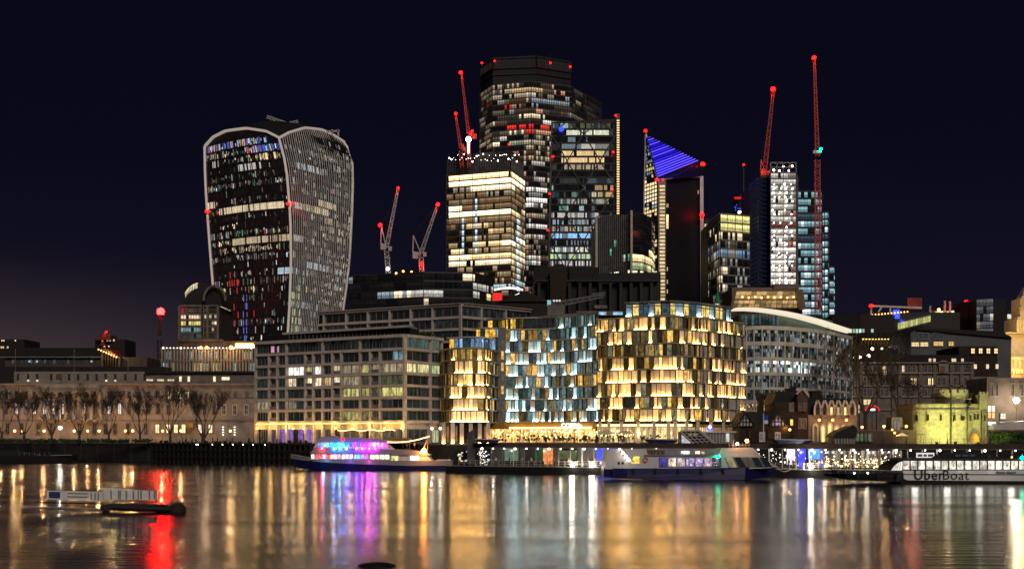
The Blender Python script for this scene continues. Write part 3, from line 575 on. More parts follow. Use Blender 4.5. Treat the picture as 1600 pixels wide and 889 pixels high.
# ---------------------------------------------------------------- cranes
def crane(label, base, slew, tip, Y, w0=2.2, a_top=None, counter=None, mat='crane_white', beacons=(), red=True, t0=.28, cat='crane', group='tower cranes over the city'):
    t = thing('tower_crane', label, cat, P(base[0], base[1], Y), group); tk = t0 * Y / 650
    b = MB(); b.lattice(P(*base, Y), P(*slew, Y), w0, n=max(4, int((base[1] - slew[1]) / 5)), t=tk); b.build('mast', mat, t)
    b = MB(); p = P(*slew, Y); b.lattice(p + Vector((0, 0, 1.5)), P(*tip, Y), w0 * .8, w0 * .4, n=max(6, int((slew[1] - tip[1]) / 6)), t=tk); b.build('jib', mat, t)
    if counter:
        q = P(*counter, Y); b = MB(); b.bar(p + Vector((0, 0, 1)), q + Vector((0, 0, 1)), .9, 1.6); b.box(min(q.x, q.x + 1.5), max(q.x, q.x + 1.5) + 1.2, Y - 1.4, Y + 1.4, q.z - 2.2, q.z + .8); b.build('counterweight', mat, t)
        a = P(*a_top, Y); b = MB()
        for d in (-.8, .8): b.bar(p + Vector((0, d, 1)), a + Vector((0, d * .3, 0)), tk * 1.6); b.bar(q + Vector((0, d, 1)), a + Vector((0, d * .3, 0)), tk * 1.6)
        b.build('a_frame', mat, t)
        b = MB(); b.bar(a, P(*tip, Y), tk * .25); b.build('stay_cable', 'dark_metal', t)
        b = MB(); b.box(p.x + 1.2, p.x + 3, Y - 2.2, Y - .8, p.z - .6, p.z + 1.8); b.build('cab', mat, t)
    for x, y, r in beacons: beacon(t, x, y, Y - 1.5, r, stalk=.8); 
    if red:
        for x, y, r in beacons: plight(t, P(x, y + 3, Y - 3.5), 450 * r, (1, .08, .05), .5)
    return t
t = crane('white luffing crane left above the low dark glass block', (607, 428), (604, 391), (622, 295), 700, 2.3, (596, 354), (595, 384), 'crane_white', ((622, 294, 1.1), (594, 352, 1.6)))
b = MB(); b.ball(P(606, 420, 694), .9); b.build('work_light', 'lamp_white', t)
t = crane('white luffing crane above the low dark glass block with red lamp low on its mast', (660, 446), (658, 400), (685, 317), 700, 2.3, (646, 368), (645, 398), 'crane_white', ((684, 320, 1.6), (659, 414, 1.4)))
t = crane('red crane with the taller jib on top of the gold banded tower', (733, 262), (732, 213), (721, 116), 790, 2.0, (737, 205), (738, 212), 'crane_red', ((720, 114, 1.7), (738, 206, .6)))
t = crane('red crane with short leaning jib at the roof corner of the gold banded tower', (722, 262), (720, 236), (712, 180), 792, 2.0, (724, 226), (726, 234), 'crane_red', ((712, 178, 1.3),))
t = crane('red luffing crane rising from the dark louvred tower beside the stair tower', (1194, 281), (1194, 274), (1208, 142), 640, 2.6, (1189, 250), (1188, 270), 'crane_red', ((1208, 140, 1.9),))
plight(t, P(1196, 262, 632), 1500, (1, .1, .05), .5)
t = crane('tallest thin red crane in front of the pale blue glass blocks', (1278, 488), (1277, 250), (1272, 93), 600, 2.2, None, None, 'crane_red', ((1272, 91, 1.5),))
b = MB(); b.box(XX(1270, 600), XX(1283, 600), 599, 601, ZZ(240, 600), ZZ(236, 600)); b.build('cab', 'crane_white', t); b = MB(); b.ball(P(1283, 233, 598), .6); b.build('green_lamp', 'beacon_green', t)
for y in (130, 180, 300, 350, 400, 450): plight(t, P(1282, y, 590), 600, (1, .1, .06), .5)
for tt, px in (((733, 0), 726),):
    for y in (130, 160, 190): plight(t, P(px, y, 782), 500, (1, .1, .06), .5)
t = crane('dark crane at far left whose lone red warning lamp hangs above the skyline', (249, 560), (249, 530), (251, 494), 577, 1.6, None, None, 'dark_metal', (), red=False)
beacon(t, 251, 487, 575, 2.6, 'beacon_strong', 1)
# ---------------------------------------------------------------- middle distance
def simple(name, label, cat, path, ytop, Yref, depth, mat='roof_dark', roof=None):
    pts, poly = backed(path, depth); t = thing(name, label, cat, (sum(p[0] for p in pts) / len(pts), min(p[1] for p in pts), G))
    b = MB(); b.prism(poly, G, ZZ(ytop, Yref)); b.build('body', mat, t); return t
def row(t, pxs, y0, y1, w_, Y, cols, name='window', mat='far_glass', off=.12, frame=None):
    """single windows, each an object: px centre list; Y a number or function of px"""
    for px in pxs:
        Yv = Y(px) if callable(Y) else Y; c = cols(px) if callable(cols) else cols
        if c is None: continue
        b = MB(); b.face([P(px - w_ / 2, y1, Yv - off), P(px + w_ / 2, y1, Yv - off), P(px + w_ / 2, y0, Yv - off), P(px - w_ / 2, y0, Yv - off)], 0, c)
        if frame:
            a, d = P(px - w_ / 2, y1, Yv), P(px + w_ / 2, y0, Yv); s = .22
            b.box(a.x - s, d.x + s, Yv - .3, Yv, a.z - s * 1.4, a.z, 1); b.box(a.x - s, d.x + s, Yv - .3, Yv, d.z, d.z + s * 1.4, 1)
            b.box(a.x - s, a.x, Yv - .28, Yv, a.z, d.z, 1); b.box(d.x, d.x + s, Yv - .28, Yv, a.z, d.z, 1); b.box((a.x + d.x) / 2 - .05, (a.x + d.x) / 2 + .05, Yv - .2, Yv, a.z, d.z, 1); b.box(a.x, d.x, Yv - .19, Yv, (a.z + d.z) / 2 - .05, (a.z + d.z) / 2 + .05, 1)
        b.build(name, [mat, frame or 'fin_grey'], t)
def sc_(k, s): return tuple(v * s for v in k)
# low dark glass block with sloping right end
tower('glass_office_block', 'low dark glass office block under the two white luffing cranes, its right end sloping', [(545, 600), (662, 585), (738, 588), (770, 605)], 428, 590, 3.9, 2.2,
      litfn([(453, 460, 640, 690, WHT, .5, .85), (446, 462, 735, 770, WHT, .45, .8), (455, 462, 545, 640, COOL, .3, .6), (466, 472, 600, 700, WARM, .6, .25), (463, 474, 745, 768, YEL, .9, .9), (430, 440, 545, 560, COOL, .2, .3)], .07, seed=31), 30, edge='slab_dark', edgeh=.8, fin=.25, finw=.15, finmat='slab_dark', finstep=2, cat='building')
b_ = thing('rooftop_plant', 'cluster of dark plant rooms and work lights on the low dark glass block', 'rooftop plant', P(640, 428, 592)); b = MB()
for (x0, x1, y0) in ((548, 600, 429), (615, 655, 425), (665, 735, 424)): b.box(XX(x0, 592), XX(x1, 592), 594, 605, ZZ(430, 592), ZZ(y0, 592))
b.build('plant_room', 'slab_dark', b_); b = MB()
for px, y in ((619, 427), (630, 424), (643, 425), (637, 429)): b.ball(P(px, y, 590), .55, 0, 6, 4)
b.build('work_lights', 'lamp_warm', b_)
# black silhouettes below the wedge tower
def dark_hall():
    t = thing('old_office_hall', 'unlit dark brown office building with chimney like gable in front of the wedge tower', 'building', P(930, 682, 520))
    b = MB(); b.prism([(XX(835, 520), 520), (XX(1030, 520), 515), (XX(1030, 520), 560), (XX(835, 520), 560)], G, ZZ(428, 520)); b.build('body', 'black', t)
    b = MB(); b.box(XX(890, 515), XX(935, 515), 516, 555, G, ZZ(417, 515)); b.box(XX(835, 518), XX(862, 518), 517, 550, G, ZZ(418, 518)); b.build('upper_storey', 'roof_dark', t)
    b = MB(); x = XX(872, 510); b.prism([(x - 3.2, 510), (x + 3.2, 510), (x + 3.2, 516), (x - 3.2, 516)], G, ZZ(422, 510)); b.prism([(x - 3.2, 510), (x + 3.2, 510), (x + 3.2, 516), (x - 3.2, 516)], ZZ(422, 510), ZZ(412, 510), 0, [(x - 1.2, 511), (x + 1.8, 511), (x + 1.8, 515), (x - 1.2, 515)]); b.build('gable', 'brick_dark', t)
    b = MB()
    for i in range(12): x = XX(842 + i * 16, 514); b.box(x - .6, x + .6, 513.4, 515, G, ZZ(440, 515))
    b.box(XX(838, 514), XX(1028, 514), 512.8, 515.5, ZZ(441, 515), ZZ(438, 515)); b.build('pilasters', 'black', t)
    return t
dark_hall()
t = thing('pitched_roof_building', 'low building with dark pitched roof left of the lying crane boom', 'building', P(820, 682, 480))
b = MB(); b.box(XX(770, 480), XX(868, 480), 480, 500, G, ZZ(470, 480)); b.build('wall', 'brick_dark', t)
b = MB(); a, c, d = P(778, 471, 479), P(862, 471, 479), P(822, 455, 479); o = Vector((0, 22, 0)); b.face([a, c, d]); b.face([c, c + o, d + o, d]); b.face([a + o, a, d, d + o]); b.face([c + o, a + o, d + o]); b.build('roof', 'roof_dark', t)
t = thing('site_hoarding', 'red lit site cabin with a white curved canopy beneath the gold banded tower', 'site cabin', P(785, 682, 560))
b = MB(); b.box(XX(769, 560), XX(785, 560), 560, 566, G, ZZ(457, 560)); b.build('cabin', 'tower_body', t)
b = MB(); b.box(XX(769.5, 560), XX(784.5, 560), 559.5, 559.9, ZZ(471, 560), ZZ(458, 560)); b.build('lit_panel', 'red_glow', t); b = MB()
for i in range(10): b.bar(P(772 + i * 4.5, 453 - 3 * math.sin(i / 3.2), 558), P(776.5 + i * 4.5, 453 - 3 * math.sin((i + 1) / 3.2), 558), .6)
for i in range(8): b.bar(P(786 + i * 3.2, 471 - i * 1.5, 556), P(789.2 + i * 3.2, 469.5 - i * 1.5, 556), .5)
b.build('canopy_edge', 'strip_white', t)
t = thing('lying_crane_boom', 'pale lattice crane boom lying low over the blue lit facade roof', 'crane', P(880, 470, 340))
b = MB(); b.lattice(P(862, 477, 340), P(943, 462, 340), 1.3, .8, n=18, t=.14); b.lattice(P(925, 461, 340), P(946, 459, 340), .7, n=5, t=.1); b.build('boom', 'fin_grey', t)
b = MB(); p = P(870, 476, 339); b.box(p.x - 2.5, p.x + 2, 337, 342, p.z - 3.5, p.z - .2); b.box(XX(928, 339), XX(948, 339), 337, 342, ZZ(483, 339), ZZ(478, 339)); b.build('machine_deck', 'concrete', t)
b = MB(); b.face([P(855, 478, 338), P(861, 478, 338), P(861, 469, 338), P(855, 469, 338)], 0, (.25, .45, .5)); [b.face([P(x, 471, 338), P(x + 3, 471, 338), P(x + 3, 468.5, 338), P(x, 468.5, 338)], 0, (.9, .85, .7)) for x in (864, 868.5, 873)]; b.build('lit_cab_windows', 'far_glass', t)
# domed office building left of the curved tower
def domed():
    Y = 560; t = thing('domed_office_building', 'stone office building with dark barrel dome, left of the curved tower', 'building', P(312, 682, Y))
    b = MB(); b.prism([(XX(280, Y + 8), Y + 8), (XX(292, Y), Y), (XX(341, Y), Y), (XX(341, Y), Y + 30), (XX(280, Y), Y + 30)], G, ZZ(478, Y)); b.build('body', 'stone_brown', t)
    b = MB(); n = 12; c0, c1 = XX(284, Y), XX(345, Y); cx = (c0 + c1) / 2; r = (c1 - c0) / 2; zb = ZZ(478, Y); hh = ZZ(441, Y) - zb
    for i in range(n):
        a0, a1 = math.pi * i / n, math.pi * (i + 1) / n
        q = [(cx - r * math.cos(a), zb + hh * math.sin(a) ** .8) for a in (a0, a1)]
        b.face([(q[0][0], Y + 2, q[0][1]), (q[1][0], Y + 2, q[1][1]), (q[1][0], Y + 26, q[1][1]), (q[0][0], Y + 26, q[0][1])])
        b.face([(cx, Y + 2, zb), (q[0][0], Y + 2, q[0][1]), (q[1][0], Y + 2, q[1][1])][::-1])
    b.build('dome', 'roof_dark', t)
    b = MB()
    for i in range(9):
        a = math.pi * (.16 + i * .03); a2 = math.pi * (.182 + i * .03); q = [(cx - r * math.cos(x), zb + hh * math.sin(x) ** .8 + .15) for x in (a, a2)]
        b.face([(q[0][0], Y + 1.5, q[0][1]), (q[1][0], Y + 1.5, q[1][1]), (q[1][0], Y + 9, q[1][1] + .1), (q[0][0], Y + 9, q[0][1] + .1)], 0, (1.2, .95, .6))
        b.face([(q[0][0] + .2, Y + 1.4, q[0][1] - 2.4), (q[1][0], Y + 1.4, q[1][1] - 2.2), (q[1][0], Y + 1.4, q[1][1]), (q[0][0], Y + 1.4, q[0][1])], 0, (.9, .75, .5))
    b.build('roof_light', 'far_glass', t)
    b = MB()
    for i in range(11): a = math.pi * i / 10; a2 = math.pi * (i + 1) / 10 if i < 10 else a; x = lambda q: XX(336, Y) - 4.8 * math.cos(q); z = lambda q: ZZ(470, Y) + 6.6 * math.sin(q); b.bar((x(a), Y - .5, z(a)), (x(a2), Y - .5, z(a2)), .9)
    b.build('arch', 'stone_mid', t)
    b = MB()
    for y in (478, 491, 500, 510, 520, 530): b.box(XX(281, Y), XX(316, Y), Y - .6, Y + 8, ZZ(y + 1.6, Y), ZZ(y - 1.6, Y)); b.box(XX(318, Y), XX(341, Y), Y - .9, Y, ZZ(y + 1.2, Y), ZZ(y - 1.2, Y))
    for x in (281, 316, 318, 325, 341): b.box(XX(x, Y) - .5, XX(x, Y) + .5, Y - 1.2, Y, G, ZZ(478, Y))
    b.build('bands', 'stone_mid', t)
    for y, k, s, p in ((482, WARM, .05, 1), (492, WARM, .8, .75), (502, YEL, .8, .9), (512, CYAN, .3, .7), (522, CYAN, .08, .8)):
        W = MB()
        for px in range(283, 315, 4): W.face([P(px, y + 6, Y - .3), P(px + 3.3, y + 6, Y - .3), P(px + 3.3, y, Y - .3), P(px, y, Y - .3)], 0, sc_(k, s * rng.uniform(.5, 1.4)) if rng.random() < p else (.01, .01, .01))
        for px in (319, 323, 327, 331, 335): W.face([P(px, y + 5, Y - .3), P(px + 3.3, y + 5, Y - .3), P(px + 3.3, y, Y - .3), P(px, y, Y - .3)], 0, sc_(WARM, s * rng.uniform(.3, 1.4)) if rng.random() < p * .7 else (.02, .015, .01))
        W.build('window_band', 'far_glass', t)
domed()
def finned():
    Y = 480; t = thing('finned_stone_block', 'flat topped block of close set stone fins with a row of lamps along its roof', 'building', P(330, 682, Y))
    b = MB(); b.box(XX(252, Y), XX(418, Y), Y, Y + 30, G, ZZ(546, Y)); b.build('body', 'brick_dark', t)
    b = MB(); b.box(XX(272, Y), XX(396, Y), Y + 3, Y + 25, ZZ(546, Y), ZZ(532, Y)); b.box(XX(276, Y), XX(345, Y), Y + 2, Y + 25, ZZ(533, Y), ZZ(529, Y)); b.build('set_back_storey', 'stone_brown', t)
    for i in range(34):
        x = XX(254 + i * 4.85, Y); b = MB(); b.box(x - .32, x + .32, Y - 1.0, Y, ZZ(581, Y), ZZ(546, Y)); b.build('stone_fin', 'stone_pale', t)
    b = MB(); b.box(XX(251, Y), XX(420, Y), Y - 1.1, Y, ZZ(565, Y), ZZ(563, Y)); b.box(XX(251, Y), XX(420, Y), Y - 1.2, Y + .5, ZZ(546, Y), ZZ(543.5, Y)); b.build('string_course', 'stone_mid', t)
    for r0, r1 in ((549, 561), (567, 580)):
        W = MB()
        for i in range(33): W.face([P(255.2 + i * 4.85, r1, Y - .2), P(257.6 + i * 4.85, r1, Y - .2), P(257.6 + i * 4.85, r0, Y - .2), P(255.2 + i * 4.85, r0, Y - .2)], 0, sc_(rng.choice((WARM, CYAN, YEL)), rng.uniform(.2, .8)) if rng.random() < .4 else (.015, .01, .008))
        W.build('window_band', 'far_glass', t)
    b = MB()
    for i in range(30): b.ball(P(255 + i * 5.5, 543.5, Y - 1.5), .22 if i % 5 else .4, 0, 6, 4)
    b.build('parapet_lights', 'strip_white', t)
    b = MB(); b.ball(P(314, 543, Y - 2), .55); b.ball(P(323, 543, Y - 2), .6); b.ball(P(361, 543, Y - 2), .8); b.build('terrace_lamps', 'lamp_warm', t)
    b = MB(); b.prism([(XX(366, Y), Y + 2), (XX(400, Y), Y + 2), (XX(398, Y), Y + 12), (XX(370, Y), Y + 12)], ZZ(543, Y), ZZ(536, Y)); b.build('yellow_rooftop_bar', 'strip_gold', t)
    plight(t, P(361, 541, Y - 5), 1500, (1, .6, .25), .5); plight(t, P(320, 541, Y - 5), 1500, (1, .7, .4), .5)
finned()
# far left roofs
t = simple('distant_block', 'distant dark block at the left edge with a few small lit windows', 'building', [(-30, 900), (8, 900), (38, 900)], 530, 900, 30)
row(t, [3, 6, 24], 531, 533, 2, 900, sc_(GOLD, 1.2)); row(t, [2, 12, 5], 541, 544, 2.5, 900, sc_(GOLD, .8))
t = simple('distant_block', 'distant dark building with a small red crane on top behind the long roofs', 'building', [(148, 850), (175, 850), (195, 850)], 530, 850, 25)
row(t, [160, 168, 172, 178], 530, 533, 2.4, 850, sc_(GOLD, .9)); row(t, [163, 170], 540, 542, 2, 850, sc_(WARM, 1.2))
b = MB(); b.box(XX(149, 845), XX(172, 845), 846, 860, ZZ(531, 845), ZZ(523, 845)); b.build('upper_block', 'stone_brown', t)
crane('small red crane on the distant block at the far left', (160, 540), (161, 534), (166, 520), 845, 1.8, None, None, 'crane_red', ((166, 518.5, 1.0),))
def longroof():
    Y = 520; t = thing('long_dark_roofed_building', 'long low building with wide dark roof and dim pale windows behind the columned building', 'building', P(90, 682, Y))
    b = MB(); b.box(XX(8, Y), XX(230, Y), Y, Y + 30, G, ZZ(558, Y)); b.build('wall', 'stone_brown', t)
    b = MB(); b.prism([(XX(8, Y) - 2, Y - 1), (XX(165, Y), Y - 1), (XX(165, Y), Y + 30), (XX(8, Y) - 2, Y + 30)], ZZ(558, Y), ZZ(542, Y), 0, [(XX(28, Y), Y + 5), (XX(158, Y), Y + 5), (XX(158, Y), Y + 22), (XX(28, Y), Y + 22)]); b.build('roof', 'roof_dark', t)
    b = MB(); b.box(XX(8, Y) - 2, XX(168, Y), Y - 1.4, Y - .8, ZZ(559, Y), ZZ(557.3, Y)); b.build('gutter', 'concrete', t)
    row(t, [20 + i * 7.2 for i in range(18)], 562, 568, 3.4, Y, lambda px: sc_(CYAN, rng.choice((.02, .03, .08))))
    row(t, [46, 58, 143], 563, 566, 3, Y - .3, sc_((.6, .8, 1), .6))
    b = MB(); b.prism([(XX(118, Y + 20), Y + 20), (XX(160, Y + 20), Y + 20), (XX(160, Y + 20), Y + 22), (XX(118, Y + 20), Y + 22)], ZZ(545, Y), ZZ(541, Y)); b.build('lit_rooflight', 'strip_gold', t)
    b = MB()
    for i in range(7): b.box(XX(163 + i * 4, Y) - .8, XX(163 + i * 4, Y) + .9, Y - 2, Y + 4, G, ZZ(545 + i * 2.1, Y))
    b.build('stair_gable', 'stone_brown', t); b = MB()
    for i in range(8): b.ball(P(154 + i * 4, 546 + i * 1.7, Y - 2.5), .3, 0, 6, 4)
    b.build('stair_lamps', 'lamp_warm', t)
    plight(t, P(175, 548, Y - 4), 1800, (1, .75, .3), .5)
longroof()
simple('dark_rear_range', 'black unlit range of roofs filling the gap behind the columned building', 'building', [(-40, 470), (120, 470), (256, 468)], 573, 470, 25)
# long columned customs building
def custom_house():
    Y = 408; t = thing('long_columned_building', 'long pale stone building with columns and tall lit windows behind the bare riverside trees', 'building', P(190, 690, Y))
    fl = 'far_glass'
    b = MB(); b.box(XX(-60, Y), XX(400, Y), Y, Y + 30, G, ZZ(600, Y)); b.build('wall', 'stone_pale', t)
    b = MB(); b.box(XX(18, Y), XX(232, Y), Y + 2, Y + 28, ZZ(600, Y), ZZ(580, Y)); b.build('attic', 'stone_pale', t)
    b = MB(); b.box(XX(232, Y), XX(399, Y), Y + 1.5, Y + 28, ZZ(600, Y), ZZ(583, Y)); b.build('mansard', 'stone_mid', t)
    b = MB(); b.box(XX(225, Y), XX(401, Y), Y + .6, Y + 28, ZZ(583, Y), ZZ(579.5, Y)); b.box(XX(-60, Y), XX(18, Y), Y + 2, Y + 28, ZZ(600, Y), ZZ(591, Y)); b.build('roof', 'roof_dark', t)
    b = MB(); b.box(XX(-60, Y), XX(401, Y), Y - 1.1, Y + .5, ZZ(602, Y), ZZ(599, Y)); b.box(XX(-60, Y), XX(401, Y), Y - .5, Y + .3, ZZ(605, Y), ZZ(602, Y)); b.build('cornice', 'stone_pale', t)
    b = MB(); b.box(XX(-60, Y), XX(400.5, Y), Y - .4, Y + .1, ZZ(658, Y), ZZ(656, Y)); b.box(XX(335, Y), XX(400.5, Y), Y - .3, Y + .1, ZZ(622, Y), ZZ(621, Y)); b.build('string_course', 'stone_mid', t)
    b = MB(); b.box(XX(60, Y), XX(158, Y), Y - 2.2, Y, ZZ(611, Y), ZZ(600, Y)); b.box(XX(58, Y), XX(160, Y), Y - 2.6, Y, ZZ(612.5, Y), ZZ(611, Y)); b.build('portico_entablature', 'stone_pale', t)
    me = None
    for i in range(8):
        px = 62 + i * 13.4; b = MB(); p = P(px, 656, Y - 1.6); q = P(px, 612.5, Y - 1.6); b.tube(p, q, .62, .52, 10); b.box(p.x - .8, p.x + .8, p.y - .8, p.y + .8, p.z - .4, p.z + .3); b.box(p.x - .8, p.x + .8, p.y - .8, p.y + .8, q.z - .5, q.z - .01); b.build('column', 'stone_pale', t, smooth=False)
    b = MB(); b.box(XX(60, Y), XX(158, Y), Y - 2.4, Y, ZZ(658, Y), ZZ(656.2, Y)); b.build('portico_base', 'stone_pale', t)
    lit = [26, 54, 70, 85, 100, 116, 131, 171, 187]
    row(t, lit, 630, 646.5, 5, Y, lambda px: sc_((1, .88, .74), .95), frame='stone_mid')
    row(t, [10, 41, 146, 160, 202, 217, 232, 247], 630, 646.5, 5, Y, lambda px: (.02, .02, .025) if px not in (41,) else (.12, .12, .13), frame='stone_mid')
    row(t, [10, 26, 41, 54, 171, 187, 202, 217, 232, 247, 290, 305], 612, 621, 4.4, Y, (.015, .013, .012), frame='stone_mid')
    row(t, [28, 44, 58, 80, 95, 108, 122, 137, 151, 165, 180, 196, 212, 226], 584, 594, 3.8, Y + 2, (.012, .01, .01))
    row(t, [44, 58, 166, 180], 593, 596, 3, Y + 1.8, sc_(WARM, 1.0), name='lit_sill')
    row(t, [265, 280.5, 292.5], 612, 623, 6, Y, lambda px: sc_((1, .78, .42), 1.2), frame='stone_mid')
    row(t, [352, 368, 386], 613, 620, 3.4, Y, (.05, .04, .04), frame='stone_mid'); row(t, [350, 367, 385], 633, 647, 5, Y, (.02, .02, .022), frame='stone_light')
    row(t, [320, 335, 263, 310], 633, 647, 4.6, Y, (.03, .025, .02), frame='stone_mid')
    row(t, [246, 263, 275, 287, 313, 329], 663, 676, 5.8, Y, lambda px: sc_((1, .80, .38), 1.5) if px < 300 else sc_(WARM, 1.3), frame='stone_mid')
    row(t, [12, 34, 60, 80, 125, 148, 165, 180, 200, 228], 662, 678, 5, Y, (.02, .015, .012), name='door', frame='stone_mid')
    row(t, [234, 251, 267], 592.5, 595, 10, Y + 1.4, sc_(WARM, .9)); row(t, [282, 295, 335], 588, 596, 3.4, Y + 1.4, sc_((1, .85, .5), 1.4)); row(t, [352.5], 589, 593.5, 12, Y + 1.4, sc_(WARM, 1.3))
    b = MB(); b.bar(P(94, 656, Y - 3), P(94, 640, Y - 3), .25); b.build('flag_pole', 'sign_white', t); b = MB(); b.box(XX(92, Y), XX(101, Y), Y - 2.7, Y - 2.3, ZZ(594, Y), ZZ(585, Y)); b.build('roof_crest', 'stone_brown', t)
    b = MB(); b.box(XX(294, Y), XX(305, Y), Y - 3, Y - .1, ZZ(668, Y), ZZ(661, Y)); b.build('entrance_canopy', 'fascia_ochre', t)
    for px in (116, 24, 200): b = MB(); b.bar(P(px, 600 if px != 116 else 585, Y + 6), P(px, 560 if px == 200 else 545, Y + 6), .14); b.build('roof_mast', 'fin_grey', t)
    b = MB()
    for px in (348, 349, 366, 367):
        for y in (667, 671, 675, 679): b.ball(P(px, y, Y - .8), .16, 0, 6, 4)
    b.build('fairy_lights', 'strip_white', t, kind='stuff')
custom_house()
# right: curved office with white roof arc
def curved_office():
    t = thing('curved_roof_office', 'banded stone office with a sweeping white lit arc roof right of the gold apartments', 'building', P(1235, 690, 345))
    path = [(1155, 338), (1190, 336), (1225, 338), (1262, 344), (1301, 356), (1330, 372)]
    pts, poly = backed(path, 40); b = MB(); b.prism(poly, G, ZZ(512, 342)); b.build('core', 'tower_body', t)
    pp = [(XX(a, Y + 3), Y + 3) for a, Y in path[:-1]]; b = MB(); b.prism(pp + [(pp[-1][0], 385), (pp[0][0], 385)], ZZ(512, 342), ZZ(492, 342)); b.build('set_back_storey', 'panel_green', t)
    def at(s, o=0):
        k = min(int(s), len(pts) - 2); u = s - k; a, c = pts[k], pts[k + 1]; ln = math.hypot(c[0] - a[0], c[1] - a[1]); dx, dy = (c[0] - a[0]) / ln, (c[1] - a[1]) / ln
        return (a[0] + (c[0] - a[0]) * u + dy * o, a[1] + (c[1] - a[1]) * u - dx * o)
    rows = [(518, 536), (542, 560), (565, 583), (588, 606), (610, 626), (632, 641), (648, 675)]
    pr = [0] + [y for r_ in rows for y in r_]
    edges = [ZZ(y, 342) for y in (512, 518, 536, 542, 560, 565, 583, 588, 606, 610, 626, 632, 641, 648, 675, 690)]
    for i in range(0, len(edges), 2):
        b = MB(); n = 20
        for k in range(n):
            s0, s1 = 5 * k / n, 5 * (k + 1) / n; a, c, d, e = at(s0, .5), at(s1, .5), at(s1), at(s0)
            b.hexa([(*a, edges[i + 1]), (*c, edges[i + 1]), (*d, edges[i + 1]), (*e, edges[i + 1]), (*a, edges[i]), (*c, edges[i]), (*d, edges[i]), (*e, edges[i])])
        b.build('stone_band', 'stone_light', t)
    NC = 30
    for ri, (y0, y1) in enumerate(rows):
        z1, z0 = ZZ(y0, 342), ZZ(y1, 342); W = MB()
        for k in range(NC):
            s0, s1 = 5 * (k + .04) / NC, 5 * (k + .96) / NC; a, c = at(s0, .08), at(s1, .08); px = proj((a[0], a[1], z0))[0]
            nsub = 2
            for j in range(nsub):
                u0, u1 = s0 + (s1 - s0) * j / nsub, s0 + (s1 - s0) * (j + .94) / nsub; a, c = at(u0, .08), at(u1, .08)
                for h0, h1 in ((0, .42), (.44, .7), (.72, .97)):
                    s = .10
                    if ri == 2 and 1170 < px < 1265: s = 1.3
                    elif ri in (0, 1): s = .24 if px > 1190 else .12
                    elif ri == 2: s = .28
                    elif ri == 3: s = .15
                    elif ri == 5: s = .5
                    q = s * rng.choice((.03, .1, .25, .5, 1.2, 2.4 if h0 > .5 else .3)); k_ = rng.choice((COOL, WHT, (.6, .78, .78))) if ri < 5 else GOLD
                    if ri == 6: q = .05
                    W.face([(*a, z0 + (z1 - z0) * h0), (*c, z0 + (z1 - z0) * h0), (*c, z0 + (z1 - z0) * h1), (*a, z0 + (z1 - z0) * h1)], 0, sc_(k_, q))
        W.build('window_band', 'far_glass', t)
    for k in range(0, NC + 1, 2):
        b = MB(); a = at(5 * k / NC, .25); b.box(a[0] - .14, a[0] + .14, a[1] - .25, a[1] + .25, ZZ(641, 342), ZZ(516, 342)); b.build('mullion', 'stone_light', t)
    b = MB()
    for k in range(26): a = at(4 * k / 26, -2.7); b.box(a[0] - .08, a[0] + .08, a[1] - .2, a[1] + .1, ZZ(511, 342), ZZ(492, 342))
    b.build('upper_mullions', 'slab_dark', t, kind='stuff')
    W = MB()
    for k in range(26): a, c = at(4 * (k + .1) / 26, -2.6), at(4 * (k + .9) / 26, -2.6); W.face([(*a, ZZ(509, 342)), (*c, ZZ(509, 342)), (*c, ZZ(494, 342)), (*a, ZZ(494, 342))], 0, sc_(CYAN, rng.choice((.02, .04, .09, .15))))
    W.build('upper_window_band', 'far_glass', t)
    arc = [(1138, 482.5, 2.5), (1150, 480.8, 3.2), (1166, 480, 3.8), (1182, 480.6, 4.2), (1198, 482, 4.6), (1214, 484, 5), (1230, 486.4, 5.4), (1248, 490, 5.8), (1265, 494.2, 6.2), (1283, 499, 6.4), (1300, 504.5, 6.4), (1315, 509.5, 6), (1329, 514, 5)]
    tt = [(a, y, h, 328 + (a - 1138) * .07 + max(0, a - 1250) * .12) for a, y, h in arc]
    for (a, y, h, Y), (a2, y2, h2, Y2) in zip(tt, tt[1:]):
        b = MB(); b.hexa([P(a, y + h, Y), P(a2, y2 + h2, Y2), P(a2, y2 + h2, Y2) + Vector((0, 4, 0)), P(a, y + h, Y) + Vector((0, 4, 0)), P(a, y, Y + 1), P(a2, y2, Y2 + 1), P(a2, y2, Y2) + Vector((0, 4, .1)), P(a, y, Y) + Vector((0, 4, .1))], 0); b.build('roof_arc_panel', 'roof_glow', t)  # the lit white of the arc roof is put into its emission
curved_office()
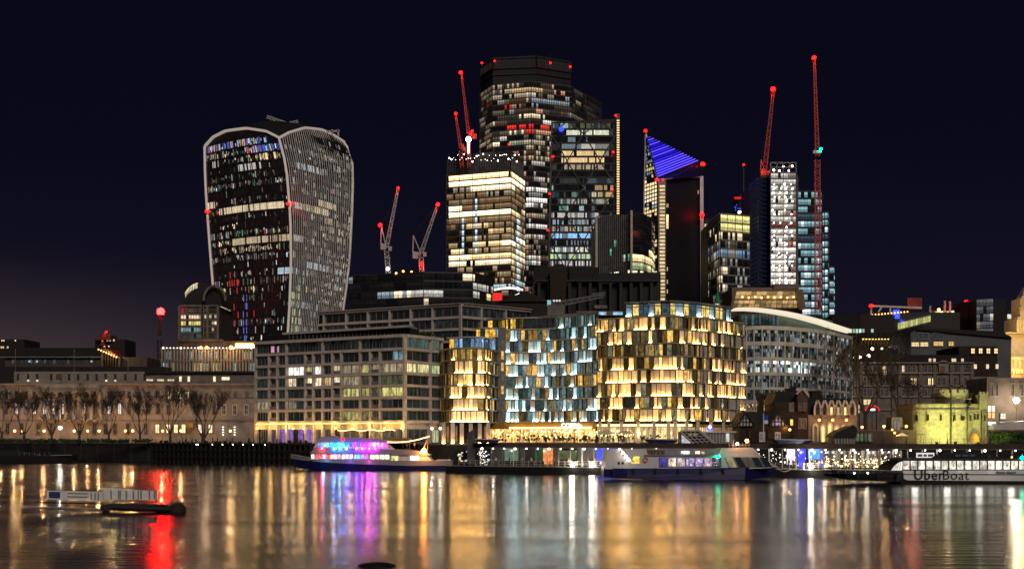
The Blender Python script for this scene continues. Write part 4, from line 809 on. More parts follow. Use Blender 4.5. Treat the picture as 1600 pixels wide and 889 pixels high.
def amber_attic():
    Y = 420; t = thing('amber_glass_pavilion', 'sloping glass rooftop hall glowing amber behind the white arc roof', 'building', P(1195, 690, Y))
    b = MB(); b.box(XX(1140, Y), XX(1255, Y), Y + 1, Y + 30, G, ZZ(478, Y)); b.build('body', 'stone_brown', t)
    b = MB(); b.box(XX(1147, Y), XX(1252, Y), Y + 4, Y + 24, ZZ(478, Y), ZZ(447, Y)); b.box(XX(1212, Y), XX(1252, Y), Y + 3, Y + 20, ZZ(450, Y), ZZ(442, Y)); b.build('lift_house', 'stone_mid', t)
    for r_ in range(4):
        ya, yb = 455 + r_ * 6.6, 455 + (r_ + 1) * 6.6; W = MB()
        for i in range(12):
            xa = 1150 - r_ * 2 + i * (8.2 + r_ * .2); xb = xa + 7.9; W.face([P(xa - 1, yb - .6, Y - 1), P(xb - 1, yb - .6, Y - 1), P(xb, ya, Y), P(xa, ya, Y)], 0, sc_((1, .62, .25), rng.uniform(.25, .9) * (.8 if r_ < 3 else .5)))
        W.build('glazed_slope', 'far_glass', t)
    b = MB(); b.bar(P(1248, 453, Y - 2), P(1253, 484, Y - 2), 2.2); b.bar(P(1149, 455, Y - 1.5), P(1142, 484, Y - 1.5), .8)
    for y in (454, 468): b.bar(P(1148, y, Y - 1.2), P(1250, y, Y - 1.2), .5)
    b.build('frame', 'bronze', t); b = MB()
    for i in range(9): b.ball(P(1160 + i * 10, 464 + (i % 2), Y - 2), .35, 0, 6, 4)
    b.build('lamps', 'lamp_warm', t)
    b = MB(); b.tube(P(1121, 474, 400), P(1121.5, 452, 400), 1.0, .05, 8); b.build('green_spire', 'panel_emerald', t)
amber_attic()
# right background
t = simple('dark_office_range', 'dark office range with a pale green lit storey right of the white arc roof', 'building', [(1300, 520), (1345, 515), (1398, 520)], 492, 518, 25)
row(t, [1329 + i * 5 for i in range(5)] + [1363], 514, 520, 3.8, 515, lambda px: sc_((.7, 1, .8), rng.uniform(.4, 1.1))); row(t, [1318 + i * 6 for i in range(5)], 537, 542, 4, 515, lambda px: sc_(LIME, .4))
def steel_arch_hall():
    Y = 640; t = thing('glass_hall', 'far glass office hall with blue lit corner and a slanting yellow green glazed ramp', 'building', P(1430, 690, Y))
    b = MB(); b.box(XX(1361, Y), XX(1500, Y), Y, Y + 30, G, ZZ(488, Y)); b.build('core', 'tower_body', t)
    b = MB(); b.bar(P(1361, 478, Y - 1), P(1440, 481, Y - 1), .9); b.bar(P(1361, 478, Y - 1), P(1361, 492, Y - 1), .7); b.bar(P(1391, 478, Y - 1), P(1391, 488, Y - 1), .7); b.bar(P(1372, 488, Y - 1), P(1378, 479, Y - 1), .7); b.build('roof_truss', 'fin_pale', t)
    b = MB()
    for i in range(12): b.ball(P(1363 + i * 5, 492 - i * .45, Y - 1.5), .35, 0, 6, 4)
    b.build('soffit_lamps', 'lamp_warm', t)
    b = MB(); b.box(XX(1395, Y), XX(1405, Y), Y - 1, Y - .2, ZZ(498, Y), ZZ(484, Y)); b.build('blue_lit_panel', 'blue_sign', t); b = MB(); b.box(XX(1406, Y), XX(1412, Y), Y - 1, Y - .2, ZZ(505, Y), ZZ(500, Y)); b.build('blue_window', 'blue_sign', t)
    for i in range(13):
        xa, xb = 1403 + i * 3.95, 1406.6 + i * 3.95; ya = 504 - i * .9; W = MB(); W.face([P(xa, ya + 11, Y - 6), P(xb, ya + 10, Y - 6), P(xb, ya, Y - 6), P(xa, ya + .8, Y - 6)], 0, sc_((.85, .85, .3), rng.uniform(.35, .8))); W.build('ramp_window', 'far_glass', t)
    b = MB(); b.bar(P(1402, 503, Y - 7), P(1455, 491.5, Y - 7), .6); b.bar(P(1402, 516, Y - 7), P(1455, 503, Y - 7), .6); b.build('ramp_frame', 'slab_edge', t)
    b = MB(); b.box(XX(1416, Y + 20), XX(1439, Y + 20), Y + 18, Y + 20, ZZ(484, Y + 20), ZZ(466, Y + 20)); b.build('red_lit_screen', 'stone_brown', t); plight(t, P(1428, 478, Y + 8), 5000, (1, .02, .02), 1); beacon(t, 1361, 478, Y - 3, 1.4, stalk=1)
steel_arch_hall()
t = tower('lit_plant_tower', 'far industrial office with slim steel masts, red lit panels and gold windows', [(1455, 700), (1500, 695), (1524, 700)], 485, 697, 4, 2.2, litfn([(486, 515, 1455, 1500, GOLD, .9, .35), (486, 515, 1455, 1475, WHT, .9, .3), (484, 502, 1500, 1514, RED, .7, .6), (505, 515, 1495, 1512, GOLD, .8, .6)], .3, seed=41), 20, edge='stone_brown', edgeh=.7, cat='building')
b = MB(); [b.bar(P(x, 520, 690), P(x, y, 690), 1.1) for x, y in ((1453, 478), (1476, 470), (1484, 471), (1460, 488), (1497, 480))]; b.build('mast', 'fin_grey', t); beacon(t, 1510, 472, 692, 1.7, stalk=4); plight(t, P(1505, 482, 685), 5000, (1, .03, .02), 1); plight(t, P(1488, 508, 685), 7000, (1, .55, .3), 1); b = MB(); b.ball(P(1467, 484, 690), .9); b.build('lamp', 'lamp_warm', t)
tower('grey_glass_tower', 'grey glass corner tower at far right with faint reflections painted into its panes', [(1526, 640), (1552, 636)], 467, 638, 3.6, 1.6, litfn([(466, 520, 1526, 1552, (.6, .65, .7), .12, .9), (485, 500, 1528, 1550, WHT, .6, .25), (508, 513, 1526, 1550, WHT, .8, .5)], .1, seed=43), 20, edge='slab_dark', edgeh=.4, cat='building')  # faint grey reflections are put into the pane emission
simple('dark_block', 'unlit dark block immediately right of the grey glass corner tower', 'building', [(1553, 640), (1572, 642)], 467, 641, 20)
t = simple('low_block', 'low dark block with one white lit window beside the golden clock tower', 'building', [(1573, 642), (1590, 642)], 484, 642, 20); row(t, [1579], 491, 498, 10, 641.5, sc_(WHT, .8)); row(t, [1580], 513, 516, 9, 641.5, sc_(COOL, .6))
simple('dark_tower_stub', 'dark unlit block between the red screens and the grey glass corner tower', 'building', [(1512, 650), (1526, 650)], 470, 650, 20)
t = simple('loggia_block', 'dark block with a gold lit colonnade under its eaves at right', 'building', [(1342, 480), (1420, 478)], 525, 479, 20, 'stone_brown')
row(t, [1347 + i * 4.9 for i in range(15)], 530, 538, 2.8, 478, lambda px: sc_((.9, .5, .2), .05)); b = MB(); b.box(XX(1343, 478), XX(1421, 478), 475.5, 477.5, ZZ(529.5, 478), ZZ(527.5, 478)); [b.box(XX(1344.6 + i * 4.9, 478) - .2, XX(1344.6 + i * 4.9, 478) + .2, 476, 477.6, ZZ(540, 478), ZZ(529.5, 478)) for i in range(16)]; b.build('colonnade', 'bronze', t)
b = MB(); b.box(XX(1345, 478), XX(1420, 478), 477.1, 477.3, ZZ(530.5, 478), ZZ(529.7, 478)); b.build('cove_light', 'strip_gold', t)
b = MB(); b.prism([(XX(1335, 476), 474), (XX(1424, 476), 474), (XX(1424, 476), 500), (XX(1335, 476), 500)], ZZ(527, 476), ZZ(518, 476), 0, [(XX(1350, 476), 480), (XX(1410, 476), 480), (XX(1410, 476), 494), (XX(1350, 476), 494)]); b.build('roof', 'roof_dark', t)
def grey_roofed():
    Y = 440; t = thing('grey_walled_building', 'grey rendered building with long sloping black roof and amber windows at right', 'building', P(1500, 690, Y))
    b = MB(); b.face([P(1423, 690, Y), P(1580, 690, Y), P(1580, 526, Y), P(1435, 514, Y), P(1423, 520, Y)]); b.face([P(1435, 514, Y), P(1580, 526, Y), P(1580, 526, Y) + Vector((0, 25, 0)), P(1435, 514, Y) + Vector((0, 25, 0))]); b.face([P(1423, 690, Y), P(1423, 520, Y), P(1423, 520, Y) + Vector((0, 25, 0)), P(1423, 690, Y) + Vector((0, 25, 0))]); b.build('wall', 'roof_grey', t)
    b = MB(); b.hexa([P(1432, 515, Y - 1), P(1582, 528, Y - 1), P(1582, 528, Y + 25), P(1432, 515, Y + 25), P(1434, 512, Y - 1), P(1568, 518, Y - 1), P(1568, 518, Y + 25), P(1434, 512, Y + 25)]); b.build('roof', 'roof_dark', t)
    row(t, [1442, 1465], 521, 529, 15, Y, (.02, .025, .03), frame='fin_grey'); row(t, [1430, 1444], 535, 541, 12, Y, sc_(GOLD, 1.1), frame='fin_grey'); row(t, [1466], 534, 540, 15, Y, sc_((1, .62, .2), .9), frame='fin_grey'); row(t, [1486], 534, 540, 8, Y, sc_((1, .6, .15), .9), frame='fin_grey')
grey_roofed()
def edwardian():
    t = thing('ornate_stone_building', 'ornate brown stone office with arched dormer and steep roof behind the yellow lit turret', 'building', P(1430, 690, 405))
    Y = 405; S = 'stone_mid'
    b = MB(); b.box(XX(1325, Y), XX(1520, Y), Y, Y + 25, G, ZZ(566, Y)); b.build('wall', S, t)
    b = MB(); b.prism([(XX(1352, Y), Y + .5), (XX(1520, Y), Y + .5), (XX(1520, Y), Y + 24), (XX(1352, Y), Y + 24)], ZZ(566, Y), ZZ(553, Y), 0, [(XX(1356, Y), Y + 4), (XX(1516, Y), Y + 4), (XX(1516, Y), Y + 20), (XX(1356, Y), Y + 20)]); b.prism([(XX(1375, Y), Y + 6), (XX(1418, Y), Y + 6), (XX(1418, Y), Y + 18), (XX(1375, Y), Y + 18)], ZZ(553, Y), ZZ(543, Y), 0, [(XX(1380, Y), Y + 8), (XX(1412, Y), Y + 8), (XX(1412, Y), Y + 16), (XX(1380, Y), Y + 16)]); b.build('roof', 'roof_dark', t)
    b = MB()
    for y, o in ((567, 1.0), (583, .7), (603, .5), (620, .5), (640, .5)): b.box(XX(1324, Y), XX(1521, Y), Y - o, Y + .2, ZZ(y + 1, Y), ZZ(y - 1, Y))
    b.build('cornices', 'stone_pale', t)
    for px in (1327, 1345, 1372, 1395, 1405, 1438, 1460, 1486, 1502, 1518): b = MB(); b.box(XX(px, Y) - .5, XX(px, Y) + .5, Y - .5, Y + .1, G, ZZ(568, Y)); b.build('pilaster', S, t)
    xs = [1332, 1338, 1351, 1360, 1366, 1378, 1386, 1411, 1420, 1428, 1446, 1452, 1467, 1492, 1497, 1508, 1513]
    row(t, xs, 571, 581, 3.6, Y, lambda px: sc_(WARM, 1.0) if px in (1411,) else (.012, .01, .01), frame='stone_pale')
    row(t, [1425, 1430, 1437, 1452, 1458], 591, 601, 3.8, Y - .1, lambda px: sc_(GOLD, 1.5 if px in (1425, 1430, 1452, 1458) else .25), frame='stone_pale')
    row(t, [1332, 1351, 1360, 1378, 1386, 1467, 1475, 1492, 1508], 590, 602, 3.6, Y, (.012, .01, .01), frame='stone_pale')
    row(t, [1332, 1351, 1360, 1378, 1386, 1411, 1425, 1446, 1467, 1475, 1492, 1508], 608, 618, 3.6, Y, (.012, .01, .01), frame='stone_pale')
    row(t, [1345], 632, 645, 7, Y, sc_(WARM, .9)); row(t, [1382], 573, 585, 6, Y - .3, sc_(WARM, 1.0)); row(t, [1352, 1358], 624, 632, 5, Y - .3, sc_((1, .75, .4), .9))
    row(t, [1453, 1460, 1489, 1492, 1504], 560, 565, 4, Y + .2, sc_(WARM, .8), name='dormer_window')
    x0, x1 = XX(1466, Y), XX(1480, Y); b = MB(); b.box(x0, x1, Y - 1, Y + 3, ZZ(583, Y), ZZ(571, Y))
    for i in range(8): a, c = math.pi * i / 8, math.pi * (i + 1) / 8; cx = (x0 + x1) / 2; b.hexa([(cx - 1.7 * math.cos(a), Y - 1, ZZ(571, Y)), (cx - 1.7 * math.cos(c), Y - 1, ZZ(571, Y)), (cx - 1.7 * math.cos(c), Y + 3, ZZ(571, Y)), (cx - 1.7 * math.cos(a), Y + 3, ZZ(571, Y)), (cx - 1.7 * math.cos(a), Y - 1, ZZ(571, Y) + 1.7 * math.sin(a)), (cx - 1.7 * math.cos(c), Y - 1, ZZ(571, Y) + 1.7 * math.sin(c)), (cx - 1.7 * math.cos(c), Y + 3, ZZ(571, Y) + 1.7 * math.sin(c)), (cx - 1.7 * math.cos(a), Y + 3, ZZ(571, Y) + 1.7 * math.sin(a))])
    b.build('arched_dormer', 'stone_pale', t); row(t, [1473], 572, 582, 6, Y - 1, sc_((1, .5, .15), .06))
    row(t, [1382], 572, 580, 4, Y - .3, sc_(GOLD, 1.3))
    b = MB(); b.ball(P(1344, 558, Y - 3), .5); b.ball(P(1357, 556, Y - 3), .6); b.ball(P(1363, 545, Y + 60), .5); b.ball(P(1378, 545, Y + 60), .4); b.ball(P(1335, 558, Y - 3), .35); b.ball(P(1391, 542, Y + 60), .4); b.build('terrace_lamps', 'lamp_white', t)
    b = MB(); b.box(XX(1500, Y), XX(1566, Y), Y + 4, Y + 30, G, ZZ(558, Y)); b.box(XX(1512, Y), XX(1573, Y), Y + 8, Y + 30, ZZ(560, Y), ZZ(538, Y)); b.build('rear_wing', 'brick_dark', t)
    row(t, [1520, 1532, 1544, 1556], 544.5, 552, 5.6, Y + 7.8, sc_(GOLD, 1.5), frame='stone_brown'); row(t, [1524, 1543, 1558], 569, 576, 4.4, Y + 3.8, sc_(WARM, .9))
    b = MB(); b.box(XX(1518, Y), XX(1563, Y), Y + 1, Y + 20, G, ZZ(588, Y)); b.build('right_wing', S, t)
    row(t, [1524, 1532, 1541, 1550, 1557], 592, 604, 3.6, Y + 1, (.02, .015, .015), frame='stone_pale'); row(t, [1524, 1532, 1541, 1550, 1557], 612, 624, 3.6, Y + 1, (.02, .015, .015), frame='stone_pale')
edwardian()
def gold_tower():
    Y = 560; t = thing('golden_floodlit_tower', 'ornate stone tower floodlit gold at the right edge of the skyline', 'tower', P(1610, 690, Y)); S = 'stone_light'
    b = MB(); b.box(XX(1569, Y), XX(1640, Y), Y, Y + 20, G, ZZ(521, Y)); b.build('base', S, t)
    b = MB(); b.box(XX(1588, Y), XX(1632, Y), Y - 2, Y + 14, ZZ(521, Y), ZZ(497, Y)); b.build('shaft', S, t)
    b = MB(); b.box(XX(1594, Y), XX(1626, Y), Y, Y + 10, ZZ(497, Y), ZZ(466, Y)); b.prism([(XX(1597, Y), Y + 1), (XX(1623, Y), Y + 1), (XX(1623, Y), Y + 8), (XX(1597, Y), Y + 8)], ZZ(466, Y), ZZ(447, Y), 0, [(XX(1607, Y), Y + 3), (XX(1613, Y), Y + 3), (XX(1613, Y), Y + 6), (XX(1607, Y), Y + 6)]); b.build('lantern', S, t)
    b = MB()
    for y, xa in ((497, 1586), (521, 1567), (480, 1592), (466, 1592)): b.box(XX(xa, Y), XX(1640, Y), Y - 3, Y + 1, ZZ(y + 1, Y), ZZ(y - 1, Y))
    b.build('cornice', 'stone_light', t)
    for i in range(4): b = MB(); b.tube(P(1590 + i * 4.5, 520, Y - 3), P(1590 + i * 4.5, 499, Y - 3), .5, .45, 8); b.build('column', S, t)
    for y, e in ((545, 14000), (512, 12000), (488, 8000)): spot(t, P(1592, y, Y - 22), P(1606, y - 6, Y), e, (1, .60, .14), 75, 1)
    t = thing('lit_balustrade_building', 'gold lit roof terrace building under the golden tower at the right edge', 'building', P(1595, 690, 470)); b = MB(); b.box(XX(1561, 470), XX(1640, 470), 470, 490, G, ZZ(583, 470)); b.build('wall', 'stone_mid', t); b = MB(); b.box(XX(1577, 470), XX(1640, 470), 472, 488, ZZ(583, 470), ZZ(557, 470)); b.build('attic', 'stone_pale', t)
    row(t, [1583, 1590, 1597], 562, 574, 3, 472, sc_(GOLD, .5), frame='stone_pale'); row(t, [1572, 1584, 1596], 600, 612, 4, 470, (.02, .02, .02), frame='stone_pale')
    for k in range(9): b = MB(); b.box(XX(1563 + k * 4.6, 470) - .25, XX(1563 + k * 4.6, 470) + .25, 468.6, 469.2, ZZ(583, 470), ZZ(578, 470)); b.build('baluster', 'stone_pale', t)
    plight(t, P(1588, 578, 464), 9000, (1, .6, .15), .5); plight(t, P(1597, 560, 464), 9000, (1, .6, .15), .5)
gold_tower()
# ---------------------------------------------------------------- riverside buildings
def hit(p, q, px):
    """point of the ground line p-q that stands on the sight line of column px"""
    k = (px - CX) / F; a, b = p, q; u = (k * a[1] - a[0]) / ((b[0] - a[0]) - k * (b[1] - a[1])); return (a[0] + (b[0] - a[0]) * u, a[1] + (b[1] - a[1]) * u)
def unit_window(nm, panes, fw=.05, base='near_glass', frame='fin_grey', mid=False):
    b = MB(); b.face([(0, 0, 0), (1, 0, 0), (1, 0, 1), (0, 0, 1)], 0)
    for x0, x1, z0, z1 in ((0, fw, 0, 1), (1 - fw, 1, 0, 1), (fw, 1 - fw, 0, fw * 1.2), (fw, 1 - fw, 1 - fw * 1.2, 1)): b.box(x0, x1, -.12, -.001, z0, z1, 1)
    for i in range(1, panes): b.box(i / panes - fw * .35, i / panes + fw * .35, -.1, -.001, fw * 1.2, 1 - fw * 1.2, 1)
    return mesh_of(b, [base, frame], nm)
UW2 = unit_window('window', 2); UW3 = unit_window('window', 3, .03); UW1 = unit_window('window', 1, .06)
UP = unit_window('glass_panel', 1, .035, 'room_glass', 'bronze')
litmat('curtain_glass', (.72, .62, .46), .7, 'obj', 8.0, .45, 1.45, 1.8, (1, 1, .12), .5)
UC = unit_window('glass_panel', 1, .03, 'curtain_glass', 'bronze')
def put(nm, me, t, p, q, z0, z1, colour, out=0.0):
    dx, dy = q[0] - p[0], q[1] - p[1]; ln = math.hypot(dx, dy); nx, ny = dy / ln, -dx / ln
    return inst(nm, me, t, frame_mat((p[0] + nx * out, p[1] + ny * out, z0), dx, dy, ln, 1, z1 - z0), colour)
def ribbon(b, a, c, z0, z1, out, inn=0, m=0):
    dx, dy = c[0] - a[0], c[1] - a[1]; ln = math.hypot(dx, dy); nx, ny = dy / ln, -dx / ln
    b.hexa([(a[0] + nx * out, a[1] + ny * out, z0), (c[0] + nx * out, c[1] + ny * out, z0), (c[0] + nx * inn, c[1] + ny * inn, z0), (a[0] + nx * inn, a[1] + ny * inn, z0), (a[0] + nx * out, a[1] + ny * out, z1), (c[0] + nx * out, c[1] + ny * out, z1), (c[0] + nx * inn, c[1] + ny * inn, z1), (a[0] + nx * inn, a[1] + ny * inn, z1)], m)
def stone_grid_block():
    A, B, C = (XX(400, 325), 325), (XX(632, 300), 300), (XX(689, 312), 312)
    t = thing('apartment_block', 'pale stone grid fronted apartment block between the long columned building and the amber apartments', 'building', (B[0], B[1], G))
    zl = [ZZ(y, 300) for y in (524.4, 544.8, 564.6, 583, 601.9, 620.8, 639, 658.2)]
    i_ = .7; b = MB(); core = [(A[0], A[1] + i_), (B[0] - .1, B[1] + i_), (C[0] - .7, C[1] + .4), (C[0], 345), (A[0], 345)]; b.prism(core, G, zl[0] - .1); b.build('core', 'tower_body', t)
    pf = [380 + x / 3.291 for x in (66, 135, 177, 224, 321, 362, 410, 460, 506, 603, 655, 705, 829)]; ps = [380 + x / 3.291 for x in (829, 960, 1018)]
    for zi, z in enumerate(zl):
        b = MB(); h = .62 if zi else .7
        ribbon(b, A, B, z - h / 2, z + h / 2, .45 if zi else .9, -.75); ribbon(b, (B[0] + .0, B[1]), C, z - h / 2 - .002, z + h / 2 - .002, .44 if zi else .88, -.75); b.build('floor_slab', 'stone_light', t)
    for (P0, P1, cols) in ((A, B, pf), (B, C, ps)):
        for k, px in enumerate(cols):
            if P0 is B and k == 0: continue
            p = hit(P0, P1, px); dx, dy = P1[0] - P0[0], P1[1] - P0[1]; ln = math.hypot(dx, dy); dx /= ln; dy /= ln; hw = .26
            b = MB(); ribbon(b, (p[0] - dx * hw, p[1] - dy * hw), (p[0] + dx * hw, p[1] + dy * hw), G, zl[1] - .31 if (k % 3 and P0 is A and k < 12) else zl[0] - .35, .38, -.7); b.build('pier', 'stone_light', t)
    bands = [(564, 583, 446, 458, WARM, .05, 1), (564, 583, 458, 475, WHT, .95, 1), (564, 583, 478, 491, YEL, .45, 1), (564, 583, 491, 505, WHT, 1.3, 1), (564, 583, 518, 533, WARM, .5, 1), (564, 583, 533, 562, WARM, .25, 1), (564, 583, 562, 579, YEL, .5, .9), (564, 583, 580, 596, WARM, .35, 1), (564, 583, 596, 632, WARM, .3, 1), (564, 583, 636, 672, (1, .9, .45), .8, 1), (564, 583, 672, 692, LIME, .5, 1),
             (583, 602, 446, 505, WARM, .9, .9), (583, 602, 505, 520, GOLD, .45, 1), (583, 602, 520, 535, (1, .85, .65), .9, 1), (583, 602, 535, 560, WARM, .35, .8), (583, 602, 560, 632, LIME, .07, 1), (602, 620, 446, 470, YEL, .25, .8), (602, 620, 535, 562, YEL, .55, 1), (602, 620, 562, 600, YEL, .28, 1), (602, 620, 600, 622, YEL, .55, 1), (620, 640, 400, 420, WARM, .3, 1), (620, 640, 435, 470, WARM, .15, .7), (639, 658, 400, 632, YEL, .14, .6), (544, 564, 612, 634, CYAN, .25, 1), (524, 545, 620, 634, CYAN, .3, 1), (524, 545, 636, 690, (.35, .6, .5), .14, 1), (640, 660, 540, 560, YEL, .3, 1)]
    f = litfn(bands, 0, seed=6); r = random.Random(9)
    for (P0, P1, cols, side) in ((A, B, pf, 0), (B, C, ps, 1)):
        for fl in range(7):
            for k in range(len(cols) - 1):
                p, q = hit(P0, P1, cols[k]), hit(P0, P1, cols[k + 1]); wd = math.hypot(q[0] - p[0], q[1] - p[1]); n = 2 if wd > 3.6 and (k + fl) % 2 == 0 else 1
                loggia = side == 0 and k in (1, 4, 7, 10) and fl > 0
                for j in range(n):
                    u0, u1 = (.3 / wd) + (1 - .6 / wd) * j / n, (.3 / wd) + (1 - .6 / wd) * (j + 1) / n
                    a = (p[0] + (q[0] - p[0]) * u0, p[1] + (q[1] - p[1]) * u0); c = (p[0] + (q[0] - p[0]) * u1, p[1] + (q[1] - p[1]) * u1); z1, z0 = zl[fl] - .34, zl[fl + 1] + .34
                    v = (*[(a[i] + c[i]) / 2 for i in (0, 1)], (z0 + z1) / 2); col_ = f(v); s = max(col_)
                    if s < .03: col_ = (.24, .30, .28); s = r.uniform(.012, .05) * (1.3 if fl > 1 else .8)
                    else: m_ = s; col_ = tuple(x / m_ for x in col_)
                    if loggia and s < .3: s *= .25
                    me = UW3 if wd / n > 4.5 else UW2 if wd / n > 2 else UW1
                    put('window', me, t, a, c, z0, z1, (*col_, min(1, s / 8)), -.45 if loggia and s < .3 else -.25 if r.random() < .7 else -.1)
                if loggia:
                    a = (p[0] + (q[0] - p[0]) * .1, p[1] + (q[1] - p[1]) * .1); c = (p[0] + (q[0] - p[0]) * .9, p[1] + (q[1] - p[1]) * .9); b = MB(); ribbon(b, a, c, zl[fl + 1] + .34, zl[fl + 1] + 1.15, .1, .04); b.build('balcony_rail', 'fin_grey', t)
    row(t, [426, 435, 441], 541, 551, 5, 321.6, lambda px: sc_((1, .5, .75), .55), off=.1)
    # set back penthouse and its thin roof
    b = MB(); a, c, d = (XX(410, 330), 330), (XX(640, 305), 305), (XX(655, 312), 312); b.prism([a, c, d, (XX(655, 340), 340), (XX(410, 345), 345)], zl[0], ZZ(511, 304)); b.build('penthouse', 'tower_body', t)
    b = MB(); a, c, d = (XX(441, 326), 326), (XX(640, 303), 303), (XX(652, 312), 312); b.prism([a, c, d, (XX(655, 340), 340), (XX(441, 345), 345)], ZZ(511, 303), ZZ(507.5, 303)); b.build('penthouse_roof', 'stone_light', t)
    for i in range(30):
        p = hit((XX(410, 330), 330), (XX(640, 305), 305), 452 + i * 6.2); b = MB(); b.box(p[0] - .06, p[0] + .06, p[1] - .2, p[1], zl[0], ZZ(511, 304)); b.build('glazing_bar', 'fin_grey', t)
    # ground floor: beams, doors, glazed openings, purple festoons
    b = MB(); ribbon(b, A, B, zl[7] - 1.75, zl[7] - .32, -.3, -.9); ribbon(b, B, C, zl[7] - 1.75, zl[7] - .32, -.3, -.9); b.build('ground_beam', 'stone_light', t)
    for k, (x0, x1, c_) in enumerate(((406, 417, (.02, .02, .02)), (418, 433, (.06, .03, .12)), (436, 457, (.22, .10, .5)), (464, 486, (.22, .10, .5)), (492, 515, (.07, .06, .04)), (533, 570, (.12, .08, .03)), (577, 597, (.3, .2, .07)), (598, 627, (.10, .08, .05)), (640, 668, (.03, .028, .02)), (672, 688, (.5, .5, .3)))):
        P0, P1 = (A, B) if x1 < 632 else (B, C); p, q = hit(P0, P1, x0), hit(P0, P1, x1); put('shop_window', UW3, t, p, q, G + .1, zl[7] - 1.8, (*c_, .11), -.5)
    b = MB()
    for x0 in (438, 466):
        for i in range(14): u = i / 13; p = hit(A, B, x0 + u * 18); b.ball((p[0], p[1] - .2, ZZ(671 + 3.5 * math.sin(math.pi * u), p[1])), .10, 0, 5, 3)
    b.build('purple_festoon', 'violet_fin', t, kind='stuff')
    b = MB(); p, q = hit(A, B, 402), hit(A, B, 631); ribbon(b, p, q, zl[7] - .40, zl[7] - .33, .42, .36); b.build('soffit_strip', 'strip_gold', t)
    for px in (404, 424, 446, 470, 495, 520, 548, 575, 602, 626): p = hit(A, B, px); plight(t, (p[0], p[1] - 1.5, zl[7] - 1.1), 260, (1, .56, .14), .3)
    for px in (640, 660, 682): p = hit(B, C, px); plight(t, (p[0] + 1, p[1] - 1.5, zl[7] - 1.1), 40, (1, .66, .28), .3)
stone_grid_block()
def rear_wing():
    pth = [(498, 345), (722, 322), (828, 338)]; pts, poly = backed(pth, 25)
    t = thing('rear_apartment_wing', 'set back upper wing of dark windows behind the stone grid apartment block', 'building', (pts[1][0], 322, G))
    zs = [ZZ(y, 322) for y in (476.5, 495.5, 514, 533)]; b = MB(); b.prism([(p[0], p[1] + .6) for p in poly], G, zs[0] - .3); b.build('core', 'tower_body', t)
    for z in zs:
        b = MB(); [ribbon(b, a, c, z - .3, z + .3, .4, -.6) for a, c in zip(pts, pts[1:])]; b.build('floor_slab', 'stone_light', t)
    for (P0, P1), cols in zip(zip(pts, pts[1:]), ((506, 541, 575, 609, 642, 676, 720), (720, 752, 790, 826))):
        for k in range(len(cols) - 1):
            p, q = hit(P0, P1, cols[k]), hit(P0, P1, cols[k + 1]); dx, dy = P1[0] - P0[0], P1[1] - P0[1]; ln = math.hypot(dx, dy); dx /= ln; dy /= ln
            b = MB(); ribbon(b, (p[0] - dx * .2, p[1] - dy * .2), (p[0] + dx * .2, p[1] + dy * .2), G, zs[0] - .31, .3, -.6); b.build('pier', 'stone_light', t)
            for i in range(3):
                a = (p[0] + dx * .5, p[1] + dy * .5); c = (q[0] - dx * .5, q[1] - dy * .5); put('window', UW3, t, a, c, zs[i + 1] + .4 if i < 2 else zs[2] - 2.5, zs[i] - .4, (.5, .55, .6, rng.choice((.0006, .0012, .003))), -.35)
    b = MB(); [ribbon(b, a, c, zs[0] + .31, zs[0] + .45, 1.0, -2) for a, c in zip(pts, pts[1:])]; b.build('roof_edge', 'stone_light', t)
    b = MB()
    for i in range(60): b.ball(P(600 + rng.uniform(0, 80), 520 + rng.uniform(-1, 4), 318), rng.uniform(.2, .5), 0, 5, 3)
    tg = b.build('rooftop_shrubs', 'grass_green'); tag(tg, 'dark roof terrace shrubs on top of the stone grid apartment block', 'shrubs'); tg['kind'] = 'stuff'
rear_wing()
def pathlen(pts):
    L_ = [0]
    for a, b in zip(pts, pts[1:]): L_.append(L_[-1] + math.hypot(b[0] - a[0], b[1] - a[1]))
    return L_
def smooth(path, n=4):
    pts = [(XX(a, Y), Y) for a, Y in path]; out_ = []
    for i in range(len(pts) - 1):
        p0, p1, p2, p3 = pts[max(0, i - 1)], pts[i], pts[i + 1], pts[min(len(pts) - 1, i + 2)]
        for k in range(n):
            u = k / n; out_.append(tuple(.5 * ((2 * p1[j]) + (-p0[j] + p2[j]) * u + (2 * p0[j] - 5 * p1[j] + 4 * p2[j] - p3[j]) * u * u + (-p0[j] + 3 * p1[j] - 3 * p2[j] + p3[j]) * u ** 3) for j in (0, 1)))
    return out_ + [pts[-1]]
pmat('slab_warm', (.45, .38, .28), .6, var=.2, scale=.5)
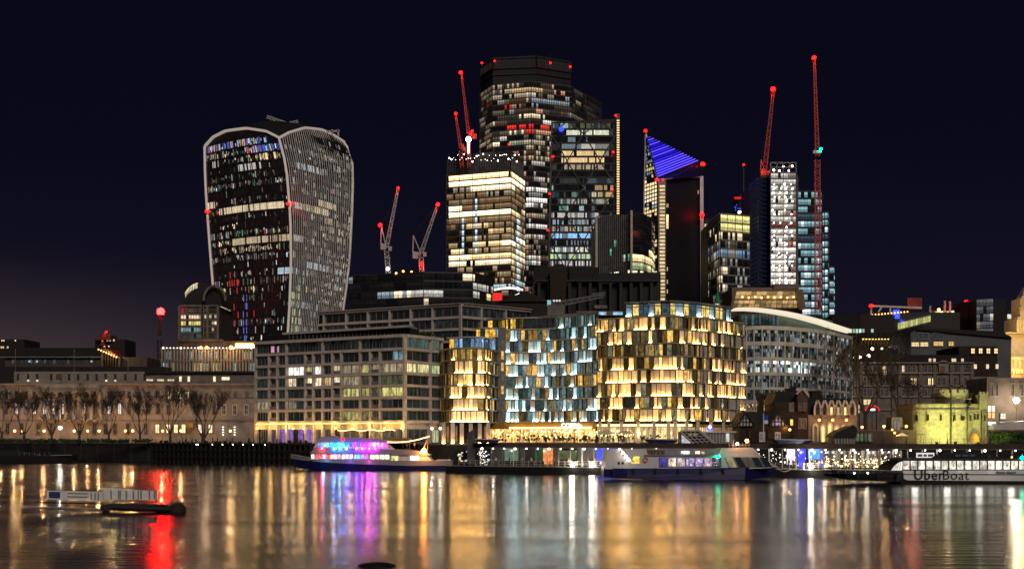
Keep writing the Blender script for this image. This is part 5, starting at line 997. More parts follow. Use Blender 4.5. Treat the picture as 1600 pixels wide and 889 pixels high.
def pleated(t, path, rows_, style, seed, depth=20, pw=(1.0, 2.1), slab='bronze', coremat='tower_body', slabh=.3, n=4, phase=0, groundz=None, wave=0):
    """storeys of floor to ceiling panels between thin slab edges; style(px, py, rng) -> (kind, rgb, strength)"""
    pts = smooth(path, n); Ls = pathlen(pts); LT = Ls[-1]; r = random.Random(seed)
    def at(s, o=0):
        s = min(max(s, 0), LT - 1e-4); k = max(i for i in range(len(Ls) - 1) if Ls[i] <= s); u = (s - Ls[k]) / (Ls[k + 1] - Ls[k]); a, c = pts[k], pts[k + 1]; ln = Ls[k + 1] - Ls[k]
        dx, dy = (c[0] - a[0]) / ln, (c[1] - a[1]) / ln; return (a[0] + (c[0] - a[0]) * u + dy * o, a[1] + (c[1] - a[1]) * u - dx * o)
    inner = [at(LT * i / 24, -1.0) for i in range(25)]; yb = max(p[1] for p in pts) + depth
    b = MB(); b.prism(inner + [(inner[-1][0], yb), (inner[0][0], yb)], groundz if groundz is not None else rows_[-1], rows_[0] - .2); b.build('core', coremat, t)
    for i, z in enumerate(rows_):
        b = MB(); m = 16
        for k in range(m):
            o0 = .55 + wave * math.sin(k * .9 + i * 2.1 + phase); o1 = .55 + wave * math.sin((k + 1) * .9 + i * 2.1 + phase)
            a, c, a2, c2 = at(LT * k / m, o0), at(LT * (k + 1) / m, o1), at(LT * (k + 1) / m, -1), at(LT * k / m, -1)
            b.hexa([(*a, z - slabh / 2), (*c, z - slabh / 2), (*a2, z - slabh / 2), (*c2, z - slabh / 2), (*a, z + slabh / 2), (*c, z + slabh / 2), (*a2, z + slabh / 2), (*c2, z + slabh / 2)])
        b.build('floor_slab', slab, t)
    PIER = [1]
    for i in range(len(rows_) - 1):
        z1, z0 = rows_[i] - slabh / 2 - .02, rows_[i + 1] + slabh / 2 + .02; s = 0; left = 0
        while s < LT - .35:
            w_ = r.uniform(*pw); w_ = min(w_, LT - s); mid = at(s + w_ / 2); px, py = proj((*mid, (z0 + z1) / 2)); kind, rgb, st = style(px, py, i, r)
            o = r.choice((-.35, -.12, 0, .1)); tw = r.uniform(-.12, .12); a, c = at(s + .03, o + tw), at(s + w_ - .03, o - tw)
            if kind == 'pier':
                w_ = min(r.uniform(.45, .7), LT - s); a, c = at(s, .1), at(s + w_, .1); inst('stone_pier', UPI, t, frame_mat((*a, z0), c[0] - a[0], c[1] - a[1], math.hypot(c[0] - a[0], c[1] - a[1]), 1, z1 - z0)); s += w_; continue
            gp_ = put('glass_panel', UC if kind == 'glow' or kind == 'cool' else UP, t, a, c, z0, z1, (*rgb, min(1, st / 8)))
            if kind in ('glow', 'cool'):
                b_ = at(s + w_ * .1, o + .32), at(s + w_ * .9, o + .32); inst('uplight', ULW if kind == 'glow' else ULC, gp_, frame_mat((*b_[0], z0 + .03), b_[1][0] - b_[0][0], b_[1][1] - b_[0][1], math.hypot(b_[1][0] - b_[0][0], b_[1][1] - b_[0][1]), 1, 1))
            s += w_
    return at, LT
b = MB(); b.box(0, 1, -.12, .12, 0, 1); UPI = mesh_of(b, 'stone_light', 'stone_pier')
b = MB(); b.box(0, 1, -.05, .05, 0, .08); ULW = mesh_of(b, 'uplight_warm', 'uplight'); b = MB(); b.box(0, 1, -.05, .05, 0, .08); ULC = mesh_of(b, 'uplight_cool', 'uplight')
def st_gold(px, py, i, r):
    if px > 1096 and r.random() < .38: return 'pier', (0, 0, 0), 0
    dens = (.38, .42, .10, .55, .6, .55, .36, .42)[min(i, 7)]
    x = r.random(); hot = math.sin(px * .19 + i * 2.3) + math.sin(px * .071 + i * 5.1)
    if x < dens * (1.45 if hot > 0 else .6): return 'glow', (1, .60, .20), r.choice((.15, .3, .6, .95))
    if x < .72: return 'amber', (1, .58, .14), r.choice((.02, .05, .12, .35, .8))
    return 'dark', r.choice(((.7, .62, .36), (.45, .5, .36), (.6, .5, .3))), r.choice((.03, .06, .12, .22, .3))  # unlit panels: light from their neighbours is put into the emission
def st_amber(px, py, i, r):
    if px < 705: return 'dark', (.8, .5, .2), r.choice((.03, .08, .2))
    if px > 763: return ('dark', (.6, .6, .5), r.choice((.03, .1, .2))) if r.random() < .75 else ('amber', (1, .6, .15), .8)
    if r.random() < (.35 if i == 0 else .62): return 'glow', (1, .66, .26), r.choice((.15, .3, .6, .9))
    return 'amber', (1, .62, .16), r.choice((.04, .1, .25, .6, .9))
def st_blue(px, py, i, r):
    x = r.random(); d = (.15, .4, .5, .6, .5, .42, .38, .42, .5)[min(i, 8)] * (1.5 if math.sin(px * .13 + i * 2.9) > 0 else .55)
    if i == 0 and px < 862: return ('amber', (1, .58, .08), r.choice((.1, .5, 1.0))) if r.random() < .5 else ('dark', (.2, .3, .3), .05)
    if x < d * .8: return 'cool', (.46, .84, .95), r.choice((.05, .15, .35, .8))
    if x < d * .8 + .18: return 'amber', (1, .58, .14), r.choice((.08, .2, .45, .8))
    return 'dark', r.choice(((.3, .6, .6), (.25, .45, .42), (.45, .6, .66))), r.choice((.05, .09, .16, .26, .34))
zz = lambda Y, *ys: [ZZ(y, Y) for y in ys]
t1 = thing('amber_apartment_building', 'amber lit apartment building with a curved left front beside the stone grid block', 'building', (XX(740, 302), 302, G))
AP = [(688, 312), (700, 304), (730, 301), (757, 301)]
pleated(t1, AP, zz(301, 544, 562.5, 583, 602.5, 621.5, 641, 659.5), st_amber, 21, pw=(.6, 1.45), groundz=G, slab='slab_warm', slabh=.2)
AP2 = [(757, 301), (765, 306), (779, 318)]
pleated(t1, AP2, zz(301, 544, 562.5, 583, 602.5, 621.5, 641, 659.5), st_amber, 22, pw=(.9, 1.5), groundz=G, n=2)
def st_dim(px, py, i, r): return ('dark', (.35, .6, .9), r.choice((.05, .12, .3, .7))) if r.random() < .8 else ('amber', (1, .55, .08), .8)
pleated(t1, [(700, 312), (725, 309), (752, 309), (779, 320)], zz(309, 527, 544), st_dim, 23, groundz=ZZ(545, 309), slab='stone_light')
pleated(t1, [(743, 322), (760, 320), (783, 322)], zz(320, 512.5, 528), st_dim, 24, groundz=ZZ(530, 320), slab='stone_light')
b = MB(); b.box(XX(778, 318), XX(790.5, 318), 316, 330, G, ZZ(513, 318)); b.build('stair_column', 'concrete', t1)
for i in range(8):
    y = 530 + i * 18; put('stair_window', UP, t1, (XX(783, 315.9), 315.9), (XX(787, 315.9), 315.9), ZZ(y + 14, 316), ZZ(y, 316), (*((1, .6, .15) if i in (1, 2, 4) else (.7, .7, .6)), .09 if i in (1, 2, 4) else .012))
def st_off(px, py, i, r): return 'dark', (.5, .7, .7), r.choice((.06, .14, .25))
t2 = thing('blue_lit_apartment_building', 'blue white lit apartment building with a wavy concave front in the middle of the row', 'building', (XX(860, 314), 314, G))
BP = [(790, 318), (815, 317), (850, 316), (885, 312), (912, 308), (934, 305)]
pleated(t2, BP, zz(312, 494, 512, 530, 548.5, 567, 586, 604.5, 623, 641.5, 658.5), st_blue, 31, pw=(.6, 1.45), wave=.22, slab='stone_light', slabh=.2, groundz=G)
pleated(t2, [(737, 330), (765, 327), (792, 325)], zz(325, 498, 513), st_blue, 33, groundz=ZZ(530, 325), slab='fin_grey')
b = MB(); r0 = [(XX(735, 329), 329), (XX(792, 322), 322), (XX(850, 315), 315), (XX(936, 303), 303), (XX(936, 303), 335), (XX(735, 329), 340)]; b.prism(r0, ZZ(494, 312) + .16, ZZ(491.5, 312)); b.build('roof', 'fin_grey', t2)
b = MB(); b.box(XX(900, 322), XX(985, 322), 320, 340, ZZ(494, 322), ZZ(487, 322)); b.build('plant_storey', 'stone_mid', t2)
W = MB(); [W.face([P(x, 492, 319.8), P(x + w_, 492, 319.8), P(x + w_, 487.5, 319.8), P(x, 487.5, 319.8)], 0, (.35, .6, .8)) for x, w_ in ((927, 20), (958, 18))]; W.build('roof_windows', 'far_glass', t2)
t3 = thing('gold_apartment_building', 'gold lit apartment building with a bowed front and blue lit penthouse storey', 'building', (XX(1050, 296), 296, G))
GP = [(933.5, 304), (960, 301), (1010, 297), (1055, 295.5), (1090, 299), (1130, 307), (1164, 316)]
rows3 = zz(298, 495, 514.5, 535, 556, 576, 597, 618, 637.5, 657.5)
rows3 = zz(297, 495, 515.5, 537, 557, 577, 597.5, 619, 638, 657.5)[0:9]
pleated(t3, GP, rows3, st_gold, 45, pw=(.7, 1.5), slab='slab_warm', coremat='tower_body', groundz=G, slabh=.2, n=4, wave=.14)
def st_pent(px, py, i, r):
    x = r.random()
    return ('cool', (.4, .65, 1), r.uniform(.1, .35)) if x < .55 else ('amber', (1, .72, .2), r.uniform(.4, .9)) if x < .8 else ('dark', (.3, .5, .7), .12)
pleated(t3, [(978, 305), (1020, 302), (1052, 301), (1100, 307), (1142, 317)], zz(303, 473.5, 494.5), st_pent, 47, pw=(1.2, 2.4), slab='fin_grey', groundz=rows3[0] - .1)
GS = smooth([(978, 304), (1020, 301), (1052, 300), (1100, 306), (1142, 316)])
b = MB(); [ribbon(b, a, c, ZZ(480, 302), ZZ(478.7, 302), .6, .3) for a, c in zip(GS, GS[1:])]; b.build('penthouse_transom', 'fin_grey', t3)
b = MB(); [ribbon(b, a, c, ZZ(473, 302), ZZ(471.5, 302), 1.1, -8) for a, c in zip(GS, GS[1:])]; b.build('penthouse_roof', 'fin_grey', t3)
# ground floors
gp = smooth(GP); 
for k in range(1, 13):
    s = k / 13; i = min(int(s * (len(gp) - 1)), len(gp) - 2); a = gp[i]; b = MB(); b.box(a[0] - .38, a[0] + .38, a[1] - .55, a[1] + .2, G, rows3[-1] - .18); b.build('column', 'stone_light', t3)
for k in range(len(gp) - 1):
    a, c = gp[k], gp[k + 1]; px = proj((*a, 8))[0]; g_ = (1, .72, .3) if px < 1100 else (1, .5, .15)
    put('shop_window', UW3, t3, (a[0], a[1] + .6), (c[0], c[1] + .6), G + .1, rows3[-1] - 1.3, (*g_, rng.uniform(.06, .16) if px < 1100 else .03))
    b = MB(); ribbon(b, (a[0], a[1] + .4), (c[0], c[1] + .4), rows3[-1] - 1.2, rows3[-1] - .75, .1, 0); b.build('light_cove', 'strip_gold' if px < 1075 else 'fascia_ochre', t3)
plight(t3, P(1000, 676, 296.5), 260, (1, .66, .3), .4); plight(t3, P(1060, 676, 291), 260, (1, .66, .3), .4); plight(t3, P(1120, 676, 300), 160, (1, .6, .25), .4)
for k, px in enumerate((694, 708, 722, 736, 750, 763)):
    Y = 303 if px > 700 else 306; b = MB(); b.box(XX(px, Y) - .45, XX(px, Y) + .45, Y - 2.2, Y - .6, G, ZZ(660.5, 301)); b.build('lit_fin', 'stone_light', t1); 
    b = MB(); b.box(XX(px, Y) - .3, XX(px, Y) + .3, Y - 2.9, Y - 2.7, G + .02, G + .12); b.build('uplight', 'uplight_warm', t1); plight(t1, (XX(px, Y), Y - 3.0, G + .5), 26, (1, .62, .25), .1)
    if k < 5: put('shop_window', UW2, t1, (XX(px + 3.5, Y), Y + .2), (XX(px + 10.5, Y), Y + .2), G + .1, ZZ(664, 301), (1, .5, .2, .035), 0)
# restaurant front under the blue wing
rp = smooth([(766, 312), (815, 309), (870, 306), (932, 300)])
b = MB(); [ribbon(b, a, c, ZZ(668.5, 306), ZZ(660, 306), 1.6, .1) for a, c in zip(rp, rp[1:])]; b.build('fascia', 'fascia_ochre', t2)
for a, c in zip(rp, rp[1:]):
    put('shop_window', UW3, t2, a, c, G + .1, ZZ(669, 306), (1, .55, .15, rng.uniform(.09, .2)), .4)
rq = [p for p in rp if proj((*p, 6))[0] > 788]
b = MB(); [ribbon(b, a, c, ZZ(669.3, 304), ZZ(667, 304), 2.4, 2.2) for a, c in zip(rq, rq[1:])]; b.build('light_trough', 'strip_gold', t2)
for px, e in ((800, 60), (835, 75), (870, 75), (905, 80), (925, 45)): plight(t2, P(px, 675, 300), e, (1, .60, .14), .3)
def text(t, s, size, p, rotz, mat, name='sign_letters', ex=.04, bold=0, shear=0, space=1):
    cu = bpy.data.curves.new(name, 'FONT'); cu.body = s; cu.size = size; cu.extrude = ex; cu.offset = bold; cu.shear = shear; cu.space_character = space; cu.materials.append(M[mat]); cu.resolution_u = 3
    tmp = bpy.data.objects.new(name, cu); me = bpy.data.meshes.new_from_object(tmp); bpy.data.objects.remove(tmp); o = bpy.data.objects.new(name, me); col.objects.link(o); o.parent = t; WO[o.name] = WO[t.name]; o.location = Vector(p) - WO[t.name]; o.rotation_euler = (R(90), 0, rotz); return o
text(t2, 'COPPA', 1.45, (XX(877, 299), 299.0, ZZ(667.6, 299)), math.atan2(-5, 9), 'sign_glow' if 'sign_glow' in M else (emis('sign_glow', (1, .97, .9), 3) and 'sign_glow'), bold=.03, space=1.1)
b = MB()
for i in range(12): a = math.pi * i / 12; a2 = math.pi * (i + 1) / 12; p = P(906, 664.5, 298); b.bar(p + Vector((.45 * math.cos(a), 0, -.45 * math.sin(a))), p + Vector((.45 * math.cos(a2), 0, -.45 * math.sin(a2))), .14)
p = P(906, 664.5, 298); b.bar(p + Vector((-.45, 0, .1)), p + Vector((.45, 0, .1)), .12); b.bar(p + Vector((0, 0, -.4)), p + Vector((0, 0, .1)), .12); b.build('sign_emblem', 'sign_glow', t2)
# ---------------------------------------------------------------- people
def make_person(nm, pose):
    J = {'pel': (0, 0, .95), 'sp': (0, 0, 1.2), 'ch': (0, .01, 1.42), 'nk': (0, 0, 1.52), 'hd': (0, -.02, 1.66), 'ht': (0, 0, 1.78)}
    if pose == 'stand': LG = [((.10, 0, .9), (.11, -.02, .5), (.11, .02, .06), (.11, -.12, .03)), ((-.10, 0, .9), (-.12, .02, .5), (-.13, .05, .06), (-.14, -.09, .03))]; AR = [((.2, 0, 1.42), (.26, .02, 1.13), (.25, -.08, .88), (.25, -.11, .78)), ((-.2, 0, 1.42), (-.27, .02, 1.13), (-.22, -.14, .92), (-.2, -.2, .84))]
    elif pose == 'walk': LG = [((.10, 0, .9), (.11, -.2, .53), (.11, -.3, .08), (.11, -.44, .08)), ((-.10, 0, .9), (-.11, .08, .5), (-.11, .36, .12), (-.11, .3, .03))]; AR = [((.2, 0, 1.42), (.25, .16, 1.16), (.24, .2, .9), (.24, .18, .8)), ((-.2, 0, 1.42), (-.25, -.1, 1.14), (-.23, -.28, .96), (-.22, -.36, .93))]
    else: LG = [((.10, -.05, .5), (.12, -.48, .5), (.12, -.46, .06), (.12, -.6, .03)), ((-.10, -.05, .5), (-.12, -.48, .5), (-.12, -.5, .06), (-.12, -.64, .03))]; AR = [((.2, 0, .98), (.27, -.05, .72), (.2, -.32, .66), (.16, -.4, .66)), ((-.2, 0, .98), (-.27, -.05, .72), (-.2, -.32, .66), (-.16, -.4, .66))]
    dz = -.44 if pose == 'sit' else 0
    vs = []; es = []; rs = []
    def add(p, r, par=None):
        vs.append(p); rs.append(r); 
        if par is not None: es.append((par, len(vs) - 1))
        return len(vs) - 1
    sp = lambda k: (J[k][0], J[k][1], J[k][2] + dz)
    a = add(sp('pel'), .15); b_ = add(sp('sp'), .135, a); c_ = add(sp('ch'), .155, b_); d = add(sp('nk'), .055, c_); e_ = add(sp('hd'), .105, d); add(sp('ht'), .075, e_)
    for l in LG:
        k = a
        for p, r in zip(l, (.095, .07, .045, .035)): k = add(p, r, k)
    for l in AR:
        k = c_
        for p, r in zip(l, (.065, .048, .036, .03)): k = add(p, r, k)
    me = bpy.data.meshes.new(nm); me.from_pydata(vs, es, []); o = bpy.data.objects.new(nm, me); col.objects.link(o)
    m = o.modifiers.new('s', 'SKIN'); me.skin_vertices[0].data[0].use_root = True
    for i, r in enumerate(rs): me.skin_vertices[0].data[i].radius = (r, r)
    o.modifiers.new('u', 'SUBSURF').levels = 1
    dg = bpy.context.evaluated_depsgraph_get(); m2 = bpy.data.meshes.new_from_object(o.evaluated_get(dg)); bpy.data.objects.remove(o)
    out_ = []
    for cm, lm in (('cloth_dark', 'cloth_dark'), ('cloth_mid', 'cloth_dark'), ('cloth_light', 'cloth_dark')):
        q = m2.copy(); q.materials.clear(); [q.materials.append(M[x]) for x in (cm, lm, 'skin', 'black')]
        for f in q.polygons:
            z = f.center.z - dz; f.material_index = 2 if z > 1.56 and f.center.y < .03 else 3 if z > 1.56 else 0 if z > .93 or (pose == 'sit' and f.center.z > .55) else 1
        out_.append(q)
    return out_
pmat('cloth_light', (.4, .35, .33), .9, var=.3, scale=3)
PEO = {k: make_person('person', k) for k in ('stand', 'walk', 'sit')}
def person(x, y, z, rz, pose, v, label, group):
    o = bpy.data.objects.new('person', PEO[pose][v]); col.objects.link(o); o.location = (x, y, z); o.rotation_euler = (0, 0, rz); s = rng.uniform(.94, 1.05); o.scale = (s, s, s); tag(o, label, 'person', group); return o
for i, px in enumerate((800, 812, 826, 839, 853, 866, 880, 888, 897, 912, 921, 934, 941, 958, 966, 975, 1003, 1020)):
    Y = rng.uniform(291, 297); person(XX(px, Y), Y, G, rng.uniform(0, 6.28), rng.choice(('stand', 'walk', 'stand')), rng.choice((0, 0, 1)), ORD[i] + ' dark clothed person from the left on the terrace before the lit restaurant', 'people along the restaurant terrace')
# glass dining domes, parasols, railing of the terrace
for i, (px, lab) in enumerate(((822, 'leftmost of the round dining domes outside the restaurant'), (897, 'middle of the round dining domes outside the restaurant'), (918, 'rightmost of the round dining domes outside the restaurant'))):
    Y = 297; t = thing('dining_dome', lab, 'dining dome', (XX(px, Y), Y, G), 'round dining domes outside the restaurant'); b = MB(); rr = 1.9
    for k in range(6):
        an = math.pi * k / 6; dx, dy = math.cos(an), math.sin(an)
        for j in range(8): a0, a1 = math.pi * j / 8, math.pi * (j + 1) / 8; b.bar((XX(px, Y) + dx * rr * math.cos(a0), Y + dy * rr * math.cos(a0), G + rr * math.sin(a0)), (XX(px, Y) + dx * rr * math.cos(a1), Y + dy * rr * math.cos(a1), G + rr * math.sin(a1)), .07)
    b.build('hoops', 'fin_pale', t); b = MB(); b.tube((XX(px, Y), Y, G), (XX(px, Y), Y, G + .7), .06, .06, 6); b.tube((XX(px, Y), Y, G + .7), (XX(px, Y), Y, G + .76), .6, .6, 12, cap=True); b.build('table', 'timber', t)
    b = MB(); b.ball((XX(px, Y), Y, G + 1.3), .14); b.build('lamp', 'lamp_warm', t)
for i, (px, lab) in enumerate(((948, 'left closed parasol'), (978, 'right wide parasol'))):
    Y = 292; t = thing('parasol', lab + ' on the terrace below the gold apartments', 'parasol', (XX(px, Y), Y, G)); b = MB(); b.tube((XX(px, Y), Y, G), (XX(px, Y), Y, G + 3), .05, .05, 6); b.build('pole', 'fin_grey', t); b = MB(); b.tube((XX(px, Y), Y, G + 2.3), (XX(px, Y), Y, G + 3.1), 2.2, .1, 8); b.build('canopy', 'curtain', t)
t = thing('terrace_lights', 'dense strings of gold bulbs and plants across the restaurant terrace', 'string lights', P(860, 680, 301)); b = MB()
for i in range(190):
    px = rng.uniform(768, 1000); b.ball(P(px, rng.uniform(671, 684), rng.uniform(298, 301)), rng.uniform(.05, .16), 0, 5, 3)
b.build('bulbs', 'string_gold', t, kind='stuff'); b = MB()
for i in range(120): px = rng.uniform(768, 1040); b.ball(P(px, rng.uniform(680, 688), rng.uniform(295, 298)), rng.uniform(.15, .4), 0, 5, 3)
b.build('planting', 'grass_green', t, kind='stuff')
def railing(name, label, pts, z, h=1.1, step=1.5, mat='fin_grey', cat='railing', rails=3, wd=.05):
    t = thing(name, label, cat, (*pts[0], z))
    for k in range(rails):
        b = MB(); zz_ = z + h * (k + 1) / rails; [b.bar((*a, zz_), (*c, zz_), wd) for a, c in zip(pts, pts[1:])]; b.build('rail', mat, t)
    for a, c in zip(pts, pts[1:]):
        n = max(1, int(math.hypot(c[0] - a[0], c[1] - a[1]) / step))
        for i in range(n + 1):
            x, y = a[0] + (c[0] - a[0]) * i / n, a[1] + (c[1] - a[1]) * i / n; b = MB(); b.box(x - wd * .6, x + wd * .6, y - wd * .6, y + wd * .6, z, z + h + .03); b.build('post', mat, t)
    return t
railing('terrace_railing', 'long metal railing at the edge of the terrace below the gold and blue apartments', [(XX(690, 299.5), 299.5), (XX(935, 289), 289), (XX(1150, 281), 281)], G, 1.1, 2.0)
# ---------------------------------------------------------------- lamps
LAMPN = {}
def street_lamp(px, py, Y, label, mat='lamp_warm', energy=60, r=.3, rgb=(1, .52, .2), group='street lamps along the embankment', z0=G):
    p = P(px, py, Y); t = thing('street_lamp', label, 'street lamp', (p.x, p.y, z0), group)
    b = MB(); b.tube((p.x, p.y, z0), (p.x, p.y, z0 + .6), .16, .1, 8); b.tube((p.x, p.y, z0 + .6), (p.x, p.y, p.z - r), .07, .05, 8); b.bar((p.x - .35, p.y, p.z - r - .5), (p.x + .35, p.y, p.z - r - .5), .05); b.build('post', 'dark_metal', t)
    b = MB(); b.ball(p, r, 0, 10, 6); g_ = b.build('globe', mat, t); b = MB(); b.tube(p + Vector((0, 0, r * .8)), p + Vector((0, 0, r + .2)), r * .8, .03, 8); b.build('cap', 'dark_metal', g_)
    if energy: plight(t, p + Vector((0, -.6, .1)), energy, rgb, .15)
    return t
lx = [(2, .7), (23, 1), (35, .5), (69, 1), (94, 2), (116, 1), (137, .6), (155, 1), (196, .6), (207.5, .9), (254, 1), (283, 1), (360, 1)]
for i, (px, s) in enumerate(lx):
    if px == 94: street_lamp(px, 668, 400, 'brightest white green promenade lamp in front of the columned building', 'lamp_white', 600, .6, (1, .92, .7))
    else: street_lamp(px, 673, 401.5, ORD[i if i < 4 else i - 1] + ' warm lamp from the left on the promenade before the columned building', 'lamp_warm', 1300 * s, .28 + .14 * s)
for i, (px, Y) in enumerate(((402, 318), (458, 312), (474, 311), (524, 305), (551, 303), (601, 297), (628, 295), (675, 296), (688, 296))):
    street_lamp(px, 669, Y, ORD[i] + ' lamp from the left in front of the stone grid apartment block', 'lamp_warm' if i < 7 else 'lamp_white', 240, .28, (1, .6, .22) if i < 7 else (1, .85, .65))
for i, (px, py, Y, r, s) in enumerate(((1234, 671, 283, .28, 1), (1347, 667, 285, .3, 1), (1381, 666, 285, .3, 1), (1394, 671, 290, .22, .6), (1398, 676, 282, .22, .6), (1416, 666, 285, .3, 1), (1480, 670, 276, .27, .5))):
    street_lamp(px, py, Y, ('lamp beside the dark gabled house', 'lamp at the foot of the big bare tree', 'lamp between the tree and the pale kiosk', 'upper lamp of the close pair beside the pale kiosk', 'lower lamp of the close pair beside the pale kiosk', 'lamp just left of the yellow lit turret', 'lamp standing in front of the yellow lit turret')[i], 'lamp_warm', 420 * s, r)
t = street_lamp(1588, 625, 330, 'dazzling white floodlight on a tall post at the right edge', 'flood', 5200, .75, (1, .87, .7)); 
street_lamp(1563, 624, 350, 'left warm lamp beside the dazzling white floodlight', 'lamp_warm', 500, .5); street_lamp(1571.5, 627, 352, 'right warm lamp beside the dazzling white floodlight', 'lamp_warm', 300, .4)
# ---------------------------------------------------------------- bare trees
def tree(px, Y, top, label, seed, spread=.26, thick=.45, low=.16, group='bare trees along the promenade', z0=G, dens=1.0, lean=0, crown='bark'):
    r = random.Random(seed); x = XX(px, Y); H = ZZ(top, Y) - z0; t = thing('bare_tree', label, 'tree', (x, Y, z0), group)
    T = MB(); C = MB()
    fork = Vector((x + lean, Y, z0 + H * low)); T.tube((x, Y, z0 - .1), fork, thick, thick * .72, 9)
    def grow(mb, p, d, ln, rad, lev):
        n = 3 if lev < 2 else 2; q = p
        for k in range(n):
            d = (d + Vector((r.uniform(-.16, .16), r.uniform(-.16, .16), .07 if lev > 0 else .12))).normalized(); q2 = q + d * ln / n; mb.tube(q, q2, rad * (1 - k * .22), rad * (1 - (k + 1) * .22), 6 if lev < 2 else 3); q = q2
            if lev >= 1 and lev < 5 and r.random() < .8 * dens:
                s = (d + Vector((r.uniform(-1, 1), r.uniform(-1, 1), r.uniform(-.2, .8))) * .75).normalized(); grow(C, q, s, ln * r.uniform(.45, .7), max(rad * .42, .03), lev + 1 if lev > 1 else 2)
        if lev < 5:
            for _ in range(3 if lev in (1, 2) else 2):
                s = (d + Vector((r.uniform(-1, 1), r.uniform(-1, 1), r.uniform(-.1, .5))) * .55).normalized(); grow(T if lev < 1 else C, q, s, ln * r.uniform(.55, .78), max(.03, rad * .5), lev + 1)
    nl = 4
    for i in range(nl):
        a = 2 * math.pi * (i + r.uniform(.1, .6)) / nl; d = Vector((math.cos(a) * spread * 2.2, math.sin(a) * spread * 1.4, 1)).normalized(); grow(T, fork, d, H * r.uniform(.27, .36), thick * .5, 0)
    T.build('trunk', 'bark', t); C.build('crown', crown, t, kind='stuff'); return t
ord_t = 0
for i, (px, top, sp, th) in enumerate(((3, 612, .3, .42), (38, 610, .3, .45), (81, 617, .3, .4), (124, 612, .33, .42), (170, 612, .3, .42), (219, 612, .28, .42), (266, 608, .28, .45), (318, 598, .24, .62))):
    lab = ['first bare tree from the left, cut by the picture edge', 'second bare tree from the left before the columned building', 'third bare tree from the left, just left of the brightest lamp', 'fourth bare tree from the left with wide spreading low limbs', 'fifth bare tree from the left before the columned building', 'sixth bare tree from the left before the columned building', 'seventh bare tree from the left before the columned building', 'tallest and thickest bare tree, at the right end of the promenade row'][i]
    tree(px, 378 - i * 1.5, top, lab, 100 + i, sp, th, .14 if i < 7 else .05)
tree(1352, 316, 566, 'big bare tree standing in front of the brown stone offices on the right', 200, .34, .6, .34, 'bare trees at the right bank', dens=1.15)
tree(1410, 340, 590, 'smaller bare tree left of the yellow lit turret', 201, .34, .4, .3, 'bare trees at the right bank', dens=.9)
tree(1318, 338, 560, 'slim bare tree at the right end of the curved roof office', 202, .3, .35, .3, 'bare trees at the right bank', dens=.9)
# ---------------------------------------------------------------- embankment walls and jetty
def river_wall():
    t = thing('river_wall', 'dark stone river wall with pale coping below the promenade', 'wall', (SH[1][0], SH[1][1], 0))
    for a, c in zip(SH[:-1], SH[1:]):
        b = MB(); ribbon(b, a, c, -2, G - .35, .35, -.5); b.build('wall_face', 'quay_stone', t); b = MB(); ribbon(b, a, c, G - .35, G + .06, .5, -.9); b.build('coping', 'stone_mid', t)
    n = 0
    a, c = SH[1], SH[2]
    for i in range(18):
        u = (i + .5) / 18; x, y = a[0] + (c[0] - a[0]) * u, a[1] + (c[1] - a[1]) * u; b = MB(); b.box(x - .35, x + .35, y - .75, y, -1, G - .3); b.build('buttress', 'quay_stone', t)
river_wall()
railing('promenade_railing', 'low metal railing running along the quay edge below the bare trees', [SH[1], (XX(240, 357), 357)], G + .06, 1.1, 2.4)
t = thing('promenade_hedge', 'dark low planting bed along the quay behind the railing', 'planting', (XX(120, 372), 372, G)); b = MB(); rr = random.Random(5)
for i in range(420): px = rr.uniform(-10, 238); Y = 366 - px * .03 + rr.uniform(-.6, .6); b.ball(P(px, 690 - rr.uniform(0, 3.5), Y), rr.uniform(.2, .45), 0, 5, 3)
b.build('hedge_foliage', 'grass_green', t, kind='stuff')
def jetty():
    Pa, Pb = (XX(238, 346), 346), (XX(486, 312), 312); t = thing('timber_jetty', 'black timber pile jetty with fence posts in front of the stone grid apartment block', 'jetty', (*Pa, 0))
    n = 34; L_ = math.hypot(Pb[0] - Pa[0], Pb[1] - Pa[1])
    for i in range(n):
        u = i / (n - 1); x, y = Pa[0] + (Pb[0] - Pa[0]) * u, Pa[1] + (Pb[1] - Pa[1]) * u; b = MB(); b.box(x - .3, x + .3, y - .35, y + .3, -1.5, G - .1 + rng.uniform(-.2, .9)); b.build('pile', 'timber', t)
    for z in (1.4, 3.2, 4.9): b = MB(); ribbon(b, Pa, Pb, z, z + .35, .5, .35); b.build('waling', 'timber', t)
    b = MB(); ribbon(b, Pa, Pb, G - .6, G - .3, .1, -12); b.build('deck', 'timber', t); b = MB(); ribbon(b, Pa, Pb, -1, G - .7, -.6, -1.0); b.build('back_boarding', 'black', t)
    rr = random.Random(8)
    for i in range(46):
        u = rr.random(); x, y = Pa[0] + (Pb[0] - Pa[0]) * u, Pa[1] + (Pb[1] - Pa[1]) * u + rr.uniform(.5, 3); h = rr.uniform(.7, 1.7); b = MB(); b.bar((x, y, G - .3), (x + rr.uniform(-.3, .3), y, G - .3 + h), rr.uniform(.12, .3)); b.build('fence_post', rr.choice(('timber', 'timber', 'stone_brown', 'concrete')), t)
    b = MB()
    for px in (313, 316, 339, 355, 371, 387, 402, 420): u = (px - 238) / 248; b.ball((Pa[0] + (Pb[0] - Pa[0]) * u, Pa[1] + (Pb[1] - Pa[1]) * u - .5, G - .2 - .2), .16, 0, 6, 4)
    b.build('deck_lamps', 'lamp_white', t)
jetty()
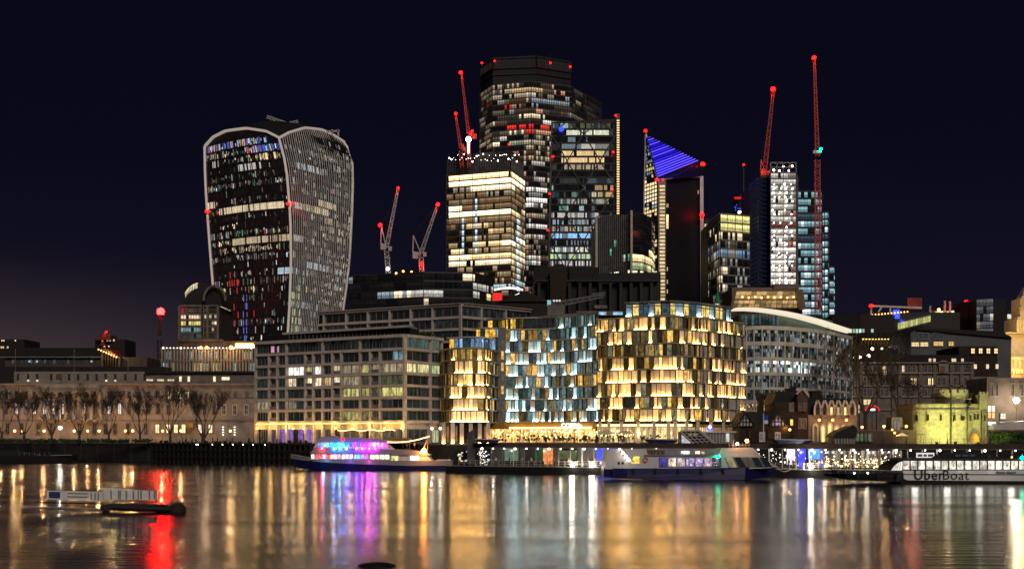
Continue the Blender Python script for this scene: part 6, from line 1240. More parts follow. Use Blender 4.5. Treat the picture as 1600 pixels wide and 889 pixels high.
# ---------------------------------------------------------------- right bank houses
def slab_poly(mb, pts, Y, depth, m=0):
    """upright outline given as (px, py), extruded away from the viewer"""
    f = [P(a, y, Y) for a, y in pts]; k = [Vector((p.x, p.y + depth, p.z)) for p in f]; n = len(f)
    area = sum(f[i].x * f[(i + 1) % n].z - f[(i + 1) % n].x * f[i].z for i in range(n))
    if area < 0: f.reverse(); k.reverse()
    mb.face(f, m); mb.face(k[::-1], m)
    for i in range(n): j = (i + 1) % n; mb.face([f[j], f[i], k[i], k[j]], m)
def half_timbered():
    Y = 286; t = thing('half_timbered_house', 'low half timbered house with two white plaster gables beside the gold apartments', 'house', (XX(1195, Y), Y, G))
    b = MB(); b.box(XX(1156, Y), XX(1232, Y), Y, Y + 10, G, ZZ(664, Y)); b.build('wall', 'brick_dark', t)
    b = MB(); slab_poly(b, [(1150, 666), (1163, 643), (1224, 643), (1231, 666)], Y + .8, 10); rf = b.build('roof', 'roof_dark', t)
    for c in (1166, 1216):
        b = MB(); slab_poly(b, [(c - 12, 666), (c - 11, 659), (c, 646), (c + 11, 659), (c + 12, 666)], Y - .4, 1.1); pg = b.build('plaster_gable', 'plaster', t)
        b = MB(); [b.bar(P(c + dx, 666, Y - .5), P(c + dx, y1, Y - .5), .22, .15) for dx, y1 in ((-10, 660), (-5, 653), (0, 648), (5, 653), (10, 660))]; [b.bar(P(c - 12 + k, y, Y - .52), P(c + 12 - k, y, Y - .52), .22, .15) for y, k in ((665.5, 0), (659, 1.5), (653, 6))]; b.bar(P(c - 14, 664, Y - .7), P(c, 645, Y - .7), .4, .3); b.bar(P(c + 14, 664, Y - .7), P(c, 645, Y - .7), .4, .3); b.build('timber_frame', 'roof_dark', pg)
    b = MB(); b.box(XX(1191, Y), XX(1199, Y), Y + 4, Y + 6, ZZ(645, Y), ZZ(614, Y)); b.build('chimney', 'brick_dark', rf)
    row(t, [1190.5, 1215], 677, 688, 6, Y, (.10, .10, .10), frame='plaster'); row(t, [1214], 660, 663.5, 4.5, Y - .55, (.3, .3, .9)); row(t, [1172, 1203], 672, 684, 4, Y, (.02, .015, .01), frame='brick_dark')
half_timbered()
t = thing('banner_flag', 'tall white flagpole with a blue banner in front of the half timbered house', 'flag', (XX(1193, 280), 280, G)); b = MB(); b.tube(P(1193, 686, 280), P(1193, 645, 280), .12, .08, 8); b.build('pole', 'sign_white', t); b = MB(); b.box(XX(1194, 280), XX(1200, 280), 279.97, 280.03, ZZ(656, 280), ZZ(648.5, 280)); b.build('blue_banner', 'blue_panel', t); b = MB(); b.box(XX(1194, 280), XX(1200, 280), 279.97, 280.03, ZZ(662, 280), ZZ(656.3, 280)); b.build('white_banner', 'sign_white', t)
def gabled():
    Y = 288; t = thing('gabled_brick_house', 'tall dark brick house with tall chimneys and a pale edged gable', 'house', (XX(1235, Y), Y, G))
    b = MB(); b.box(XX(1211, Y), XX(1263, Y), Y, Y + 12, G, ZZ(628, Y)); b.build('wall', 'brick_dark', t)
    b = MB(); slab_poly(b, [(1206, 631), (1216, 611), (1246, 611), (1263, 631)], Y + 1.2, 11); rf = b.build('roof', 'roof_dark', t)
    b = MB(); slab_poly(b, [(1246, 640), (1246, 615), (1254, 609), (1262, 618), (1262, 640)], Y - 1, 2.2); gb = b.build('gable', 'stone_brown', t)
    b = MB(); b.bar(P(1244, 615.5, Y - 1.3), P(1254, 607.5, Y - 1.3), .35, .3); b.bar(P(1254, 607.5, Y - 1.3), P(1264, 619, Y - 1.3), .35, .3); b.build('bargeboard', 'plaster', gb)
    for px, y0 in ((1240, 606), (1248, 604)): b = MB(); b.box(XX(px - 3.5, Y), XX(px + 3.5, Y), Y + 5, Y + 7, ZZ(615, Y), ZZ(y0, Y)); b.box(XX(px - 4.1, Y), XX(px + 4.1, Y), Y + 4.8, Y + 7.2, ZZ(y0 + 1.6, Y), ZZ(y0, Y) + .1); [b.tube(P(px + k, y0, Y + 6), P(px + k, y0 - 3, Y + 6), .2, .15, 6) for k in (-1.5, 1.5)]; b.build('chimney', 'brick_dark', rf)
    row(t, [1236], 631, 641, 4.6, Y, (.06, .06, .07), frame='stone_mid'); row(t, [1250, 1257], 631, 640, 2.6, Y - 1, (.05, .045, .04), frame='stone_mid'); row(t, [1237, 1249.5], 655, 664.5, 4.2, Y - (0), lambda px: sc_((1, .75, .15), 1.3)); row(t, [1250, 1257], 655, 668, 3, Y - .05, (.02, .015, .01), frame='stone_mid')
    b = MB(); b.tube(P(1238, 690, Y - .1), P(1238, 681, Y - .1), .7, .7, 8); b.build('arched_door', 'black', t)
    plight(t, P(1228, 668, Y - 2.5), 120, (1, .5, .15), .2)
gabled()
def arched_hall():
    Y = 288; t = thing('arched_stone_hall', 'stone hall with six pointed dormer gables and glowing arches lit by three wall lamps', 'building', (XX(1300, Y), Y, G))
    b = MB(); b.box(XX(1263, Y), XX(1339, Y), Y, Y + 14, G, ZZ(648, Y)); b.build('wall', 'stone_mid', t)
    b = MB(); slab_poly(b, [(1263, 650), (1263, 621), (1330, 623), (1341, 650)], Y + 1.4, 12); b.build('roof', 'roof_dark', t)
    b = MB(); b.box(XX(1277, Y), XX(1290, Y), Y + 5, Y + 8, ZZ(624, Y), ZZ(610, Y)); b.box(XX(1276, Y), XX(1291, Y), Y + 4.8, Y + 8.2, ZZ(611.5, Y), ZZ(609, Y)); b.build('chimney', 'brick_dark', t)
    for i in range(6):
        c = 1277.5 + i * 10.8; b = MB(); slab_poly(b, [(c - 4.6, 652), (c - 4.6, 637), (c, 627), (c + 4.6, 637), (c + 4.6, 652)], Y - .3, 2.2); dg_ = b.build('dormer_gable', 'stone_mid', t)
        b = MB(); pr = None
        for k in range(9):
            u = k / 8; x = c - 5 + 10 * u; y = 626 + 12 * abs(2 * u - 1) ** 1.7
            q = P(x, y, Y - .7)
            if pr is not None: b.bar(pr, q, .34, .5)
            pr = q
        b.bar(P(c - 5, 638, Y - .7), P(c - 5, 648, Y - .7), .34, .4); b.bar(P(c + 5, 638, Y - .7), P(c + 5, 648, Y - .7), .34, .4); b.build('arch_trim', 'stone_light', dg_)
        row(t, [c], 636, 648, 3.4, Y - .4, sc_((1, .72, .28), 1.3) if i in (2, 4) else (.5, .4, .25) if i == 3 else (.02, .015, .01))
    for i, c in enumerate((1274, 1286, 1296.5, 1307, 1318)):
        h = (664, 665, 662, 666, 666)[i]; b_ = (690, 690, 690, 676, 674)[i]
        b = MB(); n = 8; pts = [(c - 3.6, b_), (c - 3.6, h + 3)] + [(c - 3.6 + 7.2 * k / n, h + 3 - 5 * (1 - abs(2 * k / n - 1) ** 1.6)) for k in range(1, n)] + [(c + 3.6, h + 3), (c + 3.6, b_)]
        b.face([P(a, y, Y - .12) for a, y in pts][::-1], 0, sc_((1, .70, .22), (.12, 1.5, 1.5, 1.2, .8)[i])); b.build('lit_arch', 'far_glass', t)
        b = MB(); [b.bar(P(*p, Y - .3), P(*q, Y - .3), .3, .4) for p, q in zip(pts, pts[1:])]; b.build('arch_surround', 'stone_light', t)
    for px in (1280, 1301, 1322.5):
        b = MB(); b.ball(P(px, 656, Y - 1.6), .3, 0, 8, 6); b.bar(P(px, 656, Y - 1.4), P(px, 654, Y), .08, m=1); b.build('wall_lamp', ['lamp_warm', 'dark_metal'], t); plight(t, P(px, 657, Y - 2.2), 150, (1, .55, .18), .2)
arched_hall()
t = thing('grey_pavilion', 'low dark grey pavilion with sloping roof in front of the arched stone hall', 'pavilion', (XX(1320, 278), 278, G)); b = MB(); b.box(XX(1304, 278), XX(1336, 278), 278, 284, G, ZZ(682, 278)); b.build('wall', 'fin_grey', t); b = MB(); slab_poly(b, [(1301, 683), (1309, 675), (1334, 664), (1339, 668), (1339, 683)], 277.5, 7); b.build('roof', 'roof_dark', t)
for i in range(7): b = MB(); b.box(XX(1305 + i * 4.8, 278) - .06, XX(1305 + i * 4.8, 278) + .06, 277.8, 278, G, ZZ(682, 278)); b.build('post', 'stone_light', t)
t = thing('red_arch_sign', 'glowing red arched sign in front of the stone offices behind the big tree', 'sign', P(1363, 640, 345)); b = MB()
for i in range(10): a0, a1 = math.pi * i / 10, math.pi * (i + 1) / 10; p = P(1363, 642, 345); b.bar(p + Vector((-1.9 * math.cos(a0), 0, 1.5 * math.sin(a0))), p + Vector((-1.9 * math.cos(a1), 0, 1.5 * math.sin(a1))), .32)
b.build('red_tube', 'red_glow', t); b = MB(); p = P(1363, 640, 345); b.box(p.x - .7, p.x + .7, p.y - .1, p.y, p.z - .2, p.z + .3); b.build('white_plate', 'strip_white', t); b = MB(); b.tube((p.x, p.y + .2, G), (p.x, p.y + .2, p.z), .1, .1, 6); b.build('post', 'dark_metal', t)
t = thing('pale_kiosk', 'narrow pale lit doorway kiosk between the promenade lamps', 'kiosk', (XX(1401, 300), 300, G)); b = MB(); b.box(XX(1393, 300), XX(1410, 300), 300, 304, G, ZZ(652, 300)); b.build('body', 'stone_mid', t); row(t, [1398.5, 1404], 655, 671, 4, 299.9, (.20, .18, .17), name='panel')
t = thing('terrace_wall', 'low brown garden wall behind the promenade lamps', 'wall', (XX(1390, 296), 296, G)); b = MB(); b.box(XX(1339, 296), XX(1432, 296), 296, 297, G, ZZ(673, 296)); b.build('wall', 'stone_brown', t); b = MB(); b.box(XX(1339, 296), XX(1432, 296), 295.8, 297.2, ZZ(673, 296), ZZ(672, 296)); b.build('coping', 'stone_mid', t)
t = thing('ticket_hut', 'green white glazed hut beside the big bare tree', 'hut', (XX(1349, 280), 280, G)); b = MB(); b.box(XX(1336, 280), XX(1363, 280), 280, 284, G, ZZ(676.5, 280)); b.build('body', 'roof_dark', t); row(t, [1340 + i * 6.2 for i in range(4)], 678, 688, 5.2, 280, lambda px: sc_((.6, .8, .4), rng.uniform(.05, .3)), frame='fin_grey')
t = thing('white_gazebo', 'small white pointed gazebo left of the yellow lit turret', 'tent', (XX(1411, 282), 282, G)); b = MB(); b.prism([(XX(1403, 282), 281), (XX(1418, 282), 281), (XX(1418, 282), 284), (XX(1403, 282), 284)], ZZ(681, 282), ZZ(676, 282), 0, [(XX(1410, 282), 282.4), (XX(1411.5, 282), 282.4), (XX(1411.5, 282), 282.6), (XX(1410, 282), 282.6)]); b.build('canopy', 'white_paint', t); b = MB(); [b.bar((XX(x, 282), 281.2, G), (XX(x, 282), 281.2, ZZ(681, 282)), .08) for x in (1404, 1417)]; b.build('poles', 'fin_grey', t)
def turret():
    Y = 296; t = thing('castellated_tower', 'small castellated stone tower floodlit yellow green on the right bank', 'tower', (XX(1485, Y), Y, G)); S = 'castle_stone'
    def arcp(c, r, a0, a1, n, Yc, dy=.8): return [(c + r * math.cos(a0 + (a1 - a0) * k / n), Yc + r * dy * math.sin(a0 + (a1 - a0) * k / n)) for k in range(n + 1)]
    x = lambda px: XX(px, Y)
    big = arcp(x(1456), x(1456) - x(1429), math.pi, math.pi * 1.5, 8, Y + 2) + [(x(1482), Y - 1.2)] + arcp(x(1496), x(1512) - x(1496), math.pi * 1.25, math.pi * 1.9, 6, Y + .6) + [(x(1512), Y), (x(1543), Y + .5), (x(1543), Y + 14), (x(1429), Y + 14)]
    b = MB(); b.prism(big, G, ZZ(640, Y)); b.build('lower_drum', S, t)
    b = MB(); b.prism([(p[0], p[1] + .25) if p[1] < Y + 5 else p for p in big], ZZ(640, Y), ZZ(631.5, Y)); b.build('parapet', S, t)
    b = MB(); off = [(p[0] + (-.15 if p[0] < x(1440) else 0), p[1] - .3) if p[1] < Y + 5 else p for p in big]; b.prism(off, ZZ(640.4, Y), ZZ(639, Y)); b.prism(off, ZZ(632, Y), ZZ(630.6, Y)); b.build('string_course', 'castle_trim', t)
    up = arcp(x(1498), x(1517) - x(1498), math.pi, math.pi * 2, 10, Y + 2.4); b = MB(); b.prism(up + [(x(1517), Y + 8), (x(1479), Y + 8)], ZZ(631.5, Y), ZZ(620.5, Y)); b.build('upper_drum', S, t)
    up2 = arcp(x(1495), x(1518) - x(1495), math.pi, math.pi * 2, 12, Y + 2.4); b = MB(); b.prism(up2 + [(x(1518), Y + 8), (x(1472), Y + 8)], ZZ(620.5, Y), ZZ(613.5, Y)); cp = b.build('corbelled_parapet', S, t)
    b = MB(); b.prism([(p[0], p[1] - .15) for p in up2] + [(x(1518), Y + 8), (x(1472), Y + 8)], ZZ(620.6, Y), ZZ(619.6, Y)); b.build('corbel_course', 'castle_trim', t)
    for k in range(6): a = math.pi * (1.04 + k * .17); a2 = a + .33; c = x(1495); r = x(1518) - c; q = [(c + r * math.cos(a), Y + 2.4 + r * .8 * math.sin(a)), (c + r * math.cos(a2), Y + 2.4 + r * .8 * math.sin(a2))]; b = MB(); ribbon(b, q[0], q[1], ZZ(613.5, Y) - .05, ZZ(608.3, Y), 0, -.6); b.build('merlon', S, cp)
    b = MB(); b.box(x(1530), x(1543.2), Y - .3, Y + 6, ZZ(640, Y), ZZ(616, Y)); b.box(x(1529), x(1544), Y - .6, Y + 6.2, ZZ(622, Y), ZZ(620.5, Y)); stt = b.build('stair_turret', S, t)
    for px in (1530, 1535, 1540.3): b = MB(); b.box(x(px), x(px + 3), Y - .3, Y + .4, ZZ(616, Y), ZZ(612, Y)); b.build('merlon', S, stt)
    b = MB(); b.box(x(1510), x(1517), Y - .9, Y + .3, G, ZZ(640, Y)); b.box(x(1533), x(1537), Y - .6, Y + .4, G, ZZ(640, Y)); b.build('buttress', 'castle_trim', t)
    for px, ya, yb, w_, o in ((1446, 648, 657, 1.9, 2.2), (1467, 648, 657, 1.9, 1.7), (1488, 648, 657, 1.9, 1.9), (1499, 650, 656, 1.6, 3.4), (1432, 648, 658, 1.2, .9), (1523, 646, 655, 2.4, .2), (1528, 646, 655, 2.4, .2), (1514, 648, 658, 2.4, 1.1), (1513, 624, 634, 2.0, 1.2), (1537, 648, 658, 2, .8)):
        b = MB(); b.box(x(px - w_ / 2), x(px + w_ / 2), Y - o, Y + 1, ZZ(yb, Y), ZZ(ya, Y)); sw = b.build('slit_window', 'black', t); b = MB(); b.box(x(px - w_ / 2) - .12, x(px + w_ / 2) + .12, Y - o - .06, Y + .9, ZZ(ya, Y), ZZ(ya, Y) + .18); b.box(x(px - w_ / 2) - .12, x(px + w_ / 2) + .12, Y - o - .08, Y + .9, ZZ(yb, Y) - .18, ZZ(yb, Y)); b.build('window_surround', S, sw)
    b = MB(); b.tube((x(1482), Y - 1.7, G), (x(1482), Y - 1.7, ZZ(609, Y)), .16, .16, 6); b.build('downpipe', 'dark_metal', t)
    b = MB(); b.bar(P(1481, 608, Y), P(1481, 600, Y), .1); b.bar(P(1479, 602, Y), P(1483, 602, Y), .1); b.build('weather_vane', 'dark_metal', t)
    b = MB(); b.prism([(x(1515), Y + 4), (x(1531), Y + 4), (x(1531), Y + 12), (x(1515), Y + 12)], ZZ(632, Y), ZZ(613, Y)); b.build('rear_keep', 'stone_brown', t)
    for px, en in ((1434, 2600), (1462, 3000), (1496, 3200), (1534, 1000)):
        p = (x(px), Y - 13, G + .5); b = MB(); b.box(p[0] - .3, p[0] + .3, p[1] - .35, p[1] - .1, G, G + .45); b.build('floodlight_box', 'dark_metal', t); spot(t, p, (p[0] + .5, Y, G + 6), en * 1.9, (.93, .95, .22), 80, .3)
turret()
t = thing('orange_canopy', 'small glowing orange tent at the foot of the yellow lit turret', 'tent', (XX(1525, 290), 290, G)); b = MB(); slab_poly(b, [(1520, 690), (1522, 681), (1525, 677), (1529, 682), (1530, 690)], 290, 1.5); b.build('canopy', 'orange_glow' if 'orange_glow' in M else (emis('orange_glow', (1, .30, .02), .8) and 'orange_glow'), t)
t = thing('corner_shop', 'brightly lit shopfront behind the yellow lit turret at the right edge', 'shop', (XX(1550, 335), 335, G)); b = MB(); b.box(XX(1542, 335), XX(1610, 335), 335, 350, G, ZZ(590, 335)); b.build('wall', 'stone_mid', t)
row(t, [1546, 1552], 634, 643, 4.4, 335, sc_((1, .85, .6), 2.0)); row(t, [1546, 1552], 644.5, 653, 4.4, 335, sc_((1, .55, .18), 1.2)); row(t, [1550], 659, 664, 12, 334, sc_(WHT, 2.0)); row(t, [1567], 646, 654, 8, 335, sc_((1, .9, .65), 1.4), frame='stone_mid'); row(t, [1569], 659, 662, 12, 334, sc_(WHT, 1.4)); row(t, [1549, 1557, 1582, 1596], 600, 618, 4, 335, (.03, .02, .02), frame='stone_pale')
t = thing('white_tent_roof', 'long pale sloping market canopy right of the yellow lit turret', 'canopy', (XX(1575, 300), 300, G)); b = MB(); slab_poly(b, [(1544, 671), (1546, 665), (1600, 658), (1640, 655), (1640, 671)], 298, .5); b.build('front', 'fin_pale', t); b = MB(); b.face([P(1546, 665, 298), P(1640, 655, 298), P(1640, 652, 306), P(1552, 661, 306)]); b.build('top', 'white_paint', t); b = MB(); [b.bar(P(x_, 671, 298.5), P(x_, 690, 298.5), .12) for x_ in (1548, 1570, 1592, 1612)]; b.build('poles', 'fin_grey', t)
t = thing('clipped_hedge', 'dark green clipped hedge below the pale market canopy', 'hedge', (XX(1572, 292), 292, G)); b = MB(); rr = random.Random(3)
for i in range(500): b.ball((rr.uniform(XX(1545, 292), XX(1625, 292)), rr.uniform(290, 292), rr.uniform(G, ZZ(675, 292))), rr.uniform(.2, .4), 0, 5, 3)
b.build('hedge_foliage', 'grass_green', t, kind='stuff'); b = MB(); b.box(XX(1545, 293), XX(1625, 293), 292, 293, G, ZZ(672, 293)); b.build('backing_wall', 'stone_brown', t)
railing('quay_railing', 'dark railing along the right quay in front of the yellow lit turret', [(XX(1300, 268), 268), (XX(1430, 265), 265), (XX(1610, 262), 262)], G, 1.15, 1.6, 'dark_metal')
t = thing('gallows_post', 'dark T shaped post in front of the left side of the yellow lit turret', 'post', (XX(1439, 268), 268, G)); b = MB(); b.bar(P(1439, 692, 268), P(1439, 678, 268), .12); b.bar(P(1432, 678.5, 268), P(1445, 678.5, 268), .12); b.build('post', 'dark_metal', t)
# glazed slanted ticket hall and terrace things beyond the pier
t = thing('slanted_glass_hall', 'dark glass hall with steeply slanting lattice roof beside the lit shopfronts', 'pavilion', (XX(1090, 272), 272, G)); Y = 272
b = MB(); slab_poly(b, [(1064, 694), (1064, 674), (1093, 673), (1117, 692), (1117, 694)], Y, 5); b.build('glass_body', 'tower_body', t); b = MB()
b.bar(P(1063, 673, Y - .3), P(1084, 693, Y - .3), .25); b.bar(P(1093, 672.5, Y - .3), P(1117, 692, Y - .3), .3); b.bar(P(1063, 673, Y - .3), P(1093, 672.5, Y - .3), .3); [b.bar(P(1063 + 4.6 * k, 673 + 4.4 * k, Y - .3), P(1093 + 5 * k, 672.5 + 4.1 * k, Y - .3), .12) for k in range(1, 5)]; [b.bar(P(1063 + 7 * k, 673, Y - .3), P(1084 + 7.5 * k, 693, Y - .3), .12) for k in range(1, 5)]; b.build('lattice', 'stone_light', t)
row(t, [1078, 1086], 677, 680, 6, Y - .2, sc_(GOLD, .25), name='lit_pane'); b = MB(); b.face([P(1065, 692, Y - .1), P(1080, 692, Y - .1), P(1065, 678, Y - .1)], 0, (.5, .5, .55)); b.build('bright_side_glass', 'far_glass', t)
t = thing('white_site_office', 'pale boarded hut with a blue lit sign right of the slanted glass hall', 'hut', (XX(1128, 275), 275, G)); Y = 275; b = MB(); b.box(XX(1103, Y), XX(1147, Y), Y, Y + 5, G, ZZ(676, Y)); b.build('wall', 'fin_grey', t); b = MB(); b.box(XX(1094, Y), XX(1150, Y), Y - .4, Y + 5.4, ZZ(676, Y), ZZ(673.5, Y)); b.build('roof', 'white_paint', t)
for i in range(9): b = MB(); b.box(XX(1105 + i * 4.7, Y) - .07, XX(1105 + i * 4.7, Y) + .07, Y - .12, Y, G, ZZ(676, Y)); b.build('batten', 'stone_light', t)
b = MB(); b.box(XX(1104, Y), XX(1114, Y), Y - .3, Y - .1, ZZ(672, Y), ZZ(666, Y)); b.build('blue_sign', 'blue_sign', t); b = MB(); b.ball(P(1109, 667, Y - .6), .3); b.build('sign_lamp', 'lamp_white', t); row(t, [1137], 677, 690, 5, Y - .15, sc_(WHT, .7), name='doorway')
# ---------------------------------------------------------------- the pier
PA, PB = (XX(690, 250), 250), (XX(1640, 205), 205)
def pier():
    t = thing('river_pier', 'long floating river pier with dark flat canopy in front of the restaurant', 'pier', (PA[0], PA[1], 0))
    dk = 1.35; L_ = math.hypot(PB[0] - PA[0], PB[1] - PA[1])
    dx, dy = (PB[0] - PA[0]) / L_, (PB[1] - PA[1]) / L_; nx, ny = dy, -dx
    at = lambda s, o=0: (PA[0] + dx * s + nx * o, PA[1] + dy * s + ny * o)
    k = lambda px: (lambda p: (p[0] - PA[0]) * dx + (p[1] - PA[1]) * dy)(hit(PA, PB, px))
    for x0, x1 in ((696, 955), (955, 1215), (1215, 1432), (1432, 1640)):
        b = MB(); ribbon(b, at(k(x0)), at(k(x1) - .2), -.7, dk - .12, 0, -11); b.build('pontoon_hull', 'black', t); b = MB(); ribbon(b, at(k(x0)), at(k(x1) - .2), dk - .12, dk, .12, -11.1); b.build('deck', 'concrete', t)
    b = MB(); ribbon(b, at(k(742)), at(k(1640)), 5.25, 5.75, -1, -9); b.build('canopy_roof', 'roof_dark', t); b = MB(); ribbon(b, at(k(738)), at(k(1640)), 4.98, 5.72, -.6, -1.0); b.build('canopy_fascia', 'stone_brown', t)
    b = MB(); ribbon(b, at(k(738)), at(k(1640)), 4.86, 4.98, -.55, -1.05); b.build('canopy_edge', 'fin_grey', t)
    for i in range(44):
        s = k(745) + i * (k(1630) - k(745)) / 43; p = at(s, -1.6); b = MB(); b.box(p[0] - .09, p[0] + .09, p[1] - .09, p[1] + .09, dk, 5.3); b.build('post', 'white_paint' if i % 3 == 0 else 'fin_grey', t)
        if i % 1 == 0:
            p = at(s + .5, -1.3); b = MB(); b.ball((p[0], p[1], 4.72), .12 if i % 3 else .2, 0, 6, 4); b.build('canopy_lamp', 'lamp_white', t)
        if i % 3 == 1: plight(t, (*at(s, -2.6), 4.2), 75, (1, .90, .72), .2)
    for (x0, x1, mt) in ((744, 764, 'fin_grey'), (765, 788, 'panel_green'), (789, 797, 'fin_grey'), (798, 805, 'slab_edge'), (806, 815, 'roof_grey'), (816, 825, 'panel_emerald'), (826, 842.5, 'panel_orange'), (843, 850, 'panel_green'), (881, 889, 'panel_green'), (889.5, 910, 'fin_grey'), (911, 935, 'blue_panel'), (935.5, 949, 'blue_panel'), (1232, 1247, 'blue_panel')):
        b = MB(); ribbon(b, at(k(x0), -7), at(k(x1), -7), dk + .02, 4.9, 0, -.2); b.build('wall_panel', mt, t)
    for (x0, x1, z0, z1, c_) in ((850.5, 880, 2.6, 4.4, (.10, .11, .05)), (826.5, 842, 1.7, 4.8, (1.0, .30, .08)), (911, 935, 1.8, 4.8, (.10, .12, .9)), (936, 948.5, 2.6, 4.8, (.06, .07, .8)), (1216, 1229, 2, 4.8, (1.1, 1, 1.2)), (1234, 1246, 1.6, 4.8, (.08, .1, 1.6)), (1250, 1269, 3.0, 4.8, (.15, .5, 1.1)), (1269, 1273, 1.6, 4.8, (.1, .12, 1.2)), (765, 787, 2, 4.7, (.12, .18, .13)), (1347, 1362, 1.9, 3.4, (1.4, 1.25, .9)), (1364, 1377, 1.9, 3.2, (1.3, 1.1, .8))):
        b = MB(); a, c = at(k(x0), -6.9), at(k(x1), -6.9); b.face([(*a, z0), (*c, z0), (*c, z1), (*a, z1)], 0, c_); b.build('pane_or_panel_glow', 'far_glass', t)  # panes, plus glowing sheets added over the coloured wall panels
    b = MB(); r_ = random.Random(4)
    for i in range(110):
        s = k(r_.choice((r_.uniform(1226, 1345), r_.uniform(1226, 1345), r_.uniform(1160, 1225), r_.uniform(1345, 1400)))); p = at(s, -r_.uniform(2.5, 6.5)); b.ball((*p, r_.uniform(1.8, 4.4)), r_.choice((.05, .08, .13)), 0, 5, 3)
    b.build('cabin_lights', 'strip_white', t, kind='stuff')
    for i in range(31):
        x0 = 1274 + i * 4.1; b = MB(); a, c = at(k(x0), -6.85), at(k(x0 + 3.7), -6.85); q_ = r_.choice((.03, .08, .15, .3, .5)); b.face([(*a, 1.6), (*c, 1.6), (*c, 4.6), (*a, 4.6)], 0, sc_(r_.choice(((1, .8, .6), (1, .9, .8), (1, .65, .5))), q_)); b.build('waiting_room_pane', 'far_glass', t)
    b = MB()
    for i in range(130): p = at(k(r_.uniform(1270, 1400)), -r_.uniform(2.5, 6.5)); b.ball((*p, r_.uniform(1.6, 3.2)), r_.choice((.05, .08, .12)), 0, 5, 3)
    b.build('warm_specks', 'string_gold', t, kind='stuff')  # gold light specks added to warm the crowd, no tables here
    for px in range(1235, 1400, 22): plight(t, (*at(k(px), -5), 4.2), 90, (1, .84, .66), .2)
    for zz_ in (dk + .45, dk + .8, dk + 1.1): b = MB(); a, c = at(k(715), -.4), at(k(1430), -.4); b.bar((*a, zz_), (*c, zz_), .05); b.build('rail', 'fin_pale', t)
    for i in range(70): p = at(k(715) + i * (k(1430) - k(715)) / 69, -.4); b = MB(); b.box(p[0] - .035, p[0] + .035, p[1] - .035, p[1] + .035, dk, dk + 1.15); b.build('rail_post', 'fin_pale', t)
    for px in (860.5, 789, 1290): p = at(k(px), -.25); b = MB(); q = None
    for px in (860.5, 1190):
        c0 = Vector((*at(k(px), -.25), dk + .75)); b = MB(); n = 12
        for j in range(n): a0, a1 = 2 * math.pi * j / n, 2 * math.pi * (j + 1) / n; b.bar(c0 + Vector((.38 * math.cos(a0), 0, .38 * math.sin(a0))), c0 + Vector((.38 * math.cos(a1), 0, .38 * math.sin(a1))), .13)
        b.build('life_ring', 'orange_ring', t)
    for px, e in ((894.5, 260), (925, 260), (1267, 420)):
        p = at(k(px), -.1); b = MB(); b.ball((*p, dk + .35), .3); b.build('deck_floodlight', 'flood', t); plight(t, (*at(k(px), .8), dk + .5), e, (1, .88, .7), .2)
    for px in (775, 792, 830, 868, 905, 918):
        b = MB(); p = at(k(px), -4); b.box(p[0] - .9, p[0] + .9, p[1] - .3, p[1] + .3, dk + .35, dk + .45); b.box(p[0] - .9, p[0] + .9, p[1] + .25, p[1] + .32, dk + .45, dk + .95); [b.box(p[0] + q - .04, p[0] + q + .04, p[1] - .2, p[1] + .2, dk, dk + .35) for q in (-.7, .7)]; b.build('bench', 'brick_dark', t)
    for px, wd in ((706, 3.4), (737, 2.2)):
        p = at(k(px), -5); b = MB(); b.box(p[0] - wd / 2, p[0] + wd / 2, p[1], p[1] + 3, dk, 4.3); b.build('service_cabin', 'cloth_dark', t); W = MB()
        for i in range(14): q = (p[0] + rng.uniform(-wd / 2.2, wd / 2.2), p[1] - .05, rng.uniform(1.8, 4)); W.face([q, (q[0] + .4, q[1], q[2]), (q[0] + .4, q[1], q[2] + .25), (q[0], q[1], q[2] + .25)], 0, rng.choice(((1, .8, .3), (.3, .4, 1), (1, .95, .8), (.9, .8, .3))))
        W.build('cabin_panes', 'far_glass', t, kind='stuff')
    b = MB()
    for i in range(34): b.ball((*at(k(rng.uniform(738, 754)), -rng.uniform(1, 4)), rng.uniform(1.5, 4.6)), .07, 0, 5, 3)
    b.build('festoon_lamps', 'strip_white', t, kind='stuff')
    return at, k
pat, pk = pier()
# posts, signs and awnings over the pier
t = thing('mooring_pylon', 'grey slanted topped mooring pylon at the left end of the pier canopy', 'pylon', (XX(735, 249), 249, 0)); b = MB(); slab_poly(b, [(730, 725), (730, 677), (740, 670), (741, 725)], 248, 1.6); b.build('pylon', 'slab_edge', t)
for i, (x0, x1, Y, lab) in enumerate(((742, 784, 245, 'navy boat shaped awning on the pier canopy beside the slanted pylon'), (1210, 1272, 222, 'navy boat shaped awning on the pier canopy in front of the dark brick house'), (1008, 1062, 236, 'pale edged navy awning on the pier canopy beside the slanted glass hall'))):
    t = thing('awning', lab, 'awning', (XX((x0 + x1) / 2, Y), Y, 5.75), 'awnings on the pier canopy'); zt = 5.8; h = .75; a, c = XX(x0, Y), XX(x1, Y); b = MB(); b.hexa([(a + 1, Y, zt), (c - 1, Y, zt), (c - 1, Y + 3, zt), (a + 1, Y + 3, zt), (a, Y - .4, zt + h), (c, Y - .4, zt + h * .8), (c, Y + 3.4, zt + h), (a, Y + 3.4, zt + h)]); b.build('cover', 'blue_cover' if 'blue_cover' in M else (pmat('blue_cover', (.03, .05, .16), .5) and 'blue_cover'), t)
    b = MB(); b.bar((a, Y - .42, zt + h), (c, Y - .42, zt + h * .8), .1); b.build('edge', 'white_paint', t)
